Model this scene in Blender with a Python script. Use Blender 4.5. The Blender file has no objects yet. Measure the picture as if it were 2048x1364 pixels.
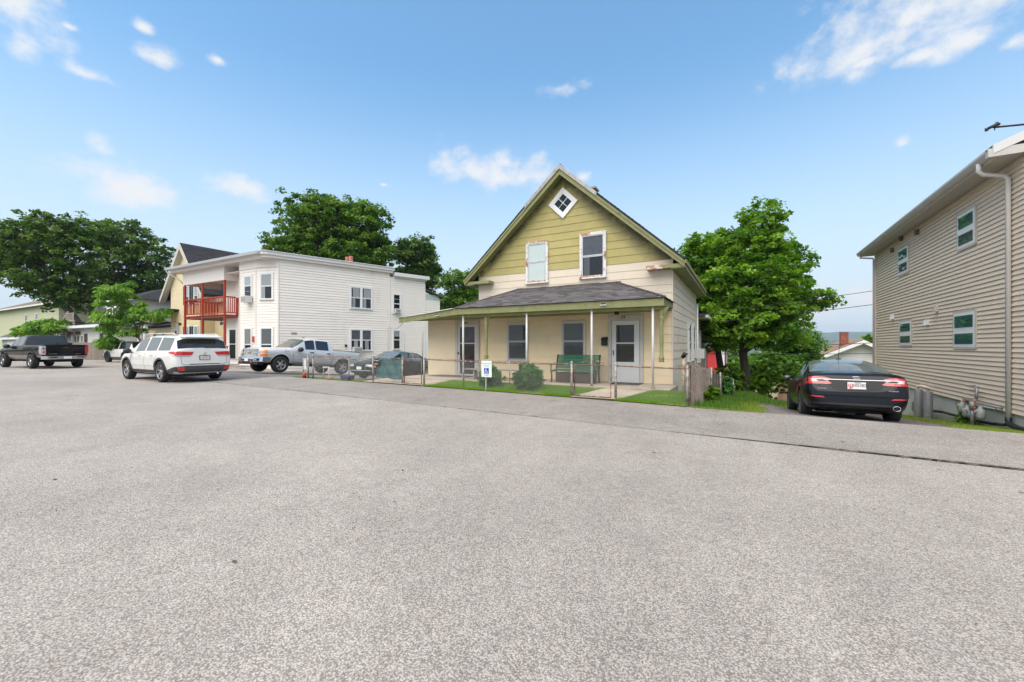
import bpy, bmesh, math, random
import numpy as np
from mathutils import Vector, Matrix
from mathutils.bvhtree import BVHTree
random.seed(7); rng = np.random.default_rng(7)
SC = bpy.context.scene; COL = SC.collection
PI = math.pi
# ------------------------------------------------------------------ camera
cd = bpy.data.cameras.new('camera'); cam = bpy.data.objects.new('camera', cd); COL.objects.link(cam)
cd.sensor_width = 36; cd.lens = 14.59; cd.shift_y = 0.0044; cd.clip_start = .05; cd.clip_end = 20000
cam.location = (0, 0, 1.5); cam.rotation_euler = (PI/2, 0, math.radians(28.93))
SC.camera = cam
# ------------------------------------------------------------------ exposure
SC.view_settings.view_transform = 'Standard'; SC.view_settings.look = 'None'
SC.view_settings.gamma = 1; SC.view_settings.use_curve_mapping = False
SC.view_settings.exposure = 1.32
SC.cycles.max_bounces = 8; SC.cycles.transparent_max_bounces = 24
SC.cycles.use_denoising = True
# ------------------------------------------------------------------ sun
SUN_EL, SUN_AZ = math.radians(62), math.radians(-90)      # azimuth measured from +X, towards -Y
sd = bpy.data.lights.new('sun', 'SUN'); sun = bpy.data.objects.new('sun', sd); COL.objects.link(sun)
sd.energy = 2.15; sd.angle = math.radians(76); sd.color = (1, .90, .78)
sv = Vector((math.cos(SUN_EL)*math.cos(SUN_AZ), math.cos(SUN_EL)*math.sin(SUN_AZ), math.sin(SUN_EL)))
sun.rotation_euler = (-sv).to_track_quat('-Z', 'Y').to_euler(); sun.location = (0, 0, 30)
# ------------------------------------------------------------------ sky
W = bpy.data.worlds.new('World'); SC.world = W; W.use_nodes = True
nt = W.node_tree; nt.nodes.clear()
def wn(t, **k):
    n = nt.nodes.new(t)
    for a, v in k.items(): setattr(n, a, v)
    return n
def mth(op, a, b=None, c=None, clamp=False):
    n = wn('ShaderNodeMath', operation=op, use_clamp=clamp)
    for i, v in enumerate((a, b, c)):
        if v is None: continue
        if isinstance(v, (int, float)): n.inputs[i].default_value = v
        else: nt.links.new(v, n.inputs[i])
    return n.outputs[0]
sky = wn('ShaderNodeTexSky', sky_type='NISHITA'); sky.sun_disc = False
sky.sun_elevation = SUN_EL; sky.sun_rotation = math.atan2(sv.x, sv.y)
sky.air_density = 1.0; sky.dust_density = .3; sky.ozone_density = 5; sky.altitude = 150
tc = wn('ShaderNodeTexCoord'); sep = wn('ShaderNodeSeparateXYZ'); nt.links.new(tc.outputs['Generated'], sep.inputs[0])
AZ = mth('ARCTAN2', sep.outputs[1], sep.outputs[0]); EL = mth('ARCSINE', sep.outputs[2])
CLOUDS = [(2.955,0.485,0.048,0.042),(2.943,0.432,0.018,0.024),(2.793,0.484,0.032,0.014),(2.875,0.428,0.026,0.010),(2.836,0.273,0.062,0.036),(2.80,.262,.05,.026),(2.647,0.310,0.055,0.024),(2.855,0.326,0.016,0.014),(2.803,0.520,0.012,0.008),(2.892,0.484,0.012,0.006),(2.153,0.400,0.095,0.034),(2.057,0.385,0.095,0.032),(1.961,0.551,0.050,0.017),(1.345,0.500,0.120,0.040),(1.293,0.520,0.110,0.062),(1.25,.46,.05,.022),(1.215,0.500,0.070,0.040),(1.299,0.462,0.034,0.013),(1.197,0.436,0.016,0.010),(2.693,0.511,0.012,0.008),(1.392,0.076,0.11,0.040),(2.375,0.354,0.009,0.004),(1.321,0.342,0.010,0.008),(1.364,0.480,0.041,0.011),(1.908,0.380,0.018,0.012),
  (0.3,.5,.2,.05),(-.6,.45,.25,.06),(-1.5,.6,.3,.07),(-2.4,.5,.2,.06),(3.9-2*PI,.4,.2,.05),(.7,.8,.2,.08),(-1.1,.3,.3,.05)]
best = None
for a0, e0, wa, we in CLOUDS:
    u = mth('MULTIPLY', mth('SUBTRACT', AZ, a0), 1/(wa*1.55)); v = mth('MULTIPLY', mth('SUBTRACT', EL, e0), 1/(we*1.6))
    v = mth('ADD', v, mth('MULTIPLY', mth('MINIMUM', v, 0.0), .35))
    q = mth('SUBTRACT', 1.0, mth('SQRT', mth('ADD', mth('MULTIPLY', u, u), mth('MULTIPLY', v, v))))
    best = q if best is None else mth('MAXIMUM', best, q)
mp = wn('ShaderNodeMapping'); mp.inputs['Scale'].default_value = (1, 1, 1.3); nt.links.new(tc.outputs['Generated'], mp.inputs[0])
nz = wn('ShaderNodeTexNoise'); nz.inputs['Scale'].default_value = 15; nz.inputs['Detail'].default_value = 9; nz.inputs['Roughness'].default_value = .62; nz.inputs['Distortion'].default_value = .1
nt.links.new(mp.outputs[0], nz.inputs['Vector'])
nz2 = wn('ShaderNodeTexNoise'); nz2.inputs['Scale'].default_value = 2.3; nz2.inputs['Detail'].default_value = 3; nt.links.new(tc.outputs['Generated'], nz2.inputs['Vector'])
# scattered cumulus added outside the view for whiter ambient light; thin over the part of the sky already listed above
def smooth(x, a, b):
    n = wn('ShaderNodeMapRange', interpolation_type='SMOOTHSTEP'); nt.links.new(x, n.inputs['Value']); n.inputs['From Min'].default_value = a; n.inputs['From Max'].default_value = b; return n.outputs[0]
away = mth('MAXIMUM', smooth(mth('ABSOLUTE', mth('SUBTRACT', AZ, 2.07)), 1.0, 1.7), smooth(EL, .72, 1.05))
best = mth('MAXIMUM', best, mth('SUBTRACT', mth('MULTIPLY', mth('MULTIPLY', mth('SUBTRACT', nz2.outputs['Fac'], .40), 5.0), away), mth('MULTIPLY', mth('SUBTRACT', 1.0, away), 2.0)))
dens = mth('ADD', mth('MAXIMUM', best, -1.5), mth('MULTIPLY', mth('SUBTRACT', nz.outputs['Fac'], .50), 2.8))
mr = wn('ShaderNodeMapRange', interpolation_type='SMOOTHSTEP'); nt.links.new(dens, mr.inputs['Value'])
mr.inputs['From Min'].default_value = .0; mr.inputs['From Max'].default_value = 1.15
mr.inputs['To Max'].default_value = .93
mixc = wn('ShaderNodeMix', data_type='RGBA')
# summer haze: thin whitish veil, thicker towards the horizon
grade = wn('ShaderNodeMix', data_type='RGBA', blend_type='MULTIPLY'); grade.inputs['Factor'].default_value = 1; grade.inputs['B'].default_value = (.76, 1.03, .97, 1); nt.links.new(sky.outputs[0], grade.inputs['A'])
veil = wn('ShaderNodeMix', data_type='RGBA'); veil.inputs['B'].default_value = (2.75, 3.12, 3.42, 1)
vf = wn('ShaderNodeMapRange', interpolation_type='SMOOTHSTEP'); nt.links.new(EL, vf.inputs['Value']); vf.inputs['From Min'].default_value = 0; vf.inputs['From Max'].default_value = .6
vf.inputs['To Min'].default_value = 1; vf.inputs['To Max'].default_value = .05
nt.links.new(vf.outputs[0], veil.inputs['Factor']); nt.links.new(grade.outputs['Result'], veil.inputs['A'])
nt.links.new(veil.outputs['Result'], mixc.inputs['A']); mixc.inputs['B'].default_value = (3.35, 3.36, 3.42, 1)
nt.links.new(mr.outputs[0], mixc.inputs['Factor'])
bg = wn('ShaderNodeBackground'); bg.inputs['Strength'].default_value = .111; nt.links.new(mixc.outputs['Result'], bg.inputs['Color'])
wo = wn('ShaderNodeOutputWorld'); nt.links.new(bg.outputs[0], wo.inputs['Surface'])

# ------------------------------------------------------------------ materials
MATS = {}
def lin(c): return tuple(c) + (1,) if len(c) == 3 else c
def M(name, col, rough=.6, metal=0., nv=0., ns=3., bump=0., bs=40., tint=0., rand=0., spec=.5, coat=0., col2=None, stretch=None, detail=4, emit=None):
    """plain procedural material: base colour, noise variation nv at scale ns, fine bump, optional per-face tint, per-object variation"""
    if name in MATS: return MATS[name]
    m = bpy.data.materials.new(name); m.use_nodes = True; t = m.node_tree; b = t.nodes['Principled BSDF']
    b.inputs['Roughness'].default_value = rough; b.inputs['Metallic'].default_value = metal
    b.inputs['Specular IOR Level'].default_value = spec; b.inputs['Coat Weight'].default_value = coat; b.inputs['Coat Roughness'].default_value = .03
    b.inputs['Base Color'].default_value = lin(col)
    def L(a, c): t.links.new(a, c)
    tcn = t.nodes.new('ShaderNodeTexCoord'); vec = tcn.outputs['Object']
    if stretch:
        mpn = t.nodes.new('ShaderNodeMapping'); mpn.inputs['Scale'].default_value = stretch; L(vec, mpn.inputs[0]); vec = mpn.outputs[0]
    out = None
    if nv or col2:
        n = t.nodes.new('ShaderNodeTexNoise'); n.inputs['Scale'].default_value = ns; n.inputs['Detail'].default_value = detail; n.inputs['Roughness'].default_value = .6
        L(vec, n.inputs['Vector'])
        r = t.nodes.new('ShaderNodeMapRange'); r.inputs['From Min'].default_value = .3; r.inputs['From Max'].default_value = .7; L(n.outputs['Fac'], r.inputs['Value'])
        mx = t.nodes.new('ShaderNodeMix'); mx.data_type = 'RGBA'; L(r.outputs[0], mx.inputs['Factor'])
        c2 = col2 if col2 else tuple(min(1, c*(1+nv)) for c in col); c1 = col if col2 else tuple(c*(1-nv) for c in col)
        mx.inputs['A'].default_value = lin(c1); mx.inputs['B'].default_value = lin(c2); out = mx.outputs['Result']
    if tint or rand:
        hs = t.nodes.new('ShaderNodeHueSaturation')
        if out is None: hs.inputs['Color'].default_value = lin(col)
        else: L(out, hs.inputs['Color'])
        r = t.nodes.new('ShaderNodeMapRange'); k = tint or rand
        r.inputs['To Min'].default_value = 1-k; r.inputs['To Max'].default_value = 1+k
        if tint:
            a = t.nodes.new('ShaderNodeAttribute'); a.attribute_name = 'tint'; L(a.outputs['Fac'], r.inputs['Value'])
        else:
            a = t.nodes.new('ShaderNodeObjectInfo'); L(a.outputs['Random'], r.inputs['Value'])
        L(r.outputs[0], hs.inputs['Value']); out = hs.outputs[0]
    if out is not None: L(out, b.inputs['Base Color'])
    if bump:
        n2 = t.nodes.new('ShaderNodeTexNoise'); n2.inputs['Scale'].default_value = bs; n2.inputs['Detail'].default_value = 3; L(vec, n2.inputs['Vector'])
        bp = t.nodes.new('ShaderNodeBump'); bp.inputs['Strength'].default_value = bump; bp.inputs['Distance'].default_value = .01
        L(n2.outputs['Fac'], bp.inputs['Height']); L(bp.outputs[0], b.inputs['Normal'])
    if emit:
        b.inputs['Emission Color'].default_value = lin(col); b.inputs['Emission Strength'].default_value = emit
    MATS[name] = m; return m
def add_noise_mix(m, scale, lo, hi, col, coord='Object', stretch=None, detail=5, extra=None):
    """blend a stain / wear colour over whatever drives Base Color, masked by noise between lo and hi"""
    t = m.node_tree; b = t.nodes['Principled BSDF']; L = t.links.new
    tcn = t.nodes.new('ShaderNodeTexCoord'); vec = tcn.outputs[coord]
    if stretch:
        mpn = t.nodes.new('ShaderNodeMapping'); mpn.inputs['Scale'].default_value = stretch; L(vec, mpn.inputs[0]); vec = mpn.outputs[0]
    n = t.nodes.new('ShaderNodeTexNoise'); n.inputs['Scale'].default_value = scale; n.inputs['Detail'].default_value = detail; n.inputs['Roughness'].default_value = .65; L(vec, n.inputs['Vector'])
    r = t.nodes.new('ShaderNodeMapRange'); r.inputs['From Min'].default_value = lo; r.inputs['From Max'].default_value = hi; L(n.outputs['Fac'], r.inputs['Value'])
    f = r.outputs[0]
    if extra:
        mu = t.nodes.new('ShaderNodeMath'); mu.operation = 'MULTIPLY'; mu.use_clamp = True; L(f, mu.inputs[0])
        e = extra(t)
        if isinstance(e, float): mu.inputs[1].default_value = e
        else: L(e, mu.inputs[1])
        f = mu.outputs[0]
    mx = t.nodes.new('ShaderNodeMix'); mx.data_type = 'RGBA'; L(f, mx.inputs['Factor'])
    ls = b.inputs['Base Color'].links
    if ls: L(ls[0].from_socket, mx.inputs['A'])
    else: mx.inputs['A'].default_value = b.inputs['Base Color'].default_value
    mx.inputs['B'].default_value = lin(col); L(mx.outputs['Result'], b.inputs['Base Color'])
    return m
def glass_mat(name, tint=(.9, .95, .95), refl=.35, rough=.01):
    if name in MATS: return MATS[name]
    m = bpy.data.materials.new(name); m.use_nodes = True; t = m.node_tree; t.nodes.clear()
    g = t.nodes.new('ShaderNodeBsdfGlossy'); g.inputs['Roughness'].default_value = rough; g.inputs['Color'].default_value = (.95, .97, 1, 1)
    tr = t.nodes.new('ShaderNodeBsdfTransparent'); tr.inputs['Color'].default_value = lin(tint)
    lw = t.nodes.new('ShaderNodeFresnel'); lw.inputs['IOR'].default_value = 1.3+refl
    geo = t.nodes.new('ShaderNodeNewGeometry'); fm = t.nodes.new('ShaderNodeMath'); fm.operation = 'MULTIPLY'; inv = t.nodes.new('ShaderNodeMath'); inv.operation = 'SUBTRACT'; inv.inputs[0].default_value = 1
    t.links.new(geo.outputs['Backfacing'], inv.inputs[1]); t.links.new(inv.outputs[0], fm.inputs[0]); t.links.new(lw.outputs[0], fm.inputs[1])
    mx = t.nodes.new('ShaderNodeMixShader'); t.links.new(fm.outputs[0], mx.inputs[0]); t.links.new(tr.outputs[0], mx.inputs[1]); t.links.new(g.outputs[0], mx.inputs[2])
    o = t.nodes.new('ShaderNodeOutputMaterial'); t.links.new(mx.outputs[0], o.inputs[0]); MATS[name] = m; return m
def leaf_mat(name, c1, c2, trans=.35):
    if name in MATS: return MATS[name]
    m = bpy.data.materials.new(name); m.use_nodes = True; t = m.node_tree; t.nodes.clear(); L = t.links.new
    a = t.nodes.new('ShaderNodeAttribute'); a.attribute_name = 'tint'
    mx = t.nodes.new('ShaderNodeMix'); mx.data_type = 'RGBA'; L(a.outputs['Fac'], mx.inputs['Factor']); mx.inputs['A'].default_value = lin(c1); mx.inputs['B'].default_value = lin(c2)
    d = t.nodes.new('ShaderNodeBsdfPrincipled'); d.inputs['Roughness'].default_value = .5; d.inputs['Specular IOR Level'].default_value = .3; L(mx.outputs['Result'], d.inputs['Base Color'])
    tl = t.nodes.new('ShaderNodeBsdfTranslucent'); g = t.nodes.new('ShaderNodeMix'); g.data_type = 'RGBA'; g.blend_type = 'MULTIPLY'; g.inputs['Factor'].default_value = 1
    L(mx.outputs['Result'], g.inputs['A']); g.inputs['B'].default_value = (1.3, 1.5, .5, 1); L(g.outputs['Result'], tl.inputs['Color'])
    ms = t.nodes.new('ShaderNodeMixShader'); ms.inputs[0].default_value = trans; L(d.outputs[0], ms.inputs[1]); L(tl.outputs[0], ms.inputs[2])
    o = t.nodes.new('ShaderNodeOutputMaterial'); L(ms.outputs[0], o.inputs[0]); MATS[name] = m; return m

# ------------------------------------------------------------------ object helpers
def tag(o, label=None, cat=None, group=None, kind=None):
    for k, v in (('label', label), ('category', cat), ('group', group), ('kind', kind)):
        if v: o[k] = v
    return o
def thing(name, label, cat, loc=(0, 0, 0), group=None, rot=(0, 0, 0)):
    o = bpy.data.objects.new(name, None); o.empty_display_size = .2; COL.objects.link(o); o.location = loc; o.rotation_euler = rot
    return tag(o, label, cat, group)
def wloc(p):
    l = Vector((0, 0, 0))
    while p is not None: l += p.location; p = p.parent
    return l
def link(name, me, parent=None, local=False, label=None):
    """link a mesh as an object; world-coordinate meshes get the parent's position taken off"""
    o = bpy.data.objects.new(name, me); COL.objects.link(o)
    if parent is not None:
        o.parent = parent
        if not local: o.location = -wloc(parent)
    if label: o['label'] = label
    return o
def copy_tree(o, parent=None):
    c = o.copy(); COL.objects.link(c); c.parent = parent
    for ch in o.children: copy_tree(ch, c)
    return c
class MB:
    def __init__(s): s.v = []; s.f = []; s.m = []; s.t = []; s.sm = []
    def add(s, vs, fs, m=0, t=.5, smooth=False):
        b = len(s.v); s.v += [tuple(v) for v in vs]
        for f in fs: s.f.append([b+i for i in f]); s.m.append(m); s.t.append(t); s.sm.append(smooth)
        return s
    def box(s, x0, x1, y0, y1, z0, z1, m=0, t=.5):
        return s.add([(x0,y0,z0),(x1,y0,z0),(x1,y1,z0),(x0,y1,z0),(x0,y0,z1),(x1,y0,z1),(x1,y1,z1),(x0,y1,z1)],
                     [(0,3,2,1),(4,5,6,7),(0,1,5,4),(1,2,6,5),(2,3,7,6),(3,0,4,7)], m, t)
    def hexa(s, v, m=0, t=.5):
        a = Vector(v[1])-Vector(v[0]); b = Vector(v[3])-Vector(v[0]); c = (Vector(v[4])+Vector(v[6]))-(Vector(v[0])+Vector(v[2]))
        if a.cross(b).dot(c) < 0: v = [v[0], v[3], v[2], v[1], v[4], v[7], v[6], v[5]]
        return s.add(v, [(0,3,2,1),(4,5,6,7),(0,1,5,4),(1,2,6,5),(2,3,7,6),(3,0,4,7)], m, t)
    def slab(s, poly, z0, z1, m=0, t=.5):      # vertical prism over a ccw polygon; z may be a function of (x,y)
        g0 = z0 if callable(z0) else (lambda x, y: z0); g1 = z1 if callable(z1) else (lambda x, y: z1)
        n = len(poly); vs = [(x, y, g0(x, y)) for x, y in poly] + [(x, y, g1(x, y)) for x, y in poly]
        return s.add(vs, [tuple(range(n-1, -1, -1)), tuple(range(n, 2*n))] + [(i, (i+1) % n, n+(i+1) % n, n+i) for i in range(n)], m, t)
    def sweep(s, face, d, m=0, t=.5):          # polygon extruded along vector d
        n = len(face); d = Vector(d); vs = [Vector(p) for p in face]; vs = vs + [p+d for p in vs]
        return s.add(vs, [tuple(range(n-1, -1, -1)), tuple(range(n, 2*n))] + [(i, (i+1) % n, n+(i+1) % n, n+i) for i in range(n)], m, t)
    def tube(s, pts, r, n=8, m=0, t=.5, cap=True, smooth=True):
        pts = [Vector(p) for p in pts]; rs = r if isinstance(r, (list, tuple)) else [r]*len(pts); vs = []
        up = Vector((0, 0, 1)); pv = None
        for i, p in enumerate(pts):
            d = (pts[min(i+1, len(pts)-1)]-pts[max(i-1, 0)]).normalized()
            if pv is None: a = d.cross(up); a = a if a.length > .05 else d.cross(Vector((1, 0, 0)))
            else: a = pv - d*pv.dot(d)
            a.normalize(); pv = a; b = d.cross(a)
            for k in range(n): th = 2*PI*k/n; vs.append(p+(a*math.cos(th)+b*math.sin(th))*rs[i])
        fs = [(i*n+k, i*n+(k+1) % n, (i+1)*n+(k+1) % n, (i+1)*n+k) for i in range(len(pts)-1) for k in range(n)]
        s.add(vs, fs, m, t, smooth)
        if cap:
            b = len(s.v)-len(vs); s.f.append([b+k for k in range(n-1, -1, -1)]); s.f.append([b+(len(pts)-1)*n+k for k in range(n)])
            s.m += [m, m]; s.t += [t, t]; s.sm += [False, False]
        return s
    def lathe(s, prof, n=24, m=0, axis='z', c=(0, 0, 0), t=.5):
        vs = []
        for r, h in prof:
            for k in range(n):
                a = 2*PI*k/n; p = (r*math.cos(a), r*math.sin(a), h) if axis == 'z' else (r*math.cos(a), h, r*math.sin(a))
                vs.append((p[0]+c[0], p[1]+c[1], p[2]+c[2]))
        fs = [(i*n+k, i*n+(k+1) % n, (i+1)*n+(k+1) % n, (i+1)*n+k) for i in range(len(prof)-1) for k in range(n)]
        return s.add(vs, fs, m, t, True)
    def mesh(s, name, mats):
        me = bpy.data.meshes.new(name); me.from_pydata(s.v, [], s.f)
        for m in (mats if isinstance(mats, (list, tuple)) else [mats]): me.materials.append(m)
        me.polygons.foreach_set('material_index', s.m); me.polygons.foreach_set('use_smooth', s.sm)
        if any(x != .5 for x in s.t):
            a = me.attributes.new('tint', 'FLOAT', 'FACE'); a.data.foreach_set('value', s.t)
        me.update(); return me
    def build(s, name, mats, parent=None, label=None, local=False):
        return link(name, s.mesh(name, mats), parent, local, label)
def text_mesh(txt, size, mat, depth=.004, align='CENTER'):
    c = bpy.data.curves.new('t', 'FONT'); c.body = txt; c.size = size; c.extrude = depth/2; c.align_x = align; c.align_y = 'CENTER'
    o = bpy.data.objects.new('t', c); COL.objects.link(o); dg = bpy.context.evaluated_depsgraph_get()
    me = bpy.data.meshes.new_from_object(o.evaluated_get(dg)); bpy.data.objects.remove(o); bpy.data.curves.remove(c)
    me.materials.clear(); me.materials.append(mat); return me
def xf(me, origin, u, v, sx=1):
    """place a flat mesh (x right, y up) on a plane: origin, right vector u, up vector v"""
    u = Vector(u).normalized(); v = Vector(v).normalized(); n = u.cross(v); o = Vector(origin)
    me.transform(Matrix(((u.x*sx, v.x, n.x, o.x), (u.y*sx, v.y, n.y, o.y), (u.z*sx, v.z, n.z, o.z), (0, 0, 0, 1)))); return me

# ------------------------------------------------------------------ terrain height
def sst(a, b, x): t = min(1, max(0, (x-a)/(b-a))); return t*t*(3-2*t)
def G(x, y):
    b = .22*(1-math.exp(.09*x)) if x < 0 else max(-.4, -.0165*x)
    s = .01+.07*sst(-29, -25, x) if x < -13 else (.08-.01*sst(-13, -11, x) if x < -5 else .07+.03*sst(.3, 1.6, x))
    if y > 10.7: b -= s*min(y-10.7, 16)
    if y > 26.7: b -= (.1 if x > -30 else .03)*min(y-26.7, 220)
    return b
def grid(name, xs, ys, zf, mat, kind=None, parent=None, smooth=True):
    """ys may be a function of x returning a list"""
    vs = []; n = None
    for x in xs:
        yy = ys(x) if callable(ys) else ys; n = len(yy)
        for y in yy: vs.append((x, y, zf(x, y)))
    fs = [(i*n+j, (i+1)*n+j, (i+1)*n+j+1, i*n+j+1) for i in range(len(xs)-1) for j in range(n-1)]
    me = bpy.data.meshes.new(name); me.from_pydata(vs, [], fs); me.materials.append(mat)
    me.polygons.foreach_set('use_smooth', [smooth]*len(fs)); o = link(name, me, parent); 
    if kind: o['kind'] = kind
    return o
def lsp(a, b, n): return [a+(b-a)*i/(n-1) for i in range(n)]
# ================================================================== ground, road, paths
def asphalt(name, dark, light, cell, warm=(.0, .0, .0), patch=.12, bump=.5, rough=.85, fine=None):
    m = bpy.data.materials.new(name); m.use_nodes = True; t = m.node_tree; b = t.nodes['Principled BSDF']; L = t.links.new
    b.inputs['Roughness'].default_value = rough; b.inputs['Specular IOR Level'].default_value = .3
    tcn = t.nodes.new('ShaderNodeTexCoord')
    def vor(sc):
        v = t.nodes.new('ShaderNodeTexVoronoi'); v.inputs['Scale'].default_value = sc; v.inputs['Randomness'].default_value = 1; L(tcn.outputs['Object'], v.inputs['Vector']); return v
    v1 = vor(cell); v2 = vor(cell*2.1)
    s1 = t.nodes.new('ShaderNodeSeparateColor'); L(v1.outputs['Color'], s1.inputs[0]); s2 = t.nodes.new('ShaderNodeSeparateColor'); L(v2.outputs['Color'], s2.inputs[0])
    def mm(op, a, c, clamp=False):
        n = t.nodes.new('ShaderNodeMath'); n.operation = op; n.use_clamp = clamp
        for i, x in enumerate((a, c)):
            if isinstance(x, (int, float)): n.inputs[i].default_value = x
            else: L(x, n.inputs[i])
        return n.outputs[0]
    val = mm('ADD', mm('MULTIPLY', s1.outputs[0], .62), mm('MULTIPLY', s2.outputs[1], .38))
    # tar in the gaps between the stones
    gap = t.nodes.new('ShaderNodeMapRange'); gap.inputs['From Min'].default_value = .42; gap.inputs['From Max'].default_value = .75
    gap.inputs['To Min'].default_value = 0; gap.inputs['To Max'].default_value = .55; L(v1.outputs['Distance'], gap.inputs['Value'])
    val = mm('SUBTRACT', val, gap.outputs[0], True)
    cr = t.nodes.new('ShaderNodeValToRGB'); L(val, cr.inputs[0]); e = cr.color_ramp.elements
    mid = tuple((a+c)/2 for a, c in zip(dark, light))
    e[0].position = .05; e[0].color = lin(dark); e[1].position = .95; e[1].color = lin(light); x = cr.color_ramp.elements.new(.42); x.color = lin(mid)
    # a few warm and bluish stones
    hs = t.nodes.new('ShaderNodeMix'); hs.data_type = 'RGBA'; hs.blend_type = 'MULTIPLY'; hs.inputs['B'].default_value = (1.15, .98, .84, 1)
    wf = t.nodes.new('ShaderNodeMapRange'); wf.inputs['From Min'].default_value = .8; wf.inputs['From Max'].default_value = 1.25; L(s1.outputs[2], wf.inputs['Value']); L(wf.outputs[0], hs.inputs['Factor']); L(cr.outputs[0], hs.inputs['A'])
    last = hs.outputs['Result']
    for sc, k, det in ((.13, patch*1.0, 4), (.5, patch*.9, 6), (2.2, patch*.6, 4), (11, patch*.7, 3)):
        n = t.nodes.new('ShaderNodeTexNoise'); n.inputs['Scale'].default_value = sc; n.inputs['Detail'].default_value = det; n.inputs['Roughness'].default_value = .6; L(tcn.outputs['Object'], n.inputs['Vector'])
        r = t.nodes.new('ShaderNodeMapRange'); r.inputs['From Min'].default_value = .3; r.inputs['From Max'].default_value = .7; r.inputs['To Min'].default_value = 1-k; r.inputs['To Max'].default_value = 1+k; L(n.outputs['Fac'], r.inputs['Value'])
        h = t.nodes.new('ShaderNodeHueSaturation'); L(r.outputs[0], h.inputs['Value']); L(last, h.inputs['Color']); last = h.outputs[0]
    L(last, b.inputs['Base Color'])
    bp = t.nodes.new('ShaderNodeBump'); bp.inputs['Strength'].default_value = bump; bp.inputs['Distance'].default_value = .004; bp.invert = True
    L(v1.outputs['Distance'], bp.inputs['Height']); L(bp.outputs[0], b.inputs['Normal']); return m
ROAD = asphalt('road_asphalt', (.175, .159, .145), (.475, .442, .405), 108, patch=.10)
WALK = asphalt('sidewalk_asphalt', (.13, .119, .109), (.445, .412, .378), 110, patch=.13)
add_noise_mix(WALK, 1.3, .60, .72, (.16, .15, .135)); add_noise_mix(ROAD, .5, .57, .80, (.25, .232, .212), stretch=(.25, 1.6, 1))
DRIVE = asphalt('driveway_asphalt', (.035, .033, .033), (.30, .27, .26), 60, patch=.2)
DRIVE2 = asphalt('lot_asphalt', (.06, .058, .058), (.27, .255, .25), 60, patch=.18)
CONC = M('concrete', (.40, .33, .26), .85, nv=.15, ns=2.5, bump=.3, bs=60); add_noise_mix(CONC, .9, .52, .68, (.26, .21, .17))
SOIL = M('soil', (.10, .08, .05), .95, nv=.35, ns=3, bump=.5, bs=20)
GRND = M('ground_grass', (.055, .085, .02), .95, ns=1.5, col2=(.12, .14, .045), bump=.6, bs=14)
add_noise_mix(GRND, .6, .55, .7, (.17, .15, .08))
TURF = M('turf', (.09, .15, .025), .95, ns=5, col2=(.20, .20, .07), bump=.6, bs=30)
CRACK = M('crack', (.12, .10, .085), .95, nv=.3, ns=20)

xs = [-6000, -3500, -2000, -1000, -500, -250, -140, -100] + lsp(-80, 30, 111) + [36, 44, 55, 70, 90, 120, 180, 300, 600, 1200, 2500, 4000, 6000]
ys = [-6000, -2000, -500, -120, -50, -25, -12, -5, 0, 4] + lsp(7, 36, 59) + [40, 45, 52, 60, 72, 90, 120, 160, 200, 247, 400, 800, 1600, 3000, 4500, 6000]
grid('ground', xs, ys, lambda x, y: G(x, y)-.05, GRND, 'structure')
EDGE = lambda x: 7.55+max(0, -(x+5))*.03 + (max(0, -x-20)*.045 if x < -20 else 0)
grid('road', lsp(-75, 40, 116), lambda x: lsp(-16, EDGE(x), 30), lambda x, y: G(x, y), ROAD, 'structure')
grid('sidewalk', lsp(-17.3, 40, 90), lambda x: lsp(EDGE(x)+.0, 10.78, 10), lambda x, y: G(x, y)+.004+.022*sst(-1.5, 2, x), WALK, 'structure')
# the wide paved area left of the drive, behind the parked cars
grid('side_road', lsp(-75, -26, 50), lambda x: lsp(EDGE(x), 17+max(0, -x-40)*.1, 10), lambda x, y: G(x, y)-.004, ROAD, 'structure')
# ragged tar crack between road and sidewalk
mb = MB()
def crack(pts, w):
    for (a, b) in zip(pts[:-1], pts[1:]):
        if random.random() < .12: continue
        w1 = w*random.uniform(.3, 1.3); w2 = w*random.uniform(.3, 1.3)
        z = lambda p: G(*p)+.006+.024*sst(-1.5, 2, p[0])
        mb.add([(a[0], a[1]-w1, G(*a)+.006), (b[0], b[1]-w2, G(*b)+.006), (b[0], b[1]+w2, z(b)), (a[0], a[1]+w1, z(a))], [(0, 1, 2, 3)])
p = []; x = -.6
while x < 12: p.append((x, EDGE(x)+.012+random.gauss(0, .014))); x += random.uniform(.03, .08)
crack(p, .010); tag(mb.build('crack', CRACK), kind='structure')
mb = MB(); 
for x0, x1, pr in ((-17.3, -9, .65), (-9, -1.2, .30)):
    x = x0; y = EDGE(x)
    while x < x1:
        nx = x+random.uniform(.05, .2); ny = EDGE(nx)+.01+random.gauss(0, .02)
        if random.random() < pr:
            w = random.uniform(.006, .022); mb.add([(x, y-w, G(x, y)+.007), (nx, ny-w, G(nx, ny)+.007), (nx, ny+w, G(nx, ny)+.008), (x, y+w, G(x, y)+.008)], [(0, 1, 2, 3)])
        x, y = nx, ny
def wander(x, y, ang, L, w):
    while L > 0:
        st = random.uniform(.04, .12); ang += random.gauss(0, .25); nx = x+math.cos(ang)*st; ny = y+math.sin(ang)*st
        d = w*random.uniform(.4, 1.2); z = .03 if y > EDGE(x) else .008
        mb.add([(x, y-d, G(x, y)+z), (nx, ny-d, G(nx, ny)+z), (nx, ny+d, G(nx, ny)+z), (x, y+d, G(x, y)+z)], [(0, 1, 2, 3)]); x, y = nx, ny; L -= st
for a in ((-1.5, 8.3, .5, 1.6, .006), (-11.9, 8.6, 1.2, 1.4, .012), (-12.6, 8.3, .1, 1.0, .02), (-4.7, 8.7, -.2, 1.2, .007)): wander(*a)
tag(mb.build('hairline_cracks', CRACK), kind='structure')
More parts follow.
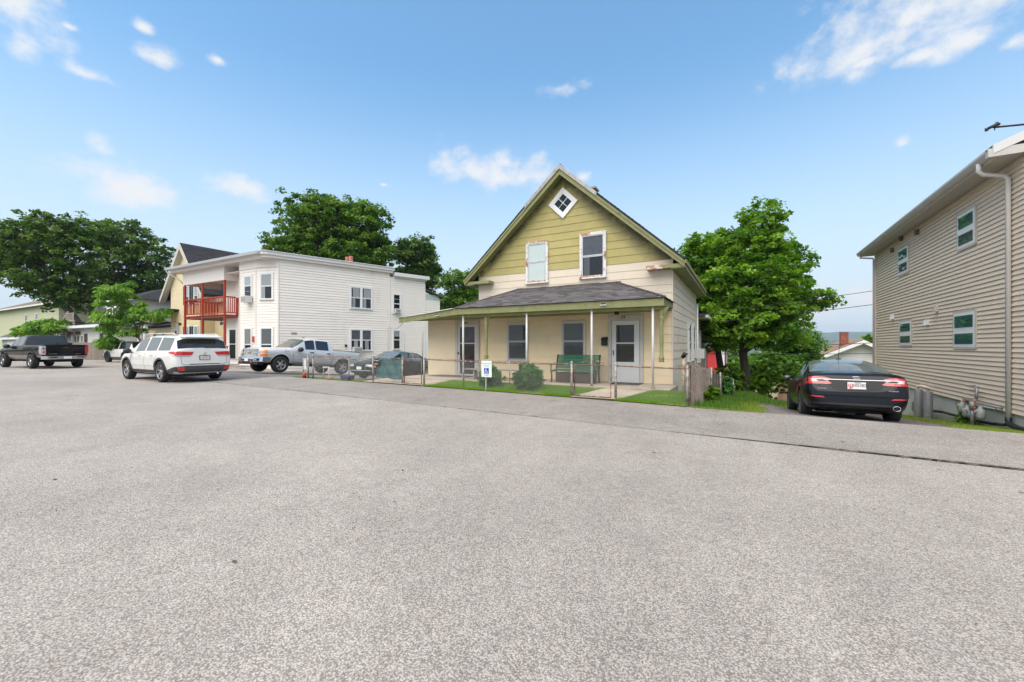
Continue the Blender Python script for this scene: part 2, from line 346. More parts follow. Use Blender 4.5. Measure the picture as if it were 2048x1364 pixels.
# dark flecks, twigs and dead leaves lying on the road
mb = MB()
for k in range(520):
    x = random.uniform(-14, 9); y = random.uniform(-3, 7.3) if k % 4 else random.uniform(7.7, 10.6)
    s = random.uniform(.004, .016) if random.random() < .93 else random.uniform(.02, .045)
    a = random.uniform(0, PI); z = G(x, y)+(.006 if y < EDGE(x) else .03); c, d = math.cos(a)*s, math.sin(a)*s
    mb.add([(x-c, y-d, z), (x+d*.4, y-c*.4, z+.003), (x+c, y+d, z), (x-d*.4, y+c*.4, z+.004)], [(0, 1, 2, 3)], t=random.random())
tag(mb.build('road_litter', M('litter', (.09, .07, .05), .9, tint=.5)), kind='stuff')

# driveways
grid('driveway', lsp(.45, 4.1, 12), lambda x: lsp(10.72, 21.5, 40), lambda x, y: G(x, y)-.012, DRIVE, 'structure')
def lotx(y): return y
grid('parking_lot', lsp(-29.5, -12.3, 30), lambda x: lsp(EDGE(x)+.02 if x < -17.3 else 11.05, 22.5, 24), lambda x, y: G(x, y)-.008, DRIVE2, 'structure')
# concrete porch slab, walk from the gate, side paving
SL = .255
mb = MB(); mb.box(-11.95, -1.75, 12.15, 14.0, -.6, SL); tag(mb.build('porch_slab', CONC), kind='structure')
def lawnz(x, y): return G(x, 10.8)+.035+(SL-.045-G(x, 10.8)-.035)*sst(10.8, 12.15, y)
mb = MB()
for i in range(8):
    y0, y1 = 10.78+1.37*i/8, 10.78+1.37*(i+1)/8; f = lambda y: (12.15-y)/1.37
    xl = lambda y: -3.55-.6*f(y); xr = lambda y: -2.15-.75*f(y)
    mb.add([(xl(y0), y0, lawnz(-3.5, y0)+.012), (xr(y0), y0, lawnz(-3.5, y0)+.012), (xr(y1), y1, lawnz(-3.5, y1)+.012), (xl(y1), y1, lawnz(-3.5, y1)+.012)], [(0, 1, 2, 3)])
tag(mb.build('front_walk', CONC), kind='structure')
grid('side_paving', lsp(-12.3, -8.9, 6), lambda x: lsp(10.78, 12.15, 6), lambda x, y: lawnz(x, y)+.004, CONC, 'structure')
grid('lawn_soil', lsp(-9.2, -1.12, 20), lambda x: lsp(10.76, 12.2, 8), lambda x, y: lawnz(x, y)-.008, TURF, 'structure')
# far paving under the parked cars by the picket fence is the side road

# hills beyond the valley
def hills(name, r0, r1, r2, top, seed, mat):
    rr = np.random.default_rng(seed); ph = rr.uniform(0, 6.3, 8); vs = []; n = 240; rows = [r0, (r0+r1)/2, (r0*.3+r1*.7), r1, (r1+r2)/2, r2]; hf = [0, .42, .8, 1, .9, .5]
    for i in range(n+1):
        a = -.3+3.8*i/n; k = sum(math.sin(a*(3+4*j)+ph[j])/(1.6+j*1.2) for j in range(8))*.14
        for r, h in zip(rows, hf):
            hh = -25+(top+25)*h*(1+k)+math.sin(a*97+r)*top*.012; vs.append((r*math.cos(a), r*math.sin(a), hh))
    m = len(rows); fs = [(i*m+j, (i+1)*m+j, (i+1)*m+j+1, i*m+j+1) for i in range(n) for j in range(m-1)]
    me = bpy.data.meshes.new(name); me.from_pydata(vs, [], fs); me.materials.append(mat); me.polygons.foreach_set('use_smooth', [True]*len(fs)); tag(link(name, me), kind='structure')
FOREST = M('forest', (.03, .055, .02), .95, ns=.02, col2=(.05, .085, .03), detail=8)
hills('hills', 3200, 5200, 5900, 150, 3, FOREST); hills('near_hills', 1500, 2500, 3000, 24, 5, FOREST)

# ------------------------------------------------------------------ grass
def blades(name, pts, h, w, mat, zf, lean=.5):
    n = len(pts); X = np.array(pts); hh = h*rng.uniform(.5, 1.25, n); a = rng.uniform(0, 2*PI, n); ww = w*rng.uniform(.7, 1.3, n)
    z = np.array([zf(x, y) for x, y in pts]); dx, dy = np.cos(a)*ww, np.sin(a)*ww; b = rng.uniform(0, 2*PI, n); ln = rng.uniform(.1, lean, n)*hh
    V = np.empty((n, 3, 3)); V[:, 0] = np.stack([X[:, 0]-dx, X[:, 1]-dy, z-.01], 1); V[:, 1] = np.stack([X[:, 0]+dx, X[:, 1]+dy, z-.01], 1)
    V[:, 2] = np.stack([X[:, 0]+np.cos(b)*ln, X[:, 1]+np.sin(b)*ln, z+hh], 1)
    me = bpy.data.meshes.new(name); me.vertices.add(n*3); me.vertices.foreach_set('co', V.ravel()); me.loops.add(n*3); me.loops.foreach_set('vertex_index', np.arange(n*3))
    me.polygons.add(n); me.polygons.foreach_set('loop_start', np.arange(0, n*3, 3)); me.materials.append(mat); me.update(); me.validate()
    at = me.attributes.new('tint', 'FLOAT', 'FACE'); at.data.foreach_set('value', rng.uniform(0, 1, n)); return tag(link(name, me), kind='stuff')
GR = leaf_mat('grass_blade', (.11, .26, .012), (.27, .42, .035), .4); GR2 = leaf_mat('rough_grass', (.15, .24, .03), (.34, .40, .09), .4)
pts = []
while len(pts) < 52000:
    x = random.uniform(-9.35, -1.15); y = random.uniform(10.74, 12.16); f = (12.15-y)/1.37
    if -3.55-.6*f < x < -2.15-.75*f: continue
    if (x < -8.4 and y > 11.0+(x+9.3)*1.2 and x < -9.3+random.random()*.3): continue
    if -7.9 < x < -5 and y < 11.6 and random.random() < .45: continue
    if math.sin(x*2.3+1.7*math.sin(y*3))*math.sin(y*4.1+x) >.42 and random.random() < .85: continue
    pts.append((x, y))
blades('lawn_grass', pts, .06, .006, GR, lawnz)
pts = []
while len(pts) < 60000:
    y = 10.72+14*random.random()**1.6; x = random.uniform(-1.1, 1.0)
    if y > 18: x = random.uniform(-1.1, 4.6)
    e = .45+.12*math.sin(y*2.1)
    if y < 18 and x > e+random.gauss(0, .05): continue
    pts.append((x, y))
while len(pts) < 84000:
    y = 10.74+9*random.random()**1.3; x = random.uniform(3.2, 5.02)
    if x < 3.45+min(.75, (y-10.7)*.35)+random.gauss(0, .06): continue
    pts.append((x, y))
while len(pts) < 90000:
    x = random.uniform(5.0, 9.5); pts.append((x, random.uniform(10.72, 11.6)))
pts = [(x, y) for x, y in pts]
blades('rough_grass', pts, .07, .007, GR2, lambda x, y: G(x, y)-.03)
pts = [(random.uniform(-16.8, -12.6), 11.0+abs(random.gauss(0, .35))) for _ in range(5000)]
blades('lot_weeds', pts, .07, .008, GR2, lambda x, y: G(x, y)-.01)
pts = []
for cx, cy, r, n in ((-.55, 11.3, .3, 500), (-.7, 13.2, .35, 900), (-.55, 15.5, .5, 1800), (-.3, 18, .7, 3200), (.2, 21.5, 1.0, 3000), (1.8, 24.5, 1.2, 3500), (-1.3, 11.5, .2, 260), (4.85, 13.9, .1, 60), (4.8, 17.0, .15, 90)):
    pts += [(cx+random.gauss(0, r), cy+random.gauss(0, r)) for _ in range(n)]
pts = [(x, y) for x, y in pts if not (x < -1.15 and y > 12) and x < 4.98]
blades('tall_weeds', pts, .22, .010, leaf_mat('weed', (.06, .15, .02), (.16, .28, .05), .4), lambda x, y: G(x, y)-.03, .6)

# faint tyre ring and worn patches on the road
MARK = M('tyre_mark', (.27, .25, .23), .9, nv=.1, ns=30)
mb = MB(); cx_, cy_ = -15.6, 2.2
for k in range(150):
    a = 2*PI*k/150
    if random.random() < .45 or 2.3 < a < 3.6: continue
    rx, ry = 1.9+random.gauss(0, .02), 1.75+random.gauss(0, .02); x, y = cx_+rx*math.cos(a), cy_+ry*math.sin(a); x2, y2 = cx_+rx*math.cos(a+.04), cy_+ry*math.sin(a+.04); w = random.uniform(.006, .022)
    mb.add([(x-w, y-w, G(x, y)+.004), (x2-w, y2-w, G(x2, y2)+.004), (x2+w, y2+w, G(x2, y2)+.004), (x+w, y+w, G(x, y)+.004)], [(0, 1, 2, 3)])
tag(mb.build('tyre_marks', MARK), kind='structure')
# ================================================================== building helpers
WHITE_TRIM = M('white_trim', (.76, .77, .78), .45, nv=.04, ns=5)
DARKIN = M('painted_dark_interior', (.012, .012, .014), .8)  # near-black colour stands in for the shade of rooms behind the glass
GLASS = glass_mat('window_glass', (.86, .88, .90), .17)
SCREEN = M('insect_screen', (.13, .13, .14), .7, nv=.15, ns=8)
CURT = M('curtain', (.55, .53, .50), .9, nv=.12, ns=9, stretch=(6, 6, .3))
BLIND = M('blind', (.52, .56, .58), .8)
GREENSC = M('green_blind', (.10, .25, .18), .7, nv=.25, ns=4)
METAL = M('galvanised', (.42, .43, .44), .45, metal=.6, nv=.12, ns=12)
class Fr:
    """a wall frame: point = o + u*s + n*d (d out of the wall), z up"""
    def __init__(s, o, u, n=None):
        s.o = Vector((o[0], o[1], 0)); s.u = Vector((u[0], u[1], 0)).normalized()
        s.n = Vector((s.u.y, -s.u.x, 0)) if n is None else Vector((n[0], n[1], 0)).normalized()
    def p(s, a, d, z): q = s.o+s.u*a+s.n*d; return (q.x, q.y, z)
def fbox(mb, F, a0, a1, d0, d1, z0, z1, m=0, t=.5):
    mb.hexa([F.p(a0, d1, z0), F.p(a1, d1, z0), F.p(a1, d0, z0), F.p(a0, d0, z0), F.p(a0, d1, z1), F.p(a1, d1, z1), F.p(a1, d0, z1), F.p(a0, d0, z1)], m, t)
def boards(wall, F, rng_f, z0, z1, expo, mat, name='siding_board', seg=None, joined=False, out=.018, holes=(), matf=None, gap=.008):
    """lapped boards; rng_f(z)->(a0,a1) clips each course; seg cuts courses into panels; holes=(a0,a1,z0,z1) openings the boards stop at"""
    z = z0; k = 0; mbj = MB(); cnt = 0
    while z < z1-.02:
        zt = min(z+expo+.002, z1+.012); zb = z; ab, at = rng_f(zb), rng_f(min(zt, z1))
        if ab is None or at is None: break
        lo, hi = ab[0], ab[1]; cuts = [lo]
        if seg:
            x = lo+seg*random.uniform(.25, 1.0)
            while x < hi-.25: cuts.append(x); x += seg
        cuts.append(hi)
        spans = [(cuts[i], cuts[i+1]) for i in range(len(cuts)-1)]
        for (h0, h1, hz0, hz1) in holes:
            if hz0 < zb+.05 and hz1 > zt-.06:
                ns = []
                for (p, q) in spans:
                    if q <= h0 or p >= h1: ns.append((p, q)); continue
                    if p < h0: ns.append((p, h0))
                    if q > h1: ns.append((h1, q))
                spans = ns
        for i, (p, q) in enumerate(spans):
            if q-p < .03: continue
            fr = lambda v, bz: v  # slanted ends on gables
            pt = p+(at[0]-lo) if p == lo else p; qt = q+(at[1]-hi) if q == hi else q
            g = .0015 if seg else 0; o2 = out*(1+random.uniform(-.12, .12) if seg else 1)
            tt = random.random()
            mb = mbj if joined else MB()
            if qt-pt < .02: qt = pt = (pt+qt)/2
            zg = zb+gap; mb.hexa([F.p(p+g, o2, zg), F.p(q-g, o2, zg), F.p(q-g, 0, zg), F.p(p+g, 0, zg), F.p(pt+g, .004, zt), F.p(qt-g, .004, zt), F.p(qt-g, 0, zt), F.p(pt+g, 0, zt)], 0, tt)
            if not joined:
                mm = matf((p+q)/2, (zb+zt)/2) if matf else mat
                mb.build(name, mm, wall)
            cnt += 1
        z += expo; k += 1
    if joined: o = mbj.build(name+'s', mat, wall); o['kind'] = 'stuff'
    return cnt
def window(parent, F, a, z, w, h, frame=WHITE_TRIM, trim=.08, d=.0, split=.5, top=None, bot=None, back=DARKIN, pane=GLASS, sash=.035, sill=True, grilles=None, twin=False, proud=.07, name='window', sashmat=None, trim_top=None):
    """double-hung window whose opening runs a..a+w, z..z+h: casing > sashes, panes, blinds"""
    b0 = d+.037; tt = trim_top if trim_top is not None else trim
    mb = MB(); fbox(mb, F, a-trim, a, d, b0+proud-.02, z-.02, z+h+tt); fbox(mb, F, a+w, a+w+trim, d, b0+proud-.02, z-.02, z+h+tt)
    fbox(mb, F, a, a+w, d, b0+proud-.022, z+h, z+h+tt)
    if sill: fbox(mb, F, a-trim-.02, a+w+trim+.02, d, b0+proud+.015, z-.065, z-.021)
    else: fbox(mb, F, a, a+w, d, b0+proud-.022, z-.02-trim*.6, z-.0)
    win = mb.build(name, frame, parent)
    cells = [(a, a+w)] if not twin else [(a, a+w/2-.06), (a+w/2+.06, a+w)]
    if twin: m2 = MB(); fbox(m2, F, a+w/2-.06, a+w/2+.06, d, b0+proud-.024, z, z+h); m2.build('mullion', frame, win)
    for c0, c1 in cells:
        zs = z+h*split; sm = sashmat or frame; mb = MB()
        for (q0, q1, dd) in ((zs, z+h, b0+proud-.035), (z, zs+.0, b0+proud-.045)):
            fbox(mb, F, c0, c0+sash, b0+.012, dd, q0, q1); fbox(mb, F, c1-sash, c1, b0+.012, dd, q0, q1)
            fbox(mb, F, c0+sash, c1-sash, b0+.012, dd-.001, q1-sash, q1-.001); fbox(mb, F, c0+sash, c1-sash, b0+.012, dd-.001, q0+.001, q0+sash)
            if grilles:
                for g in range(1, grilles[0]): x = c0+(c1-c0)*g/grilles[0]; fbox(mb, F, x-.008, x+.008, b0+.02, dd-.004, q0+sash, q1-sash)
                for g in range(1, grilles[1]): y = q0+(q1-q0)*g/grilles[1]; fbox(mb, F, c0+sash, c1-sash, b0+.02, dd-.003, y-.008, y+.008)
        mb.build('sash', sm, win)
        m2 = MB(); fbox(m2, F, c0+.002, c1-.002, d+.0195, b0+.001, z+.002, z+h-.002); m2.build('painted_room_back', back, win)
        for (q0, q1, mt) in ((zs+sash, z+h-sash, top), (z+sash, zs-sash, bot)):
            m2 = MB(); fbox(m2, F, c0+sash, c1-sash, b0+.026, b0+.029, q0, q1); m2.build('pane', pane, win)
            if mt is not None:
                if isinstance(mt, tuple):   # (material, u0, u1, v0, v1) share of the cell, pleated
                    mat_, u0, u1, v0, v1 = mt; m3 = MB(); n = 14; W_ = c1-c0-2*sash
                    for i in range(n):
                        s0 = c0+sash+W_*(u0+(u1-u0)*i/n); s1 = c0+sash+W_*(u0+(u1-u0)*(i+1)/n); dd = b0+.010+.006*(i % 2)
                        m3.add([F.p(s0, dd, q0+(q1-q0)*v0), F.p(s1, b0+.010+.006*((i+1) % 2), q0+(q1-q0)*v0), F.p(s1, b0+.010+.006*((i+1) % 2), q0+(q1-q0)*v1), F.p(s0, dd, q0+(q1-q0)*v1)], [(0, 1, 2, 3)])
                    m3.build('curtain', mat_, win)
                else:
                    m3 = MB(); fbox(m3, F, c0+sash, c1-sash, b0+.006, b0+.012, q0, q1); m3.build('blind', mt, win)
    return win
def shingles(parent, o, u, v, rows, tab, expo, mat, name='shingles', tmat=None):
    """rows: function r->(u0,u1) or None ; o origin at the eave, u along, v up the slope (3-D unit vectors)"""
    o, u, v = Vector(o), Vector(u).normalized(), Vector(v).normalized(); n = u.cross(v)
    if n.z < 0: n = -n
    mb = MB(); r = 0
    while True:
        c = rows(r*expo)
        if c is None: break
        x = c[0]; 
        while x < c[1]-.01:
            w = min(tab*random.uniform(.7, 1.3), c[1]-x); q0 = o+u*x+v*(r*expo+random.uniform(-.008, .008)); q1 = q0+u*(w-.004); up = v*(expo+.02)
            th = random.uniform(.008, .018)
            mb.hexa([q0, q1, q1+up, q0+up, q0+n*th, q1+n*th, q1+up+n*.003, q0+up+n*.003], 0, random.random()); x += w
        r += 1
    o_ = mb.build(name, mat, parent); o_['kind'] = 'stuff'; return o_
def ac_unit(parent, F, a, z, w=.5, h=.38, d0=.06, dep=.35, name='air_conditioner', label='window air conditioner', body=None):
    body = body or M('ac_body', (.62, .62, .60), .5); mb = MB(); fbox(mb, F, a, a+w, d0, d0+dep, z, z+h); o = mb.build(name, body, parent)
    mb = MB()
    for i in range(7): fbox(mb, F, a+.03, a+w-.03, d0+dep, d0+dep+.008, z+.04+i*(h-.08)/7, z+.04+(i+.55)*(h-.08)/7)
    mb.build('grille', M('ac_grille', (.28, .28, .28), .6), o); return o
BRICK = M('brick_red', (.30, .10, .06), .85, tint=.3, nv=.2, ns=12, bump=.3); MORTAR = M('mortar', (.33, .30, .27), .9, nv=.1)
def chimney(parent, x0, x1, y0, y1, z0, z1, course=.075, cap=True, group=None):
    mb = MB(); mb.box(x0+.012, x1-.012, y0+.012, y1-.012, z0, z1-.01); c = mb.build('chimney', MORTAR, parent)
    z = z0; r = 0
    mj = MB()
    while z < z1-.02:
        for side in range(4):
            L = (x1-x0) if side % 2 == 0 else (y1-y0); s = 0; first = (r % 2 == 0)
            while s < L-.01:
                w = min(.21 if (s > 0 or first) else .105, L-s); e = .008
                if side == 0: b = (x0+s+e/2, x0+s+w-e/2, y0, y0+.02)
                elif side == 2: b = (x0+s+e/2, x0+s+w-e/2, y1-.02, y1)
                elif side == 1: b = (x1-.02, x1, y0+s+e/2, y0+s+w-e/2)
                else: b = (x0, x0+.02, y0+s+e/2, y0+s+w-e/2)
                s += w
                if side == 2: continue
                if side in (1, 3): b = (b[0], b[1], max(b[2], y0+.021), b[3])
                mj.box(*b, z+.004, z+course-.006, 0, random.random())
        z += course; r += 1
    mj.build('bricks', BRICK, c)['kind'] = 'stuff'
    if cap: mb = MB(); mb.box(x0-.04, x1+.04, y0-.04, y1+.04, z1, z1+.06); mb.build('chimney_cap', MORTAR, c)
    return c
# ================================================================== cream and olive gabled house
CREAM = M('cream_siding', (.66, .58, .47), .65, nv=.03, ns=2, rand=.03, bump=.15, bs=60)
add_noise_mix(CREAM, 1.4, .62, .75, (.55, .46, .36), stretch=(1, 1, .4))
CREAMP = M('cream_wall', (.72, .60, .42), .75, nv=.04, ns=1.5, bump=.15, bs=50)
PORCHC = M('porch_siding', (.76, .62, .41), .7, nv=.04, ns=2, rand=.035, bump=.15, bs=60)
add_noise_mix(PORCHC, .8, .6, .75, (.62, .50, .30), stretch=(1, 1, .5))
OLIVE = M('olive_siding', (.41, .355, .135), .65, nv=.07, ns=2.2, rand=.04, bump=.2, bs=50)
def mildew(t):   # mould grown along the sheltered upper edge of the gable, ragged
    g = t.nodes.new('ShaderNodeTexCoord'); s = t.nodes.new('ShaderNodeSeparateXYZ'); t.links.new(g.outputs['Object'], s.inputs[0])
    def mm(op, a, b, cl=False):
        n = t.nodes.new('ShaderNodeMath'); n.operation = op; n.use_clamp = cl
        for i, x in enumerate((a, b)):
            if isinstance(x, (int, float)): n.inputs[i].default_value = x
            else: t.links.new(x, n.inputs[i])
        return n.outputs[0]
    dx = mm('ADD', s.outputs[0], 5.6); ax = mm('ABSOLUTE', dx, 0); dist = mm('SUBTRACT', 7.62, mm('ADD', s.outputs[2], mm('MULTIPLY', ax, .905)))
    w = mm('ADD', .38, mm('MULTIPLY', mm('GREATER_THAN', dx, 0), .42))
    return mm('SUBTRACT', 1.0, mm('DIVIDE', dist, w), True)
add_noise_mix(OLIVE, 1.9, .25, .52, (.055, .06, .035), extra=mildew)
add_noise_mix(OLIVE, 6, .62, .72, (.38, .31, .14))
OLTRIM = M('olive_trim', (.22, .225, .095), .6, nv=.12, ns=4, bump=.2, bs=30); add_noise_mix(OLTRIM, 5, .6, .7, (.12, .12, .06))
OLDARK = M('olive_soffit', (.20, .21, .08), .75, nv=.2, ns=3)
PEEL = M('peeling_white', (.70, .70, .70), .7, nv=.06, ns=8, bump=.5, bs=25)
add_noise_mix(PEEL, 5, .58, .62, (.32, .17, .10), stretch=(1, 1, .6)); add_noise_mix(PEEL, 14, .60, .66, (.28, .25, .22))
BAREW = M('bare_wood', (.42, .22, .12), .8, nv=.2, ns=12, stretch=(1, 1, 4)); add_noise_mix(BAREW, 9, .52, .56, (.62, .60, .58))
SHGL = M('porch_shingle', (.085, .080, .085), .9, tint=.42, nv=.12, ns=30, bump=.4, bs=120)
RSHG = M('roof_shingle', (.07, .07, .075), .9, nv=.25, ns=5, bump=.4, bs=60)
RUST = M('rusty_metal', (.16, .085, .055), .8, nv=.4, ns=14, bump=.4, bs=60); add_noise_mix(RUST, 9, .5, .58, (.33, .30, .28))
POLE = M('painted_pole', (.56, .57, .58), .5, nv=.08, ns=7)
H = thing('gabled_house', 'two-storey house with olive gable, cream siding and a shingled front porch numbered 59', 'house', (-5.6, 14, 0))
mb = MB(); mb.sweep([(-9.27, 14, -2), (-1.92, 14, -2), (-1.92, 14, 4.42), (-5.6, 14, 7.75), (-9.27, 14, 4.42)], (0, .2, 0)); fw = mb.build('front_wall', CREAMP, H)
F = Fr((-11.9, 14), (1, 0))
hw = lambda z: (7.72-z)/.905
def rf(z):
    h = hw(z)
    if h < .08: return None
    return (max(2.64, 6.3-h), min(9.985, 6.3+h))
DH = [(1.4, 2.72, 0, 2.53), (7.92, 9.1, 0, 2.53)]
boards(fw, F, rf, .26, 2.62, .2655, PORCHC, seg=2.4, holes=DH, out=.016)
z2 = .26+9*.2655
boards(fw, F, rf, z2, .26+15*.2655, .2655, CREAM, seg=2.4, out=.016)
boards(fw, F, rf, .26+15*.2655, 7.6, .2655, OLIVE, seg=1.2, out=.02)
# lower left wing wall, smooth
mb = MB(); mb.box(-11.9, -9.27, 14, 17.5, -1.6, 2.62); mb.box(-10.52, -9.2, 13.985, 14.0, .25, 2.60); mb.build('wing_wall', CREAMP, H)
mb = MB(); mb.sweep([(-12.1, 13.9, 2.62), (-9.3, 13.9, 2.62), (-9.3, 13.9, 2.9)], (0, 3.7, 0)); mb.build('wing_roof', RSHG, H)
# right side wall with its rear wing
mb = MB(); mb.box(-2.12, -1.92, 14.2, 21.8, -2.5, 4.42); mb.box(-9.27, -9.07, 14.2, 21.8, -2.5, 4.42); mb.sweep([(-9.27, 21.6, -2.5), (-1.92, 21.6, -2.5), (-1.92, 21.6, 4.42), (-5.6, 21.6, 7.75), (-9.27, 21.6, 4.42)], (0, .2, 0)); sw = mb.build('side_wall', CREAMP, H)
SIDEC = M('side_siding', (.68, .61, .50), .65, nv=.03, ns=2, rand=.03, bump=.15, bs=60); add_noise_mix(SIDEC, 1.1, .58, .72, (.58, .50, .40), stretch=(1, 1, .3))
FS = Fr((-1.92, 14), (0, 1), (1, 0))
boards(sw, FS, lambda z: (0.0, 7.8), .26-.2655*3, 4.38, .2655, SIDEC, seg=2.4, out=.016)
mb = MB(); mb.box(-1.935, -1.895, 13.975, 14.02, .1, 4.3); mb.build('corner_bead', CREAM, H)
mb = MB(); mb.box(-8, -1.94, 21.81, 28.3, -3, 2.85); rw = mb.build('rear_wing_wall', CREAMP, H)
FR = Fr((-1.94, 21.82), (0, 1), (1, 0)); boards(rw, FR, lambda z: (0, 6.48), -.8, 2.8, .2655, SIDEC, seg=2.4, out=.014)
mb = MB(); mb.hexa([(-8, 21.81, 2.85), (-1.5, 21.81, 2.85), (-1.5, 28.7, 2.85), (-8, 28.7, 2.85), (-8, 21.81, 4.2), (-1.5, 21.81, 3.0), (-1.5, 28.7, 3.0), (-8, 28.7, 4.2)]); mb.build('rear_wing_roof', RSHG, H)
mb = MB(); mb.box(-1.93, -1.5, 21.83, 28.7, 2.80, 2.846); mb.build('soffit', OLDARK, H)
mb = MB(); mb.box(-1.5, -1.38, 21.83, 28.8, 2.84, 2.97); mb.tube([(-1.44, 28.7, 2.84), (-1.44, 28.65, 2.7), (-1.85, 28.36, 2.4), (-1.88, 28.36, -.9)], .04); mb.build('gutter', WHITE_TRIM, H)
mb = MB(); mb.tube([(-1.86, 21.83, 3.5), (-1.86, 21.83, -.6)], .045); mb.build('conduit', WHITE_TRIM, H)
# roof
Rf = MB(); zt = lambda x, d=0: 7.86-abs(x+5.6)*.905+d
for s in (-1, 1):
    xe = -5.6+s*4.06; pts = [(-5.6, 13.6, zt(-5.6)), (xe, 13.6, zt(xe)), (xe, 13.6, zt(xe)-.07), (-5.6, 13.6, zt(-5.6)-.09)]
    Rf.sweep(pts if s > 0 else pts[::-1], (0, 8.6, 0))
roof = Rf.build('roof', RSHG, H)
# the shingles that show edge-on along both rakes
for s in (-1, 1):
    v = Vector((-s*1, 0, .905)); xe = -5.6+s*4.1
    shingles(roof, (xe, 13.56, zt(xe)+.004), (0, 1, 0), v, lambda r: (0, 8.66) if r < 5.45 else None, .33, .15, M('slate_shingle', (.10, .10, .10), .9, tint=.35), name='roof_shingles')
for s in (-1, 1):      # rake boards, two members, and the boarded underside
    xe = -5.6+s*4.06; mb = MB(); zf = lambda x, d: zt(x)+d
    a = [(-5.6, 13.60, zf(-5.6, -.10)), (xe, 13.60, zf(xe, -.08)), (xe, 13.60, zf(xe, -.27)), (-5.6, 13.60, zf(-5.6, -.34))]
    mb.sweep(a, (0, -.03, 0)); b = [(-5.6, 13.57, zf(-5.6, -.09)), (xe, 13.57, zf(xe, -.075)), (xe, 13.57, zf(xe, -.15)), (-5.6, 13.57, zf(-5.6, -.17))]
    mb.sweep(b, (0, -.025, 0)); mb.build('rake_board', OLTRIM, H)
    mb = MB(); c = [(-5.6, 13.60, zf(-5.6, -.20)), (xe, 13.60, zf(xe, -.16)), (xe, 13.60, zf(xe, -.19)), (-5.6, 13.60, zf(-5.6, -.24))]; mb.sweep(c, (0, .40, 0)); mb.build('rake_soffit', OLDARK, H)
    mb = MB(); x2 = -5.6+s*1.35; d = [(-5.6, 13.54, zf(-5.6, .02)), (x2, 13.54, zf(x2, .02)), (x2, 13.54, zf(x2, -.13)), (-5.6, 13.54, zf(-5.6, -.15))]
    mb.sweep(d, (0, -.012, 0)); mb.build('rake_flashing', M('worn_flashing', (.36, .36, .35), .6, nv=.25, ns=5), H)
    # eave: fascia, soffit and cornice return
    xo = xe; xi = -5.6+s*3.68; lo, hi = min(xo, xi), max(xo, xi); ze = zt(xe)
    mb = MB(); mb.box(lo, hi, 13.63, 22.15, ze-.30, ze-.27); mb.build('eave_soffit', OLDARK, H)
    mb = MB(); mb.box(xo if s > 0 else xo-.03, xo+.03 if s > 0 else xo, 13.6, 22.2, ze-.29, ze-.08); mb.box(xo+.031 if s > 0 else xo-.075, xo+.075 if s > 0 else xo-.031, 13.6, 22.2, ze-.17, ze-.06); mb.build('eave_fascia', OLTRIM, H)
    mb = MB(); x3 = -5.6+s*2.95; lo, hi = min(x3, xo), max(x3, xo); mb.box(lo, hi, 13.62, 13.98, ze-.27, ze-.16); cr = mb.build('cornice_return', OLTRIM, H)
    mb = MB(); x4 = -5.6+s*3.45; lo, hi = min(x3, x4), max(x3, x4); mb.box(lo-.005, hi, 13.607, 13.975, ze-.275, ze-.155)
    if s > 0: mb.build('rotten_board', BAREW, cr)
chimney(H, -5.12, -4.78, 15.0, 15.4, 6.8, 7.36)
# gable windows
W1 = window(H, F, 4.88, 3.87, .74, 1.42, frame=PEEL, trim=.08, top=(M('white_net', (.80, .82, .80), .9), 0, .98, .0, 1), bot=(MATS['white_net'] if 'white_net' in MATS else M('white_net', (.80, .82, .80), .9), 0, .98, 0, 1), split=.52, sashmat=POLE, back=M('painted_lit_room', (.42, .44, .43), .9), trim_top=.02, pane=glass_mat('clean_glass', (.9, .93, .93), .3))  # pale backing colour stands in for light inside the room
mb = MB(); fbox(mb, F, 4.82, 5.66, .02, .085, 5.311, 5.375); mb.build('bare_head_board', BAREW, W1)
mb = MB(); fbox(mb, F, 4.87, 5.6, .03, .098, 3.84, 3.92); mb.build('bare_sill_board', BAREW, W1)
W2 = window(H, F, 7.0, 3.89, .78, 1.44, frame=PEEL, trim=.08, top=SCREEN, bot=(M('grey_curtain', (.16, .16, .17), .9), .05, .34, 0, 1), split=.5, sashmat=POLE, trim_top=.10)
mb = MB(); fbox(mb, F, 6.95, 7.3, .02, .09, 5.345, 5.44); mb.build('bare_head_board', BAREW, W2)
mb = MB(); fbox(mb, F, 7.0, 7.7, .03, .1, 3.86, 3.93); mb.build('bare_sill_board', BAREW, W2)
# diamond window
cx, cz = -5.62, 6.63
def diamond(mb, r0, r1, y0, y1):
    for k in range(4):
        a0, a1 = PI/2*k, PI/2*(k+1); P = lambda r, a, y: (cx+r*math.cos(a), y, cz+r*math.sin(a))
        mb.hexa([P(r0, a0, y0), P(r1, a0, y0), P(r1, a1, y0), P(r0, a1, y0), P(r0, a0, y1), P(r1, a0, y1), P(r1, a1, y1), P(r0, a1, y1)])
mb = MB(); diamond(mb, .40, .56, 13.93, 14.0); diamond(mb, .335, .41, 13.945, 14.0); dw = mb.build('diamond_window', WHITE_TRIM, H)
mb = MB(); mb.sweep([(cx+.34, 13.975, cz), (cx, 13.975, cz+.34), (cx-.34, 13.975, cz), (cx, 13.975, cz-.34)], (0, .02, 0)); mb.build('painted_room_back', DARKIN, dw)  # solid dark panel painted as the unlit room
for i, (sx, sz) in enumerate(((0, 1), (1, 0), (0, -1), (-1, 0))):
    mb = MB(); mb.sweep([(cx+sx*.175+.16, 13.962, cz+sz*.175), (cx+sx*.175, 13.962, cz+sz*.175+.16), (cx+sx*.175-.16, 13.962, cz+sz*.175), (cx+sx*.175, 13.962, cz+sz*.175-.16)], (0, .004, 0)); mb.build('pane', GLASS, dw)
mb = MB()
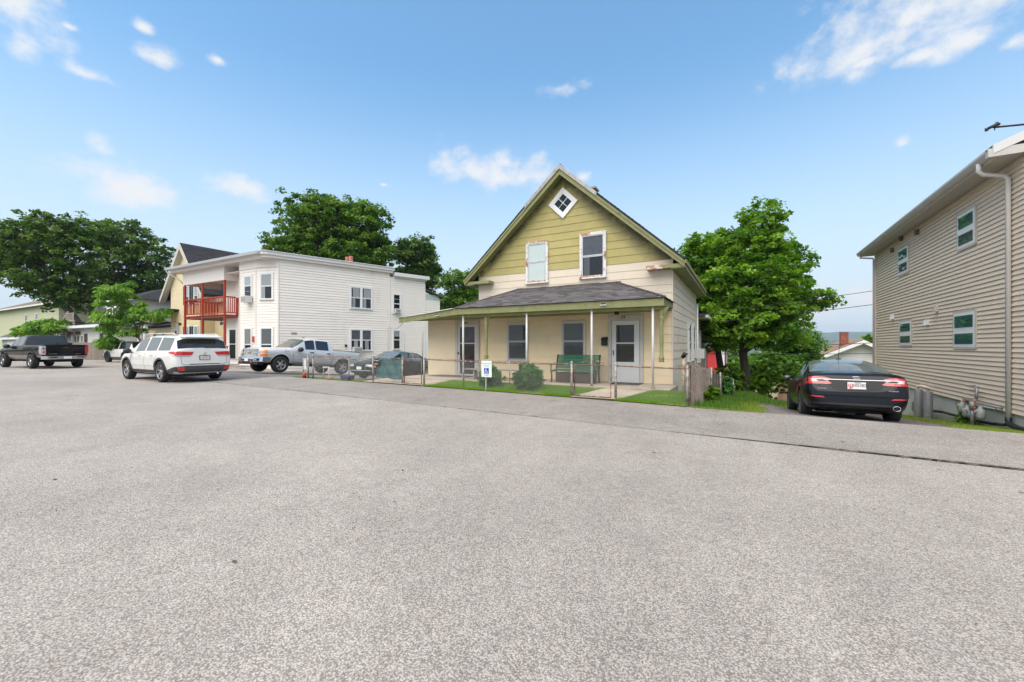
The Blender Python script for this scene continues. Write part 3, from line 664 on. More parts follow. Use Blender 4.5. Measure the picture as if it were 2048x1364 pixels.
for s in (1, -1): mb.tube([(cx-.17*1, 13.96, cz-.17*s), (cx+.17, 13.96, cz+.17*s)], .017, 4)
mb.build('glazing_bars', WHITE_TRIM, dw)
# ground-floor windows (behind the porch)
for a in (4.03, 6.29):
    w = window(H, F, a, .97, .78, 1.34, frame=M('porch_trim', (.55, .54, .52), .55, nv=.05), trim=.06, top=M('dusky_blind', (.15, .15, .145), .8), bot=M('dusky_blind2', (.11, .11, .11), .8, nv=.2, ns=2), split=.51, sashmat=M('grey_sash', (.40, .40, .40), .5), proud=.06)
# side windows, tall and narrow in this view
for y in (4.25, 5.95):
    window(H, FS, y, .9, .85, 1.45, frame=PEEL, trim=.09, top=M('pale_blind', (.45, .45, .42), .8), bot=M('pale_blind2', (.35, .34, .32), .8), sashmat=PEEL)
ac_unit(H, FS, 6.1, .93, .62, .42, .07, .42); window(H, FR, 1.2, .7, .8, 1.5, frame=PEEL, trim=.08); window(H, FR, 4.2, .7, .8, 1.5, frame=PEEL, trim=.08)
# right door, number 59
DOORW = M('door_white', (.62, .63, .63), .5, nv=.04, ns=3)
mb = MB(); fbox(mb, F, 7.93, 8.045, .0, .06, .25, 2.52); fbox(mb, F, 8.985, 9.10, .0, .06, .25, 2.52); fbox(mb, F, 8.045, 8.985, .0, .058, 2.34, 2.52); fbox(mb, F, 8.046, 8.984, .0, .02, .25, 2.339, )
d2 = mb.build('door_frame', M('door_casing', (.50, .47, .43), .6, nv=.08, ns=4), H)
mb = MB(); fbox(mb, F, 8.06, 8.20, .021, .05, .27, 2.33); fbox(mb, F, 8.80, 8.97, .021, .05, .27, 2.33); fbox(mb, F, 8.2, 8.8, .021, .049, 2.19, 2.33); fbox(mb, F, 8.2, 8.8, .021, .049, .27, .95); fbox(mb, F, 8.2, 8.8, .021, .045, 1.56, 1.60)
sd_ = mb.build('storm_door', DOORW, H)
for q0, q1 in ((.95, 1.56), (1.60, 2.19)): m2 = MB(); fbox(m2, F, 8.2, 8.8, .036, .040, q0, q1); m2.build('pane', GLASS, sd_)
mb = MB(); fbox(mb, F, 8.2, 8.8, .0205, .026, .95, 2.19); fbox(mb, F, 8.42, 8.62, .026, .030, 1.7, 2.02); mb.build('inner_door', M('brown_inner_door', (.05, .035, .028), .6), sd_)
mb = MB(); fbox(mb, F, 8.10, 8.125, .05, .085, 1.18, 1.34); mb.build('door_handle', M('dark_metal', (.03, .03, .03), .4, metal=.5), sd_)
mb = MB(); mb.box(-3.7, -2.8, 13.2, 13.93, SL+.001, SL+.02); tag(mb.build('door_mat', M('black_mat', (.02, .02, .022), .95)), 'dark door mat in front of the white door numbered 59', 'mat')
me = text_mesh('59', .155, M('black_number', (.01, .01, .01), .5), .012); xf(me, (-3.46, 14-.062, 2.435), (1, 0, 0), (0, 0, 1)); link('house_number', me, H)
# left door
mb = MB(); fbox(mb, F, 1.5, 1.62, .016, .075, .25, 2.5); fbox(mb, F, 2.56, 2.68, .016, .075, .25, 2.5); fbox(mb, F, 1.62, 2.56, .016, .073, 2.36, 2.5); d1 = mb.build('door_frame', M('door_casing2', (.48, .45, .40), .6, nv=.08, ns=4), H)
mb = MB(); fbox(mb, F, 1.63, 1.74, .018, .06, .27, 2.35); fbox(mb, F, 2.47, 2.555, .018, .06, .27, 2.35); fbox(mb, F, 1.74, 2.47, .018, .059, 2.26, 2.35); fbox(mb, F, 1.74, 2.47, .018, .059, 1.57, 1.61); fbox(mb, F, 1.74, 2.47, .018, .059, .27, .34)
s1 = mb.build('screen_door', M('aluminium_door', (.50, .50, .49), .5, metal=.2), H)
for q0, q1 in ((.34, 1.57), (1.61, 2.26)): m2 = MB(); fbox(m2, F, 1.74, 2.47, .045, .048, q0, q1); m2.build('pane', GLASS, s1)
mb = MB(); fbox(mb, F, 1.74, 2.47, .019, .026, .34, 2.26); mb.build('inner_door', M('dark_wood_door', (.045, .022, .016), .5, nv=.2, ns=6, stretch=(8, 8, .6)), s1)
mb = MB()
for k in range(7): a = PI*k/6; mb.tube([F.p(2.1, .031, 1.72), F.p(2.1+.3*math.cos(a), .031, 1.72+.46*math.sin(a)+.02)], .012, 4)
mb.build('fan_tracery', M('pale_tracery', (.22, .20, .16), .7), s1)
mb = MB(); fbox(mb, F, 1.655, 1.69, .06, .1, 1.15, 1.22); mb.build('door_handle', MATS['dark_metal'], s1)
mb = MB(); fbox(mb, F, 1.98, 2.14, .074, .08, 2.38, 2.46); pl = mb.build('number_plate', M('old_brass', (.20, .15, .11), .6), H)
mb = MB(); mb.box(-11.2, -9.3, 13.2, 13.95, SL+.001, SL+.018); tag(mb.build('door_mat', M('grey_mat', (.10, .09, .085), .95, nv=.2, ns=9)), 'wide grey mat in front of the dark left-hand door', 'mat')
# mailbox
mb = MB(); mb.box(-4.19, -4.0, 13.88, 13.98, 1.5, 1.76); m_ = mb.build('mailbox', M('black_metal', (.015, .015, .015), .45, metal=.3), H); mb = MB(); mb.hexa([(-4.20, 13.86, 1.70), (-3.99, 13.86, 1.70), (-3.99, 13.98, 1.70), (-4.20, 13.98, 1.70), (-4.20, 13.87, 1.72), (-3.99, 13.87, 1.72), (-3.99, 13.98, 1.79), (-4.20, 13.98, 1.79)]); mb.build('mailbox_lid', MATS['black_metal'], m_)
# porch roof
PR = MB(); A = (-9.13, 12.22); B = (-12.62, 12.95); C_ = (-13.3, 14.0)
top = (-7.46, 14.0, 3.62); topR = (-3.71, 14.0, 3.62)
PR.add([(-9.13, 12.22, 2.84), (-1.87, 12.22, 2.84), topR, top, (-1.87, 14, 2.84), (B[0], B[1], 2.66), (C_[0], C_[1], 2.74), (-9.27, 14, 3.0)],
       [(0, 1, 2, 3), (1, 4, 2), (0, 3, 7), (0, 7, 6, 5)])
pr = PR.build('porch_roof', RSHG, H)
L0 = 7.26; sl = math.hypot(1.78, .78); v = Vector((0, 1.78, .78))
def rows(r):
    f = r/sl
    if f > .995: return None
    return (f*1.67, L0-f*1.84)
shingles(pr, (-9.13, 12.19, 2.845), (1, 0, 0), v, rows, .30, .14, SHGL)
vv = Vector((-1.84, 0, .78)); sl2 = math.hypot(1.84, .78)
shingles(pr, (-1.84, 12.19, 2.845), (0, 1, 0), vv, lambda r: (r/sl2*1.8, 1.8) if r/sl2 < .97 else None, .30, .14, SHGL)
vl = (Vector(top)-Vector((-9.27, 14, 3.0))); 
mb = MB(); q = [(-1.84, 12.2, 2.86), topR]; mb.tube([(-1.86, 12.2, 2.865), (topR[0], topR[1]-.02, topR[2]+.025)], .035, 5, smooth=False); mb.tube([(-9.13, 12.2, 2.865), (top[0], top[1]-.02, top[2]+.025)], .03, 5, smooth=False)
x = top[0]
while x < topR[0]: mb.box(x, x+.24, 13.90, 13.985, 3.60, 3.655+random.uniform(-.012, .012)); x += .245
mb.build('hip_caps', M('hip_shingle', (.10, .085, .085), .9, nv=.3, ns=8), pr)
mb = MB()
def fas(p, q, z0a, z1a, z0b, z1b, th=.03):
    p, q = Vector((p[0], p[1], 0)), Vector((q[0], q[1], 0)); n = (q-p).normalized(); n = Vector((n.y, -n.x, 0))*th
    V_ = lambda a, z: (a.x, a.y, z); mb.hexa([V_(p+n, z0a), V_(q+n, z0b), V_(q, z0b), V_(p, z0a), V_(p+n, z1a), V_(q+n, z1b), V_(q, z1b), V_(p, z1a)])
fas((-9.13, 12.27), (-1.93, 12.27), 2.62, 2.835, 2.62, 2.835); fas((-12.6, 13.02), (-9.13, 12.27), 2.44, 2.655, 2.62, 2.835); fas((-1.93, 12.24), (-1.93, 13.98), 2.62, 2.835, 2.70, 2.835)
fas((-13.25, 14.05), (-12.6, 13.02), 2.60, 2.72, 2.44, 2.655); pf = mb.build('porch_fascia', OLTRIM, H)
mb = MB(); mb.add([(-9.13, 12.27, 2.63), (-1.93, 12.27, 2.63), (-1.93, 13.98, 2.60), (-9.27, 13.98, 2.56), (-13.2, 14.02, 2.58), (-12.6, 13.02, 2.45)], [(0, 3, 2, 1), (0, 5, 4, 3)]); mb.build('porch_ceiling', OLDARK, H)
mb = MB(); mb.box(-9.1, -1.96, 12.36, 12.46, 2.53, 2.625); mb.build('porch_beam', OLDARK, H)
mb = MB(); mb.hexa([(-12.3, 12.90, 2.665), (-9.25, 12.20, 2.84), (-9.25, 12.5, 2.86), (-12.3, 13.2, 2.69), (-12.3, 12.90, 2.685), (-9.25, 12.20, 2.862), (-9.25, 12.5, 2.882), (-12.3, 13.2, 2.71)]); mb.build('white_drip_edge', M('white_membrane', (.72, .73, .74), .5), H)
for x, y in ((-8.86, 12.36), (-6.27, 12.36), (-4.03, 12.36), (-2.22, 12.36)):
    mb = MB(); mb.tube([(x, y, SL), (x, y, 2.63)], .034, 12); p_ = mb.build('porch_pole', POLE, H); mb = MB(); mb.tube([(x, y, SL), (x, y, SL+.06)], .055, 12); mb.build('pole_foot', RUST, p_)
for x in (-2.0, -7.93):      # sawn-off turned posts that hang from the beam
    mb = MB(); mb.lathe([(.0, 1.03), (.075, 1.03), (.078, 1.06), (.066, 1.08), (.078, 1.11), (.075, 1.16), (.055, 1.19), (.052, 1.5), (.058, 1.62), (.052, 1.75), (.056, 1.78), (.050, 1.81), (.055, 2.1), (.064, 2.14), (.05, 2.17), (.075, 2.22), (.075, 2.3), (.06, 2.33), (.07, 2.36), (.07, 2.62)], 14, c=(x, 12.46, 0)); hp = mb.build('hanging_turned_post', OLTRIM, H)
    mb = MB(); mb.sweep([(x+.06, 12.44, 2.6), (x+.22, 12.44, 2.6), (x+.07, 12.44, 2.38)], (0, .04, 0)); mb.build('bracket', OLTRIM, hp)
for x, y, zc in ((-3.62, 12.235, 2.73), (-10.1, 12.44, 2.66)):
    mb = MB(); mb.box(x-.09, x+.09, y-.05, y, zc-.03, zc+.03); m_ = mb.build('fascia_light', M('lamp_white', (.62, .62, .58), .5), H); mb = MB(); mb.box(x-.08, x+.08, y-.055, y-.049, zc+.0, zc+.034); mb.build('solar_cell', M('solar_black', (.02, .02, .03), .3), m_)
mb = MB(); mb.box(-3.58, -3.46, 13.3, 13.42, 2.50, 2.6); mb.build('ceiling_lamp', MATS['black_metal'], H)

# ------------------------------------------------------------------ green bench on the porch
BG = M('bench_green', (.02, .13, .07), .5, nv=.15, ns=6); BG2 = M('bench_iron', (.02, .05, .04), .5)
b = thing('garden_bench', 'dark green slatted bench with a high back standing on the porch', 'bench', (-4.85, 13.2, SL))
mb = MB()
for k in range(11):
    z = SL+.47+k*.042; y = 13.38+.012*k; m = MB(); m.box(-5.6, -4.12, y, y+.02, z, z+.034); m.build('back_slat', BG, b)
for k in range(6):
    y = 12.93+k*.072; m = MB(); m.box(-5.6, -4.12, y, y+.058, SL+.40+.004*k, SL+.425+.004*k); m.build('seat_slat', BG, b)
for x in (-5.63, -4.12):
    m = MB(); m.tube([(x, 12.95, SL), (x, 12.97, SL+.22), (x, 12.92, SL+.40)], .028, 6); m.tube([(x, 13.45, SL), (x, 13.38, SL+.25), (x, 13.40, SL+.5), (x, 13.52, SL+.93)], .028, 6); m.tube([(x, 13.42, SL+.38), (x, 12.92, SL+.38)], .022, 6); m.tube([(x, 13.42, SL+.60), (x, 13.2, SL+.63), (x, 12.92, SL+.60), (x, 12.90, SL+.40)], .022, 6); m.build('bench_end', BG2, b)
m = MB(); m.box(-5.5, -4.2, 13.0, 13.4, SL+.02, SL+.33); m.build('under_seat_shadow_box', M('painted_bench_shade', (.05, .035, .025), .8, nv=.3, ns=4), None); tag(bpy.data.objects['under_seat_shadow_box'], 'low brown box stowed beneath the green porch bench', 'box'); bpy.data.objects['under_seat_shadow_box'].name = 'bench_shade_box'  # dark box added as painted shade under the seat
# grey plank bench
b = thing('plank_bench', 'low weathered grey plank bench behind the wire fence', 'bench', (-7.6, 12.6, SL)); WG = M('weathered_plank', (.24, .23, .21), .85, nv=.2, ns=5, stretch=(.5, 4, 4))
m = MB(); m.box(-8.95, -6.3, 12.5, 12.78, SL+.36, SL+.40); m.build('seat', WG, b)
for x in (-8.55, -6.8): m = MB(); m.hexa([(x, 12.5, SL), (x+.05, 12.5, SL), (x+.05, 12.58, SL), (x, 12.58, SL), (x, 12.56, SL+.36), (x+.05, 12.56, SL+.36), (x+.05, 12.70, SL+.36), (x, 12.70, SL+.36)]); m.hexa([(x, 12.72, SL), (x+.05, 12.72, SL), (x+.05, 12.8, SL), (x, 12.8, SL), (x, 12.60, SL+.359), (x+.05, 12.60, SL+.359), (x+.05, 12.74, SL+.359), (x, 12.74, SL+.359)]); m.build('leg', WG, b)
# ================================================================== tan house on the right
TAN = M('tan_siding', (.69, .585, .465), .55, nv=.025, ns=2, bump=.1, bs=60, rand=.03)
TANT = M('tan_trim', (.52, .47, .40), .55); GUT = M('gutter_metal', (.50, .475, .44), .4, metal=.1, nv=.05, ns=3)
FOUND = M('painted_foundation', (.47, .49, .45), .8, nv=.08, ns=1.2, bump=.2, bs=30); add_noise_mix(FOUND, 1.2, .56, .7, (.33, .31, .26))
T = thing('tan_house', 'two-storey house clad in tan clapboard at the right edge of the picture', 'house', (9, 18, 0))
mb = MB(); mb.box(5.0, 13, 12.12, 22.9, .055, 5.45); tw = mb.build('wall', TAN, T)
mb = MB(); mb.box(5.03, 12.9, 12.35, 22.85, -2.0, .055); mb.build('foundation', FOUND, T)
FT = Fr((5.0, 11.0), (0, 1), (-1, 0))
WT = [(14.22, 15.42, 1.42, 2.37), (18.55, 19.72, 1.48, 2.36), (14.22, 15.2, 3.96, 4.90), (18.85, 19.9, 3.99, 4.95)]
boards(tw, FT, lambda z: (1.13, 11.86), .06, 5.36, .107, TAN, seg=3.66, gap=.020, out=.028, holes=[(a-11-.03, b-11+.03, z0-.02, z1) for a, b, z0, z1 in WT])
mb = MB(); mb.box(4.955, 5.0, 22.82, 22.93, .04, 5.4); mb.box(4.95, 5.05, 12.06, 12.125, .04, 5.4); mb.build('corner_post', M('pale_trim', (.62, .55, .50), .5), T)
for i, (a, b_, z0, z1) in enumerate(WT):
    window(T, FT, a-11+.03, z0+.04, b_-a-.06, z1-z0-.07, frame=TANT, sashmat=WHITE_TRIM, trim=.055, top=GREENSC, bot=GREENSC if i in (0,) else M('dark_blind', (.17, .18, .185), .8, nv=.2), split=.48, sill=False, proud=.03, sash=.075, pane=glass_mat('tan_glass', (.8, .84, .86), .38))
# eave: soffit, fascia, gutter, shingles
mb = MB(); mb.box(4.58, 4.985, 12.28, 23.2, 5.36, 5.38); so = mb.build('soffit', M('soffit_tan', (.46, .42, .37), .7), T)
mb = MB(); mb.box(4.55, 4.58, 12.28, 23.25, 5.35, 5.53); mb.build('fascia', TANT, T)
prof = [(4.55, 5.54), (4.43, 5.54), (4.43, 5.49), (4.455, 5.44), (4.48, 5.40), (4.55, 5.39)]
mb = MB(); mb.sweep([(x, 12.22, z) for x, z in prof], (0, 11.1, 0)); gt = mb.build('gutter', GUT, T)
mb = MB(); mb.box(4.43, 5.02, 12.17, 12.275, 5.36, 5.53); mb.build('cornice_return', GUT, T)
mb = MB(); mb.hexa([(4.50, 12.2, 5.545), (8.9, 12.2, 7.45), (8.9, 23.25, 7.45), (4.50, 23.25, 5.545), (4.50, 12.2, 5.60), (8.9, 12.2, 7.52), (8.9, 23.25, 7.52), (4.50, 23.25, 5.60)]); rt = mb.build('roof', M('brown_shingle', (.13, .09, .07), .9, nv=.3, ns=6, bump=.4, bs=60), T)
mb = MB(); mb.sweep([(5.0, 12.11, 5.4), (12.9, 12.11, 5.4), (8.9, 12.11, 7.4)], (0, .02, 0)); mb.build('gable', TAN, T)
boards(tw, Fr((5.0, 12.10), (1, 0)), lambda z: (.03, 7.97) if z < 5.45 else (((z-5.45)*2.05+.03, 7.97-(z-5.45)*2.05) if z < 7.2 else None), .06, 7.2, .107, TAN, gap=.02, out=.028, joined=True, name='front_siding_board')
mb = MB(); mb.hexa([(4.5, 12.16, 5.42), (8.9, 12.16, 7.3), (8.9, 12.2, 7.3), (4.5, 12.2, 5.42), (4.5, 12.16, 5.6), (8.9, 12.16, 7.5), (8.9, 12.2, 7.5), (4.5, 12.2, 5.6)]); mb.build('rake_board', M('pale_trim2', (.60, .60, .60), .5), T)
DSP = M('downspout_metal', (.60, .58, .55), .4, nv=.05)
def flat_tube(mb, pts, w, h):   # square-ish downspout
    mb.tube(pts, w, 8, smooth=True)
mb = MB(); flat_tube(mb, [(4.49, 12.72, 5.42), (4.49, 12.74, 5.26), (4.56, 12.74, 5.18), (4.86, 12.74, 5.10), (4.93, 12.74, 5.02), (4.935, 12.74, -.05)], .045, .06); d_ = mb.build('downspout', DSP, T)
mb = MB(); flat_tube(mb, [(4.49, 23.1, 5.42), (4.52, 23.1, 5.3), (4.92, 22.98, 5.22), (4.94, 22.97, 5.1), (4.94, 22.97, -.9)], .035, .05); mb.build('downspout', M('pink_downspout', (.62, .50, .46), .45), T)
mb = MB(); mb.tube([(4.935, 12.74, -.02), (4.935, 12.74, -.10), (4.9, 12.6, -.15), (4.88, 12.2, -.17), (4.95, 11.2, -.14), (5.0, 9.9, -.10)], .055, 10); tag(mb.build('drain_hose', M('black_plastic', (.012, .012, .012), .45)), 'black corrugated drain hose lying at the foot of the downspout', 'hose')
mb = MB(); mb.tube([(4.93, 17.5, -.50), (4.92, 16, -.36), (4.95, 14.5, -.33), (4.93, 13.4, -.26), (4.95, 12.9, -.2)], .035, 8); tag(mb.build('drain_pipe', MATS['black_plastic']), 'black pipe running along the foot of the tan house wall', 'pipe')
for y, z, nm, mt in ((20.5, 2.56, 'vent_cap', WHITE_TRIM), (17.2, 2.2, 'vent_cap', WHITE_TRIM), (16.5, 2.56, 'vent_cap', TANT), (18.0, 5.14, 'junction_box', M('brown_box', (.14, .11, .09), .7)), (20.5, 5.06, 'junction_box', MATS['brown_box']), (19.5, 5.28, 'junction_box', MATS['brown_box'])):
    m = MB(); m.box(4.90, 4.985, y-.07, y+.07, z-.07, z+.09); o = m.build(nm, mt, T)
    if nm == 'vent_cap': m = MB(); m.box(4.87, 4.905, y-.055, y+.055, z-.09, z+.02); m.build('flap', mt, o)
m = MB(); m.box(5.0, 5.028, 17.85, 18.65, -.67, -.38); m.build('foundation_vent', M('vent_grey', (.17, .165, .16), .7, nv=.2, ns=20), T)
# bollards
BOL = M('bollard_paint', (.19, .195, .205), .5, metal=.2, nv=.12, ns=6); add_noise_mix(BOL, 4, .6, .68, (.16, .10, .07))
for (y, zt_, lab) in ((17.05, .17, 'grey steel bollard nearest the black sedan, white elbow pipe behind it'), (16.3, .17, 'grey steel bollard nearer the gas meters')):
    m = MB(); zb = G(4.75, y); m.lathe([(.0, zt_), (.095, zt_), (.1, zt_-.01), (.1, zb-.1)], 20, c=(4.72, y, 0)); tag(m.build('bollard', BOL), lab, 'bollard', 'steel bollards beside the tan house')
m = MB(); m.tube([(5.0, 17.1, .20), (4.9, 17.15, .24), (4.84, 17.25, .255), (4.8, 17.35, .24), (4.79, 17.40, .18), (4.79, 17.4, .12)], .042, 10); m.build('elbow_pipe', M('cream_pvc', (.66, .58, .52), .4), T)
# gas meters
mt = thing('gas_meters', 'rusty grey gas meters and pipes on the wall of the tan house', 'gas meter', (4.75, 13.9, -.3)); GP = M('gas_pipe', (.25, .26, .26), .5, metal=.3, nv=.2, ns=9); add_noise_mix(GP, 7, .56, .64, (.35, .16, .08))
m = MB(); m.tube([(4.98, 14.25, .52), (4.82, 14.25, .52), (4.82, 13.75, .50)], .016, 8); m.tube([(4.98, 14.25, .52), (4.98, 14.25, .28)], .016); m.tube([(4.98, 14.12, .42), (4.85, 14.12, .42), (4.85, 13.9, .40), (4.85, 13.9, .22)], .016); m.tube([(4.82, 13.75, .50), (4.82, 13.75, .25), (4.82, 14.15, .2), (4.82, 14.2, .12)], .02)
m.tube([(4.72, 14.1, .2), (4.76, 13.55, .18), (4.85, 13.2, .16), (4.97, 13.05, .14)], .028); m.tube([(4.72, 13.75, .10), (4.78, 13.3, .12), (4.9, 13.12, .10)], .02); m.build('pipes', GP, mt)
m = MB(); m.tube([(4.70, 13.62, .12), (4.70, 13.62, G(4.7, 13.6)-.05)], .035, 10); m.tube([(4.70, 13.62, .2), (4.70, 13.62, .0)], .05, 10); m.build('riser_pipe', GP, mt)
for i, (y, z, r) in enumerate(((14.22, -.02, .095), (13.97, -.10, .10), (13.72, -.08, .10), (13.36, -.05, .085))):
    m = MB(); m.lathe([(0, .17), (.035, .17), (.04, .12), (r*.8, .1), (r, .04), (r, -.06), (r*.75, -.12), (0, -.13)], 14, c=(4.74, y, z)); g = m.build('meter', M('meter_grey', (.24, .27, .25), .5, nv=.15, ns=9), mt)
    m = MB(); m.tube([(4.66, y, z+.04), (4.635, y, z+.04)], .045, 12); m.build('dial', M('dial', (.28, .22, .2), .3), g)
for (y, z) in ((14.05, .17), (13.62, .22), (13.62, .05)): m = MB(); m.lathe([(0, .04), (.05, .03), (.055, 0), (.05, -.03), (0, -.04)], 12, c=(4.73, y, z)); m.build('regulator', M('rusty_orange', (.34, .15, .09), .8, nv=.3, ns=10), mt)
# antenna over the roof
an = thing('roof_antenna', 'dark aerial arm with a small head reaching over the tan roof', 'antenna', (6.6, 13.9, 6.0)); AM = M('antenna_dark', (.03, .03, .04), .5)
m = MB(); m.tube([(4.78, 12.90, 6.22), (5.6, 13.4, 6.33), (7.2, 14.4, 6.55)], .022, 8); m.build('arm', AM, an)
m = MB(); m.tube([(7.2, 14.4, 6.6), (7.2, 14.4, 6.7)], .03); m.tube([(7.0, 14.3, 5.6), (7.0, 14.3, 6.75)], .025, 8); m.build('mast', AM, an)
m = MB(); m.tube([(4.68, 12.9, 6.21), (4.83, 12.86, 6.27)], [.03, .035], 8); m.tube([(4.80, 12.86, 6.29), (4.86, 12.9, 6.26)], .028, 8); m.tube([(4.67, 12.9, 6.23), (4.67, 12.9, 6.17)], .03, 8); m.tube([(4.80, 12.92, 6.2), (4.80, 12.92, 6.16)], .01, 6); m.build('head', AM, an)
# ================================================================== white flat-roofed house
VIN = M('white_vinyl', (.82, .765, .70), .5, nv=.02, ns=1.5, tint=.015); add_noise_mix(VIN, .7, .58, .85, (.66, .62, .55), stretch=(1.5, 1.5, .35)); VINT = M('white_vinyl_trim', (.72, .67, .64), .5)
WROOF = M('white_roof_edge', (.68, .68, .67), .45, nv=.04); GUTG = M('grey_gutter', (.47, .49, .51), .35, metal=.2)
REDP = M('red_deck_paint', (.40, .045, .022), .55, nv=.15, ns=5, rand=.12); REDD = M('red_deck_dark', (.20, .04, .03), .7, nv=.2)
Wh = thing('flat_roof_house', 'white vinyl-clad two-storey house with flat roof and red balcony', 'house', (-28, 20, 0))
Dw = Vector((.312, .95, 0)).normalized(); Nw = (Dw.y, -Dw.x)
A0 = (-26.35, 16.27); P1 = (-28.0, 15.8); PL = (-29.9, 15.8)
def at(t, d=0): return (A0[0]+Dw.x*t+Nw[0]*d, A0[1]+Dw.y*t+Nw[1]*d)
ZT = 7.14
body = [P1, A0, at(7.75), (at(7.75)[0]-10, at(7.75)[1]), (-33.6, 24), (-33.6, 16.75), (-29.9, 16.75), PL]
mb = MB(); mb.slab(body, -1.5, ZT); ww = mb.build('wall', VIN, Wh)
mb = MB(); mb.slab([at(7.76), at(10.89), (at(10.89)[0]-8, at(10.89)[1]), (at(7.76)[0]-8, at(7.76)[1])], -2, 6.85); w2 = mb.build('rear_wall', VIN, Wh)
mb = MB(); mb.slab([at(10.9), at(12.3), (at(12.3)[0]-7, at(12.3)[1]), (at(10.9)[0]-7, at(10.9)[1])], -2, lambda x, y: 5.95 if y < 27.5 else 5.45); w3 = mb.build('shed_wall', VIN, Wh)
E_ = .178
Fs = Fr(A0, Dw, Nw); Fc = Fr(P1, (A0[0]-P1[0], A0[1]-P1[1])); Ff = Fr(PL, (1, 0)); Fr2 = Fr((-33.6, 16.75), (1, 0))
# every course one board along the long wall, the short faces joined
boards(ww, Fs, lambda z: (.06, 7.7), -.2, 7.1, E_, VIN, seg=3.66, gap=.013, out=.028)
boards(w2, Fs, lambda z: (7.8, 10.86), -.2, 6.8, E_, VIN, gap=.013, out=.028, joined=True, name='rear_siding_board'); boards(w3, Fs, lambda z: (10.93, 12.28), -.2, 5.3, E_, VIN, gap=.013, out=.028, joined=True, name='shed_siding_board')
cl = math.hypot(A0[0]-P1[0], A0[1]-P1[1])
boards(ww, Fc, lambda z: (.05, cl-.05), -.2, 6.62, E_, VIN, gap=.013, out=.028, joined=True, name='bay_siding_board'); boards(ww, Ff, lambda z: (.05, 1.85), -.2, 6.62, E_, VIN, gap=.013, out=.028, joined=True, name='front_siding_board')
boards(ww, Fr2, lambda z: (.05, 3.7), -.2, 6.6, E_, VIN, gap=.013, out=.028, joined=True, name='recess_siding_board')
mb = MB()
for p in (at(0), at(7.75, .0), at(10.88), P1, PL, (-33.6, 16.75)): mb.tube([(p[0], p[1], -1), (p[0], p[1], 6.9 if p != at(10.88) else 6.6)], .055, 4, smooth=False)
p = at(12.29); mb.tube([(p[0], p[1], -1), (p[0], p[1], 5.3)], .05, 4, smooth=False); mb.build('corner_posts', VINT, Wh)
# cornice: frieze panels, fascia, roof slab
mb = MB(); fbox(mb, Ff, -.05, 1.95, 0, .05, 6.6, 7.14); fbox(mb, Fc, -.02, cl+.02, 0, .06, 6.62, 7.14); mb.build('frieze', VINT, Wh)
RC = (-26.55, 15.42)
mb = MB(); mb.slab([(-38.9, 15.42), RC, at(-.6, .22), at(7.95, .22), at(7.95, -8), (-38.9, 24)], 7.13, 7.30); mb.build('roof_slab', VINT, Wh)
mb = MB(); mb.slab([(-39.05, 15.30), (RC[0]+.1, 15.30), at(-.7, .30), at(8.02, .30), at(8.02, -8), (-39.05, 24)], 7.30, 7.50); mb.build('roof_edge', WROOF, Wh)
mb = MB(); mb.slab([(-39.1, 15.24), (RC[0]+.15, 15.24), at(-.75, .36), at(8.06, .36), at(8.06, -8), (-39.1, 24)], 7.50, 7.54); mb.build('drip_edge', M('roof_white', (.75, .75, .74), .5), Wh)
mb = MB(); mb.slab([at(8.05, .30), at(11.15, .30), at(11.15, -7), at(8.05, -7)], 6.92, 7.2); mb.slab([at(8.07, .12), at(11.0, .12), at(11.0, -7), at(8.07, -7)], 6.8, 6.92); mb.build('rear_roof_edge', WROOF, Wh)
mb = MB(); q = [at(10.95, .22), at(12.65, .22), at(12.65, -6), at(10.95, -6)]; mb.slab(q, lambda x, y: 6.05 if y < 27.6 else 5.52, lambda x, y: 6.13 if y < 27.6 else 5.60); mb.build('shed_roof', RSHG, Wh)
mb = MB(); fbox(mb, Fs, 10.95, 12.25, .0, .012, 5.25, 5.75); mb.build('bare_panel', M('teal_board', (.42, .55, .50), .7), Wh)
mb = MB(); mb.sweep([(-39.2, 15.30, 7.33), (-39.2, 15.14, 7.33), (-39.2, 15.12, 7.5), (-39.2, 15.30, 7.5)], (12.5, 0, 0)); mb.build('gutter', GUTG, Wh)
mb = MB(); mb.tube([(-39.0, 15.2, 7.33), (-39.0, 15.25, 7.15), (-38.1, 15.7, 6.55), (-37.95, 15.85, 6.3)], .05, 8); mb.build('downspout', M('pale_downspout', (.58, .55, .52), .4), Wh)
# balcony beam, ceiling
mb = MB(); mb.box(-37.9, -32.0, 15.82, 15.95, 6.15, 7.13); mb.box(-37.9, -37.78, 15.95, 18.5, 6.15, 7.13); mb.box(-32.12, -32.0, 15.95, 16.74, 6.15, 7.13); mb.build('balcony_beam', VINT, Wh)
mb = MB(); mb.box(-37.78, -33.62, 15.96, 18.6, 6.6, 6.64); mb.box(-33.6, -29.92, 15.96, 16.74, 6.6, 6.64); mb.build('balcony_ceiling', VINT, Wh)
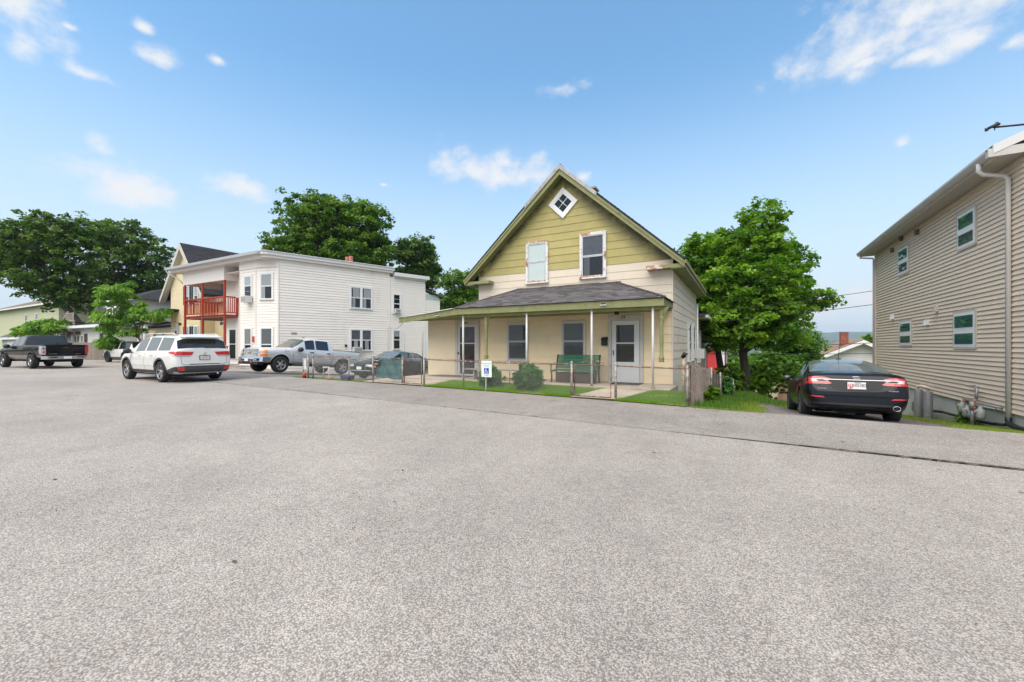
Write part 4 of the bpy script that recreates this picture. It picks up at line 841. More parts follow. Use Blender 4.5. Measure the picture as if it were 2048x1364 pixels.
# windows
cur = lambda a, b, c=0, d=1: (CURT, a, b, c, d)
window(Wh, Fs, 4.72, 4.25, 1.52, 1.5, frame=WHITE_TRIM, trim=.09, twin=True, top=cur(.15, .95), bot=cur(.1, .45), split=.5)
w = window(Wh, Fs, 4.72, 1.15, 1.52, 1.5, frame=WHITE_TRIM, trim=.09, twin=True, top=M('dim_blind', (.16, .16, .17), .8), bot=cur(.3, .75), split=.5)
ac_unit(Wh, Fs, 4.80, 1.02, .62, .38, .08, .38)
window(Wh, Fs, 8.05, 4.05, .55, 1.45, frame=WHITE_TRIM, trim=.07, split=.5, top=None, bot=(M('grey_thing', (.3, .3, .32), .8), .1, .6, 0, .5), grilles=(1, 2)); ac_unit(Wh, Fs, 8.10, 4.05, .42, .32, .08, .25)
window(Wh, Fs, 8.05, 1.22, .55, 1.45, frame=WHITE_TRIM, trim=.07, split=.5, top=(M('lace', (.5, .5, .47), .9), 0, 1, .35, 1), bot=None)
window(Wh, Fc, .42, 4.55, .85, 1.62, frame=WHITE_TRIM, trim=.10, top=cur(0, 1), bot=cur(.0, .35), split=.52)
window(Wh, Fc, .42, 1.0, .85, 1.62, frame=WHITE_TRIM, trim=.10, top=M('dim_blind2', (.17, .17, .16), .8), bot=None, split=.35)
window(Wh, Ff, .62, 4.75, .78, 1.35, frame=WHITE_TRIM, trim=.09, top=M('white_blind', (.6, .62, .66), .7), bot=None, split=.55, grilles=(1, 2)); ac_unit(Wh, Ff, .95, 4.35, .62, .42, .08, .40)
mb = MB(); fbox(mb, Ff, .40, .93, .05, .08, 4.42, 4.74); mb.build('ac_side_panel', M('grey_panel', (.13, .13, .13), .7), Wh)
window(Wh, Ff, .62, 1.0, .78, 1.62, frame=WHITE_TRIM, trim=.09, top=(M('cream_curtain', (.42, .40, .34), .9), 0, 1, 0, 1), bot=None, split=.35)
# door behind the porch, dark storm door
mb = MB(); fbox(mb, Fr2, .55, 1.55, .02, .08, .5, 2.75); dd = mb.build('door_frame', WHITE_TRIM, Wh)
mb = MB(); fbox(mb, Fr2, .66, 1.44, .081, .10, .55, 1.58); fbox(mb, Fr2, .66, 1.44, .081, .10, 1.64, 2.65); mb.build('storm_door', M('dark_door_glass', (.02, .025, .025), .1), dd)
m = MB(); fbox(m, Fs, .75, 1.1, .02, .04, 2.25, 2.37); m.build('number_plaque', M('plaque', (.30, .24, .16), .6), Wh)
m = MB(); fbox(m, Fs, 4.28, 4.42, .02, .12, 1.42, 1.56); m.build('vent', MATS['black_metal'], Wh)
m = MB(); fbox(m, Ff, 1.60, 1.72, .02, .12, 1.72, 2.1); m.build('red_box', M('red_box', (.5, .08, .05), .5), Wh)
m = MB(); m.tube([Fs.p(7.6, .06, 2.9), Fs.p(7.6, .06, -.5)], .015, 6); m.tube([Fs.p(9.0, .05, 2.6), Fs.p(9.0, .05, -.5)], .012, 6); m.tube([Fs.p(10.6, .06, 2.7), Fs.p(10.6, .06, -.5)], .04, 6); m.build('cables', M('pale_cable', (.45, .44, .42), .6), Wh)
m = MB(); fbox(m, Fs, 10.95, 11.75, .0, .03, .0, 2.35); dr = m.build('side_door', WHITE_TRIM, Wh)
m = MB()
for dx in (0, .42): m.tube([(-26.95-7+dx, 22.2, 7.6), (-26.95-7+dx, 22.2, 8.15)], .12, 8); 
# chimney pot pair on the roof
cp = thing('roof_vents', 'pair of small brick-red chimney pots on the flat white roof', 'chimney pot', (-24.6, 23, 7.66)); CL_ = M('clay_pot', (.36, .13, .09), .8, nv=.2)
for x in (-25.55, -25.15): m = MB(); m.lathe([(0, 8.05), (.13, 8.05), (.16, 7.98), (.14, 7.9), (.16, 7.5)], 10, c=(x, 21.0, 0)); m.build('pot', CL_, cp)
# red balcony and porch
bc = thing('red_balcony', 'red-painted wooden balcony with baluster railing on the white house', 'balcony', (-34.8, 16.2, 3.7))
m = MB(); m.box(-37.8, -31.95, 15.85, 16.72, 3.52, 3.68); m.box(-37.8, -33.7, 16.72, 18.4, 3.52, 3.68); fl = m.build('floor_frame', REDD, bc)
k = 0; x = -37.8
while x < -31.97: m = MB(); m.box(x, min(x+.135, -31.95), 15.80, 16.72 if x > -33.75 else 18.4, 3.682, 3.715); m.build('floor_board', REDP, bc); x += .14
for x in (-37.75, -35.1, -32.05):
    m = MB(); m.box(x-.06, x+.06, 15.84, 15.96, 3.72, 6.15); m.build('post', REDP, bc); m = MB(); m.box(x-.065, x+.065, 15.84, 15.97, G(x, 15.9), 3.52); m.build('post', REDP, bc)
m = MB(); m.box(-31.99, -31.87, 16.60, 16.72, 3.72, 4.95); m.build('post', REDP, bc)
for (p, q) in (((-37.69, 15.86), (-32.11, 15.94)), ): 
    m = MB(); m.box(-37.68, -32.12, 15.83, 15.97, 4.93, 5.02); m.build('top_rail', REDP, bc); m = MB(); m.box(-37.68, -32.12, 15.88, 15.94, 3.83, 3.90); m.build('bottom_rail', REDP, bc)
m = MB(); m.box(-32.06, -31.94, 15.98, 16.58, 4.93, 5.02); m.build('top_rail', REDP, bc); m = MB(); m.box(-32.02, -31.97, 15.98, 16.58, 3.83, 3.90); m.build('bottom_rail', REDP, bc)
m = MB(); m.box(-37.79, -37.71, 15.97, 18.4, 4.93, 5.02); m.build('top_rail', REDP, bc)
x = -37.55; bme = None
while x < -32.2:
    m = MB(); m.box(x, x+.04, 15.89, 15.93, 3.90, 4.93); m.build('baluster', REDP, bc); x += .20
for i in range(4): y = 16.07+.14*i; m = MB(); m.box(-32.015, -31.975, y, y+.045, 3.90, 4.93); m.build('baluster', REDP, bc)
for i in range(11): y = 16.05+.21*i; m = MB(); m.box(-37.77, -37.73, y, y+.045, 3.90, 4.93); m.build('baluster', REDP, bc)
st = thing('red_porch_rail', 'red wooden stair rail at the foot of the balcony', 'railing', (-31.4, 16, .3))
for x in (-32.0, -30.75): m = MB(); m.box(x-.06, x+.06, 15.3, 15.42, G(x, 15.3), 1.38); m.build('post', REDP, st)
m = MB(); m.box(-32.1, -30.65, 15.28, 15.44, 1.38, 1.47); m.build('top_rail', REDP, st); m = MB(); m.box(-31.93, -30.82, 15.33, 15.38, .42, .5); m.build('bottom_rail', REDP, st)
for i in range(6): x = -31.85+.17*i; m = MB(); m.box(x, x+.045, 15.335, 15.375, .5, 1.38); m.build('baluster', REDP, st)
# flood lights on the balcony
for x, z, lab in ((-37.95, 3.15, 'dark security lamp on an arm at the left end of the red balcony'), (-31.95, 3.05, 'square solar floodlight on the right red balcony post')):
    m = MB(); m.tube([(x, 15.8, z), (x-.5 if x < -35 else x+.1, 15.5, z+.22)], .025, 6); L_ = m.build('floodlight', MATS['black_metal']); tag(L_, lab, 'lamp')
    m = MB(); m.box(x-.14, x+.14, 15.6, 15.66, z-.12, z+.1); m.build('panel', M('solar_panel', (.03, .035, .04), .2), L_)
# blue tub
m = MB(); bx, by = -30.3, 14.9; bz = G(bx, by); m.lathe([(0, bz+.02), (.22, bz+.01), (.27, bz+.42), (.30, bz+.43), (.30, bz+.46), (.25, bz+.44), (.24, bz+.1), (0, bz+.1)], 20, c=(bx, by, 0)); tag(m.build('storage_tub', M('blue_plastic', (.02, .13, .42), .4)), 'bright blue plastic tub on the drive beside the silver pickup', 'tub')
# ================================================================== yellow gabled house
YEL = M('yellow_siding', (.74, .63, .40), .55, nv=.03, tint=.02); YELT = M('pale_rake', (.55, .52, .47), .55); NAVYSH = M('charcoal_shingle', (.022, .024, .03), .9, nv=.3, ns=8, tint=.3)
SHUT = M('dark_shutter', (.02, .035, .035), .6)
Y_ = thing('yellow_house', 'pale yellow house with a steep dark-shingled gable behind the white house', 'house', (-45, 19, 0))
mb = MB(); mb.sweep([(-47.85, 19, -1), (-42.4, 19, -1), (-42.4, 19, 6.9), (-45.1, 19, 10.6), (-47.85, 19, 6.9)], (0, 11, 0)); yw = mb.build('wall', YEL, Y_)
FY = Fr((-47.85, 19), (1, 0))
def ry(z):
    if z < 6.9: return (0, 5.45)
    f = (z-6.9)/3.7
    return (f*2.75, 5.45-f*2.70) if f < .97 else None
boards(yw, FY, ry, .4, 10.6, .2, YEL, joined=True)
mb = MB(); mb.box(-42.4, -33.8, 20.2, 28, -1, 5.6); yw2 = mb.build('side_wing_wall', YEL, Y_); boards(yw2, Fr((-42.4, 20.2), (1, 0)), lambda z: (0, 8.6), .4, 5.55, .2, YEL, joined=True)
mb = MB(); mb.hexa([(-42.4, 19.8, 5.6), (-33.6, 19.8, 5.6), (-33.6, 24, 7.4), (-42.4, 24, 7.4), (-42.4, 19.8, 5.75), (-33.6, 19.8, 5.75), (-33.6, 24, 7.55), (-42.4, 24, 7.55)]); mb.build('side_wing_roof', NAVYSH, Y_)
mb = MB(); mb.box(-42.4, -33.6, 19.72, 19.8, 5.4, 5.74); mb.build('side_wing_gutter', YELT, Y_)
for s in (-1, 1):
    xe, ze = (-49.0, 6.0) if s < 0 else (-41.2, 6.0); pk = (-45.13, 10.95); mb = MB()
    P = [(pk[0], 18.6, pk[1]), (xe, 18.6, ze), (xe, 18.6, ze-.12), (pk[0], 18.6, pk[1]-.16)]; mb.sweep(P if s > 0 else P[::-1], (0, 11.8, 0)); r_ = mb.build('roof', NAVYSH, Y_)
    mb = MB(); P = [(pk[0], 18.58, pk[1]-.03), (xe, 18.58, ze-.03), (xe, 18.58, ze-.42), (pk[0], 18.58, pk[1]-.6)]; mb.sweep(P, (0, -.05, 0)); mb.build('rake_board', YELT, Y_)
    mb = MB(); P = [(pk[0], 18.6, pk[1]-.5), (xe, 18.6, ze-.35), (xe, 18.6, ze-.4), (pk[0], 18.6, pk[1]-.55)]; mb.sweep(P, (0, .42, 0)); mb.build('rake_soffit', YELT, Y_)
u = Vector((0, 1, 0)); v = Vector((-3.93, 0, 4.95)); shingles(Y_, (-41.2, 18.6, 6.02), u, v, lambda r: (0, 11.8) if r < 6.1 else None, .5, .2, NAVYSH, name='roof_shingles')
for a, zz, h in ((2.95, 5.3, 1.6), (5.0-.05, 5.3, 1.6), (2.95, 1.45, 1.75), (4.9, 1.45, 1.75)):
    if a > 4.5: a = 4.55
    window(Y_, FY, a, zz, .62, h, frame=WHITE_TRIM, trim=.09, top=M('white_blind', (.6, .62, .66), .7), bot=None if zz > 3 else M('blue_curtain', (.32, .38, .48), .8), split=.45, grilles=None)
    for q in ((a-.42, a-.12), (a+.74, a+1.02)):
        if q[1] > 5.42: continue
        m = MB(); fbox(m, FY, q[0], q[1], .03, .07, zz-.05, zz+h+.05)
        s_ = m.build('shutter', SHUT, Y_)
m = MB(); fbox(m, FY, 2.55, 2.95, .02, .06, 8.4, 9.0); m.build('gable_vent', YELT, Y_)
m = MB(); fbox(m, FY, .75, 1.65, .02, .08, 1.1, 3.4); dr = m.build('door_frame', M('grey_trim', (.45, .45, .45), .6), Y_); m = MB(); fbox(m, FY, .88, 1.52, .08, .10, 1.1, 3.25); d3 = m.build('door', M('grey_door', (.5, .5, .5), .5), dr)
m = MB(); fbox(m, FY, 1.05, 1.35, .10, .11, 2.4, 2.9); m.build('pane', M('dark_pane', (.03, .03, .03), .1), dr)
# portico and low wing on its left
m = MB(); m.hexa([(-51.9, 17.6, 3.95), (-46.2, 17.6, 4.75), (-46.2, 19, 4.75), (-51.9, 19, 3.95), (-51.9, 17.6, 4.1), (-46.2, 17.6, 4.9), (-46.2, 19, 4.9), (-51.9, 19, 4.1)]); m.build('portico_roof', NAVYSH, Y_)
m = MB(); m.sweep([(-51.6, 17.65, 3.75), (-46.3, 17.65, 3.75), (-46.3, 17.65, 4.72), (-51.6, 17.65, 3.95)], (0, .06, 0)); m.build('portico_gable', YEL, Y_)
m = MB(); m.box(-51.9, -50.2, 17.6, 19, 3.72, 3.95); m.build('portico_beam', WHITE_TRIM, Y_)
for x in (-51.3, -50.0): m = MB(); m.box(x-.13, x+.13, 17.7, 17.96, .2, 3.72); m.build('column', WHITE_TRIM, Y_)
m = MB(); m.box(-53.6, -47.9, 19.2, 25, -.5, 3.25); lw = m.build('low_wing_wall', YEL, Y_); boards(lw, Fr((-53.6, 19.2), (1, 0)), lambda z: (0, 5.7), .4, 3.2, .2, YEL, joined=True)
m = MB(); m.hexa([(-53.9, 18.9, 3.25), (-47.9, 18.9, 3.25), (-47.9, 22.5, 4.1), (-53.9, 22.5, 4.1), (-53.9, 18.9, 3.4), (-47.9, 18.9, 3.4), (-47.9, 22.5, 4.3), (-53.9, 22.5, 4.3)]); m.build('low_wing_roof', NAVYSH, Y_)
for a in (1.7, 3.5): window(Y_, Fr((-53.6, 19.2), (1, 0)), a, 1.3, .6, 1.5, frame=WHITE_TRIM, trim=.08)
ch = thing('brick_chimney', 'red brick chimney rising at the left eave of the yellow house', 'chimney', (-49.6, 20.5, 5)); chimney(ch, -50.2, -49.0, 20.6, 21.4, 3.0, 7.9, course=.12)

# ================================================================== grey-white house with the mansard front, further left
GW = M('grey_white_siding', (.58, .59, .56), .6, nv=.04, tint=.02); PW = M('pure_white', (.74, .75, .77), .5, nv=.03)
Gw = thing('mansard_house', 'whitish two-storey house with mansard front and dark hip roof behind the trees', 'house', (-58, 18, 0))
m = MB(); m.slab([(-62.6, 16.0), (-53.2, 16.0+.0), (-53.2, 24), (-62.6, 24)], -1, 3.4); gw = m.build('lower_wall', GW, Gw); FG = Fr((-62.6, 16.0), (1, 0)); boards(gw, FG, lambda z: (0, 9.4), .3, 3.35, .16, GW, joined=True)
m = MB(); m.hexa([(-63.3, 15.4, 3.38), (-53, 15.4, 3.38), (-53, 17.2, 3.38), (-63.3, 17.2, 3.38), (-63.3, 15.4, 3.5), (-53, 15.4, 3.5), (-53, 17.2, 4.0), (-63.3, 17.2, 4.0)]); m.build('porch_roof', NAVYSH, Gw)
m = MB(); m.box(-63.3, -53, 15.32, 15.4, 3.25, 3.52); m.build('roof_edge', PW, Gw)
m = MB(); m.hexa([(-61.2, 17.2, 3.9), (-55.5, 17.2, 3.9), (-55.5, 22, 3.9), (-61.2, 22, 3.9), (-60.3, 17.9, 6.2), (-55.5, 17.9, 6.2), (-55.5, 22, 6.2), (-60.3, 22, 6.2)]); mw = m.build('mansard_wall', PW, Gw)
for x in (-60.4, -59.3, -58.0): m = MB(); m.hexa([(x, 17.12, 4.0), (x+.12, 17.12, 4.0), (x+.12, 17.25, 4.0), (x, 17.25, 4.0), (x+.55, 17.8, 6.1), (x+.67, 17.8, 6.1), (x+.67, 17.95, 6.1), (x+.55, 17.95, 6.1)]); m.build('rib', PW, mw)
m = MB(); m.box(-59.2, -58.6, 16.9, 17.6, 4.3, 5.5); m.build('dormer_window', M('grey_dark', (.12, .12, .13), .5), Gw)
m = MB(); m.box(-60.2, -52.6, 18.2, 24, 4.0, 6.15); uw = m.build('upper_wall', GW, Gw)
m = MB(); m.add([(-60.8, 17.6, 6.15), (-52.2, 17.6, 6.15), (-52.2, 25, 6.15), (-60.8, 25, 6.15), (-57.5, 21, 7.6), (-54.6, 21, 7.6)], [(0, 1, 5, 4), (1, 2, 5), (2, 3, 4, 5), (3, 0, 4), (0, 3, 2, 1)]); m.build('hip_roof', NAVYSH, Gw)
m = MB(); m.box(-60.9, -52.1, 17.5, 17.62, 6.0, 6.2); m.build('eave', WHITE_TRIM, Gw)
for a, w_ in ((1.2, .55), (2.0, .55), (3.1, .5)): window(Gw, FG, a, 1.2, w_, 1.3, frame=WHITE_TRIM, trim=.08)
for a in (3.9, 7.9): m = MB(); fbox(m, FG, a, a+.75, .02, .06, 1.1, 2.7); m.build('dark_shutter', M('maroon_shutter', (.06, .03, .03), .7), Gw)
for x in (-61.8, -60.9, -60.1): m = MB(); m.hexa([(x-.35, 15.5, 2.5), (x+.35, 15.5, 2.5), (x+.35, 16, 2.75), (x-.35, 16, 2.75), (x-.02, 15.5, 2.75), (x+.02, 15.5, 2.75), (x+.02, 16, 3.0), (x-.02, 16, 3.0)]); m.build('lantern_hood', M('dark_hood', (.08, .06, .05), .7), Gw)
# stair and landing of weathered wood
WD = M('grey_deck_wood', (.34, .29, .25), .85, nv=.2, ns=5, rand=.15)
sr = thing('outside_stair', 'weathered wooden outside stair and railed landing at the whitish house', 'stair', (-63, 15, 3))
for dz in (0, .5, .95): m = MB(); m.hexa([(-66.6, 15.66, 1.6+dz), (-62.4, 15.66, 4.0+dz), (-62.4, 15.76, 4.0+dz), (-66.6, 15.76, 1.6+dz), (-66.6, 15.66, 1.78+dz), (-62.4, 15.66, 4.18+dz), (-62.4, 15.76, 4.18+dz), (-66.6, 15.76, 1.78+dz)]); m.build('stringer', WD, sr)
for i in range(11): f = i/10; x = -66.4+3.9*f; m = MB(); m.box(x, x+.38, 15.7, 16.6, 1.66+2.3*f, 1.71+2.3*f); m.build('tread', WD, sr)
m = MB(); m.box(-62.6, -60.4, 15.6, 15.76, 4.02, 4.14); m.box(-62.6, -60.4, 15.6, 17.1, 4.0, 4.02); m.build('landing', WD, sr); m = MB(); m.box(-62.6, -60.4, 15.62, 15.70, 4.82, 4.90); m.build('top_rail', WD, sr)
for i in range(12): x = -62.5+.19*i; m = MB(); m.box(x, x+.06, 15.64, 15.68, 4.14, 4.82); m.build('baluster', WD, sr)
for x in (-62.6, -60.45): m = MB(); m.box(x, x+.1, 15.58, 15.68, .3, 4.92); m.build('post', WD, sr)
# picket fence
pf = thing('picket_fence', 'grey weathered picket fence behind the parked white crossover', 'fence', (-51, 15, 0)); WP = M('grey_picket', (.24, .205, .175), .9, nv=.2, ns=4, rand=.15, stretch=(3, 3, .5))
a, b_ = Vector((-56, 12.6, 0)), Vector((-45.5, 18.0, 0)); n = int((b_-a).length/.125); dr_ = (b_-a).normalized(); nn = Vector((dr_.y, -dr_.x, 0))
for i in range(n):
    p = a+dr_*(.125*i); h = 1.62+random.uniform(-.03, .03); z0 = .2; m = MB(); q = [p, p+dr_*.11]
    pts = [(q[0].x, q[0].y, z0), (q[1].x, q[1].y, z0), (q[1].x, q[1].y, z0+h-.08), ((q[0].x+q[1].x)/2, (q[0].y+q[1].y)/2, z0+h), (q[0].x, q[0].y, z0+h-.08)]; m.sweep(pts, nn*.025); m.build('picket', WP, pf)
# far yellow house and garage
FYL = M('far_yellow', (.56, .56, .38), .6, nv=.03, tint=.02)
fy = thing('far_yellow_house', 'pale yellow-green house with brown roof at the far left behind the maple', 'house', (-84, 17, 0))
m = MB(); m.box(-112, -78.8, 19, 30, -1, 7.2); fw_ = m.build('wall', FYL, fy); FF = Fr((-98, 19), (1, 0)); boards(fw_, FF, lambda z: (0, 19.2), .5, 7.2, .25, FYL, joined=True)
m = MB(); m.add([(-112.6, 18.4, 7.2), (-78.2, 18.4, 7.2), (-78.2, 30.6, 7.2), (-112.6, 30.6, 7.2), (-104, 24.5, 9.9), (-84.5, 24.5, 9.9)], [(0, 1, 5, 4), (1, 2, 5), (2, 3, 4, 5), (3, 0, 4), (0, 3, 2, 1)]); m.build('roof', M('brown_roof', (.15, .11, .085), .9, nv=.2, ns=2), fy)
m = MB(); m.box(-112.6, -78.2, 18.3, 18.4, 7.0, 7.2); m.build('gutter', WHITE_TRIM, fy)
window(fy, FF, 9.8, 4.4, .95, 1.6, frame=WHITE_TRIM, trim=.1, top=M('dim_blind', (.16, .16, .17), .8))
window(fy, FF, 5.0, 4.4, .95, 1.6, frame=WHITE_TRIM, trim=.1)
gg = thing('garage', 'low garage with dark grey roof and pale door behind the black pickup', 'garage', (-74, 14, 0))
m = MB(); m.box(-80, -71.0, 14.4, 20, -.5, 2.4); m.build('wall', M('pale_blue_wall', (.50, .56, .60), .6), gg); m = MB(); m.hexa([(-80.3, 14.0, 2.45), (-70.7, 14.0, 2.45), (-70.7, 20.3, 2.45), (-80.3, 20.3, 2.45), (-80.3, 15.5, 3.2), (-70.7, 15.5, 3.2), (-70.7, 19, 3.2), (-80.3, 19, 3.2)]); m.build('roof', M('grey_garage_roof', (.10, .10, .105), .9, nv=.2), gg)
m = MB(); m.box(-80.3, -70.7, 13.92, 14.0, 2.2, 2.45); m.build('fascia', WHITE_TRIM, gg); m = MB(); m.box(-77.5, -72.5, 14.33, 14.4, 0, 2.1); m.build('garage_door', PW, gg)
# ================================================================== down the hill on the right
rb = thing('red_house', 'bright red clapboard house seen below the trees beyond the side yard', 'house', (-3, 50, 0)); RD = M('red_clapboard', (.50, .03, .035), .6, tint=.04); 
m = MB(); m.box(-9, -1.6, 49.9, 56, -6, 1.1); w_ = m.build('wall', RD, rb); boards(w_, Fr((-9, 49.9), (1, 0)), lambda z: (0, 7.4), -5, 1.0, .22, RD, joined=True); m = MB(); m.box(-1.62, -1.57, 50, 56, -6, 1.1); m.build('side_wall', M('crimson', (.30, .025, .06), .6), rb)
m = MB(); m.box(-2.0, -1.58, 49.84, 49.92, -6, 1.1); m.box(-1.56, -1.5, 55.7, 56.05, -6, 1.1); m.build('corner_board', WHITE_TRIM, rb)
m = MB(); m.add([(-9.4, 49.5, 1.1), (-1.3, 49.5, 1.1), (-1.3, 56.4, 1.1), (-9.4, 56.4, 1.1), (-9.4, 53, 3.2), (-1.3, 53, 3.2)], [(0, 1, 5, 4), (2, 3, 4, 5), (1, 2, 5), (3, 0, 4), (0, 3, 2, 1)]); m.build('roof', RSHG, rb)
sh = thing('brown_shed', 'low brown-roofed shed with a pinkish wall down the slope', 'shed', (2.5, 47, 0)); m = MB(); m.box(1.2, 3.0, 46.6, 50, -5, -.62); m.build('wall', M('pinkish_wall', (.52, .42, .34), .7), sh); m = MB(); m.box(3.01, 7.5, 47.6, 51, -5, -1.55); m.build('brick_wall', M('brick_wall', (.36, .20, .14), .8, nv=.2, ns=3), sh)
m = MB(); m.hexa([(.9, 46.8, -.62), (7.8, 46.8, -1.5), (7.8, 51.5, -1.5), (.9, 51.5, -.62), (2.3, 48.5, .05), (5.2, 48.5, .05), (5.2, 50, .05), (2.3, 50, .05)]); m.build('roof', M('brown_grey_roof', (.16, .13, .12), .9, nv=.2, ns=4), sh)
bg_ = thing('bungalow', 'white bungalow with tan shingle roof and brick chimney below the street', 'house', (9, 49, 0)); BW = M('bungalow_white', (.70, .68, .67), .6, tint=.02); BR = M('tan_shingle', (.26, .165, .115), .9, nv=.15, ns=3, tint=.15)
m = MB(); m.sweep([(5.3, 48.9, -6), (13.2, 48.9, -6), (13.2, 48.9, .0), (9.66, 48.9, 1.9), (5.3, 48.9, -.05)], (0, 9, 0)); bw = m.build('wall', BW, bg_)
boards(bw, Fr((5.3, 48.9), (1, 0)), lambda z: (0, 7.9) if z < 0 else ((z*2.15, 7.9-z*1.85) if z < 1.6 else None), -5, 1.8, .2, BW, joined=True)
for s, xe, ze in ((-1, 4.5, -.42), (1, 13.9, -.35)):
    m = MB(); P = [(9.66, 48.1, 2.05), (xe, 48.1, ze), (xe, 48.1, ze-.12), (9.66, 48.1, 1.9)]; m.sweep(P if s > 0 else P[::-1], (0, 10, 0)); m.build('roof', BR, bg_)
    m = MB(); P = [(9.66, 48.08, 2.0), (xe, 48.08, ze-.02), (xe, 48.08, ze-.35), (9.66, 48.08, 1.68)]; m.sweep(P, (0, -.06, 0)); m.build('rake_board', WHITE_TRIM, bg_)
    m = MB(); P = [(9.66, 48.1, 1.75), (xe, 48.1, ze-.25), (xe, 48.1, ze-.3), (9.66, 48.1, 1.70)]; m.sweep(P, (0, .8, 0)); m.build('rake_soffit', WHITE_TRIM, bg_)
shingles(bg_, (4.5, 48.1, -.40), (0, 1, 0), Vector((5.16, 0, 2.47)), lambda r: (0, 10) if r < 5.6 else None, .6, .25, BR, name='roof_shingles')
chimney(bg_, 8.25, 8.85, 49.6, 50.2, .8, 2.75, course=.09); m = MB(); m.tube([(7.2, 50.5, .8), (7.2, 50.5, 1.75)], .07, 8); m.build('vent_pipe', MATS['dark_metal'], bg_)
m = MB(); m.box(4.0, 6.6, 56, 70, -8, .35); fl = tag(m.build('flat_building', M('pale_flat_roof', (.62, .66, .70), .6)), 'pale flat-roofed building beyond the bungalow roof', 'building')
def far_block(x, y, w, d, z0, z1, nx, nz, mat, lab, name='apartment_block'):
    o = thing(name, lab, 'building', (x, y, z0)); m = MB(); m.box(x, x+w, y, y+d, z0, z1); m.build('wall', mat, o)
    for i in range(nx):
        for k in range(nz): m = MB(); a = x+w*(i+.3)/nx; zz = z0+(z1-z0)*(k+.4)/nz; m.box(a, a+w*.4/nx, y-.3, y, zz, zz+(z1-z0)*.35/nz); m.build('window', M('far_window', (.12, .13, .16), .3), o)
PK = M('pink_brick', (.50, .33, .28), .8)
far_block(56, 590, 26, 16, -26, -1.2, 6, 5, PK, 'larger pinkish apartment block in the valley, right of its twin'); far_block(20, 605, 22, 14, -26, -3.5, 5, 4, M('pale_brick', (.55, .45, .42), .8), 'smaller pale apartment block in the valley, left of its twin')
far_block(140, 900, 30, 16, -25, -4, 4, 3, M('white_block', (.6, .6, .6), .7), 'white mill building far off on the valley floor', 'mill_building')
# ================================================================== fences and yard things
GALV = M('fence_galvanised', (.30, .29, .27), .55, metal=.35, nv=.25, ns=9); add_noise_mix(GALV, 8, .5, .6, (.16, .09, .06))
WIRE = M('fence_wire', (.40, .39, .37), .5, metal=.4, nv=.2, ns=5); RWIRE = M('rust_wire', (.20, .13, .09), .7, nv=.2, ns=5)
GY = 10.9
def gz(x): return lawnz(x, GY)-.02 if x > -12.2 else G(x, GY)
def chain(name, parent, p, q, z0, z1, mat, pitch=.062, w=.00125, wave=.0):
    """woven diagonal wires between two points (world xy), heights as functions of distance"""
    p, q = Vector((p[0], p[1])), Vector((q[0], q[1])); L = (q-p).length; d = (q-p)/L; nrm = Vector((d.y, -d.x)); mb = MB()
    H = z1(0)-z0(0); n = int((L+H)/pitch)+2
    for s in (1, -1):
        for i in range(-int(H/pitch)-1 if s > 0 else 0, n):
            a = i*pitch; pts = []
            t0 = max(0, -a if s > 0 else a-L); t1 = min(H, (L-a) if s > 0 else a)
            if t1-t0 < .01: continue
            st = max(1, int((t1-t0)/.25)); prev = None
            for k in range(st+1):
                h = t0+(t1-t0)*k/st; x = a+h if s > 0 else a-h; c = p+d*x+nrm*(.002*s+wave*math.sin(x*3.1)*math.sin(h*PI/H)); z = z0(x)+(z1(x)-z0(x))*h/H; cur_ = (c, z)
                if prev:
                    (c0, z_0) = prev; e = Vector((d.x*w*s, d.y*w*s))*1
                    mb.add([(c0.x-e.x, c0.y-e.y, z_0+w), (c0.x+e.x, c0.y+e.y, z_0-w), (c.x+e.x, c.y+e.y, z-w), (c.x-e.x, c.y-e.y, z+w), (c0.x+nrm.x*w*1.5, c0.y+nrm.y*w*1.5, z_0), (c.x+nrm.x*w*1.5, c.y+nrm.y*w*1.5, z)], [(0, 1, 2, 3), (0, 4, 5, 3), (1, 2, 5, 4)])
                prev = cur_
    o = mb.build(name, mat, parent); o['kind'] = 'stuff'; return o
def rail(mb, x0, x1, dz, r=.018, y=GY, sag=0):
    n = max(2, int(abs(x1-x0)/.5)); mb.tube([(x0+(x1-x0)*i/n, y, gz(x0+(x1-x0)*i/n)+dz-sag*math.sin(PI*i/n)+random.uniform(-.006, .006)) for i in range(n+1)], r, 6)
def twists(mb, x0, x1, dz, y=GY):     # knuckled top selvedge
    x = x0
    while x < x1: z = gz(x)+dz; mb.box(x, x+.012, y-.008, y+.008, z-.03, z+.022); x += .062
fence = thing('chain_link_fence', 'galvanised chain-link fence along the sidewalk in front of the gabled house', 'fence', (-7, GY, .1))
def post(parent, x, h, mat=GALV, r=.03, y=GY, cap=True):
    m = MB(); m.tube([(x, y, gz(x)-.1), (x, y, gz(x)+h)], r, 12); p_ = m.build('post', mat, parent)
    if cap: m = MB(); m.lathe([(0, gz(x)+h+.035), (r*.7, gz(x)+h+.025), (r*1.25, gz(x)+h), (r*1.25, gz(x)+h-.03)], 12, c=(x, y, 0)); m.build('post_cap', mat, p_)
for x, h in ((-15.62, .98), (-15.30, .95), (-11.87, .96), (-10.42, .94), (-9.44, .95), (-4.13, .96), (-2.90, .96), (-1.15, .95)): post(fence, x, h, r=.034)
post(fence, -13.16, .92, r=.02)
for x in (-7.8, -6.1): post(fence, x, .93, r=.016, cap=False)
m = MB(); rail(m, -15.3, -13.1, .92); rail(m, -15.3, -11.87, .88, .014, GY-.05, .05); rail(m, -11.87, -10.42, .90); rail(m, -9.44, -4.13, .90, sag=.03); rail(m, -2.9, -1.15, .90); twists(m, -9.4, -4.2, .91); twists(m, -2.85, -1.2, .91); m.build('rail', RUST, fence)
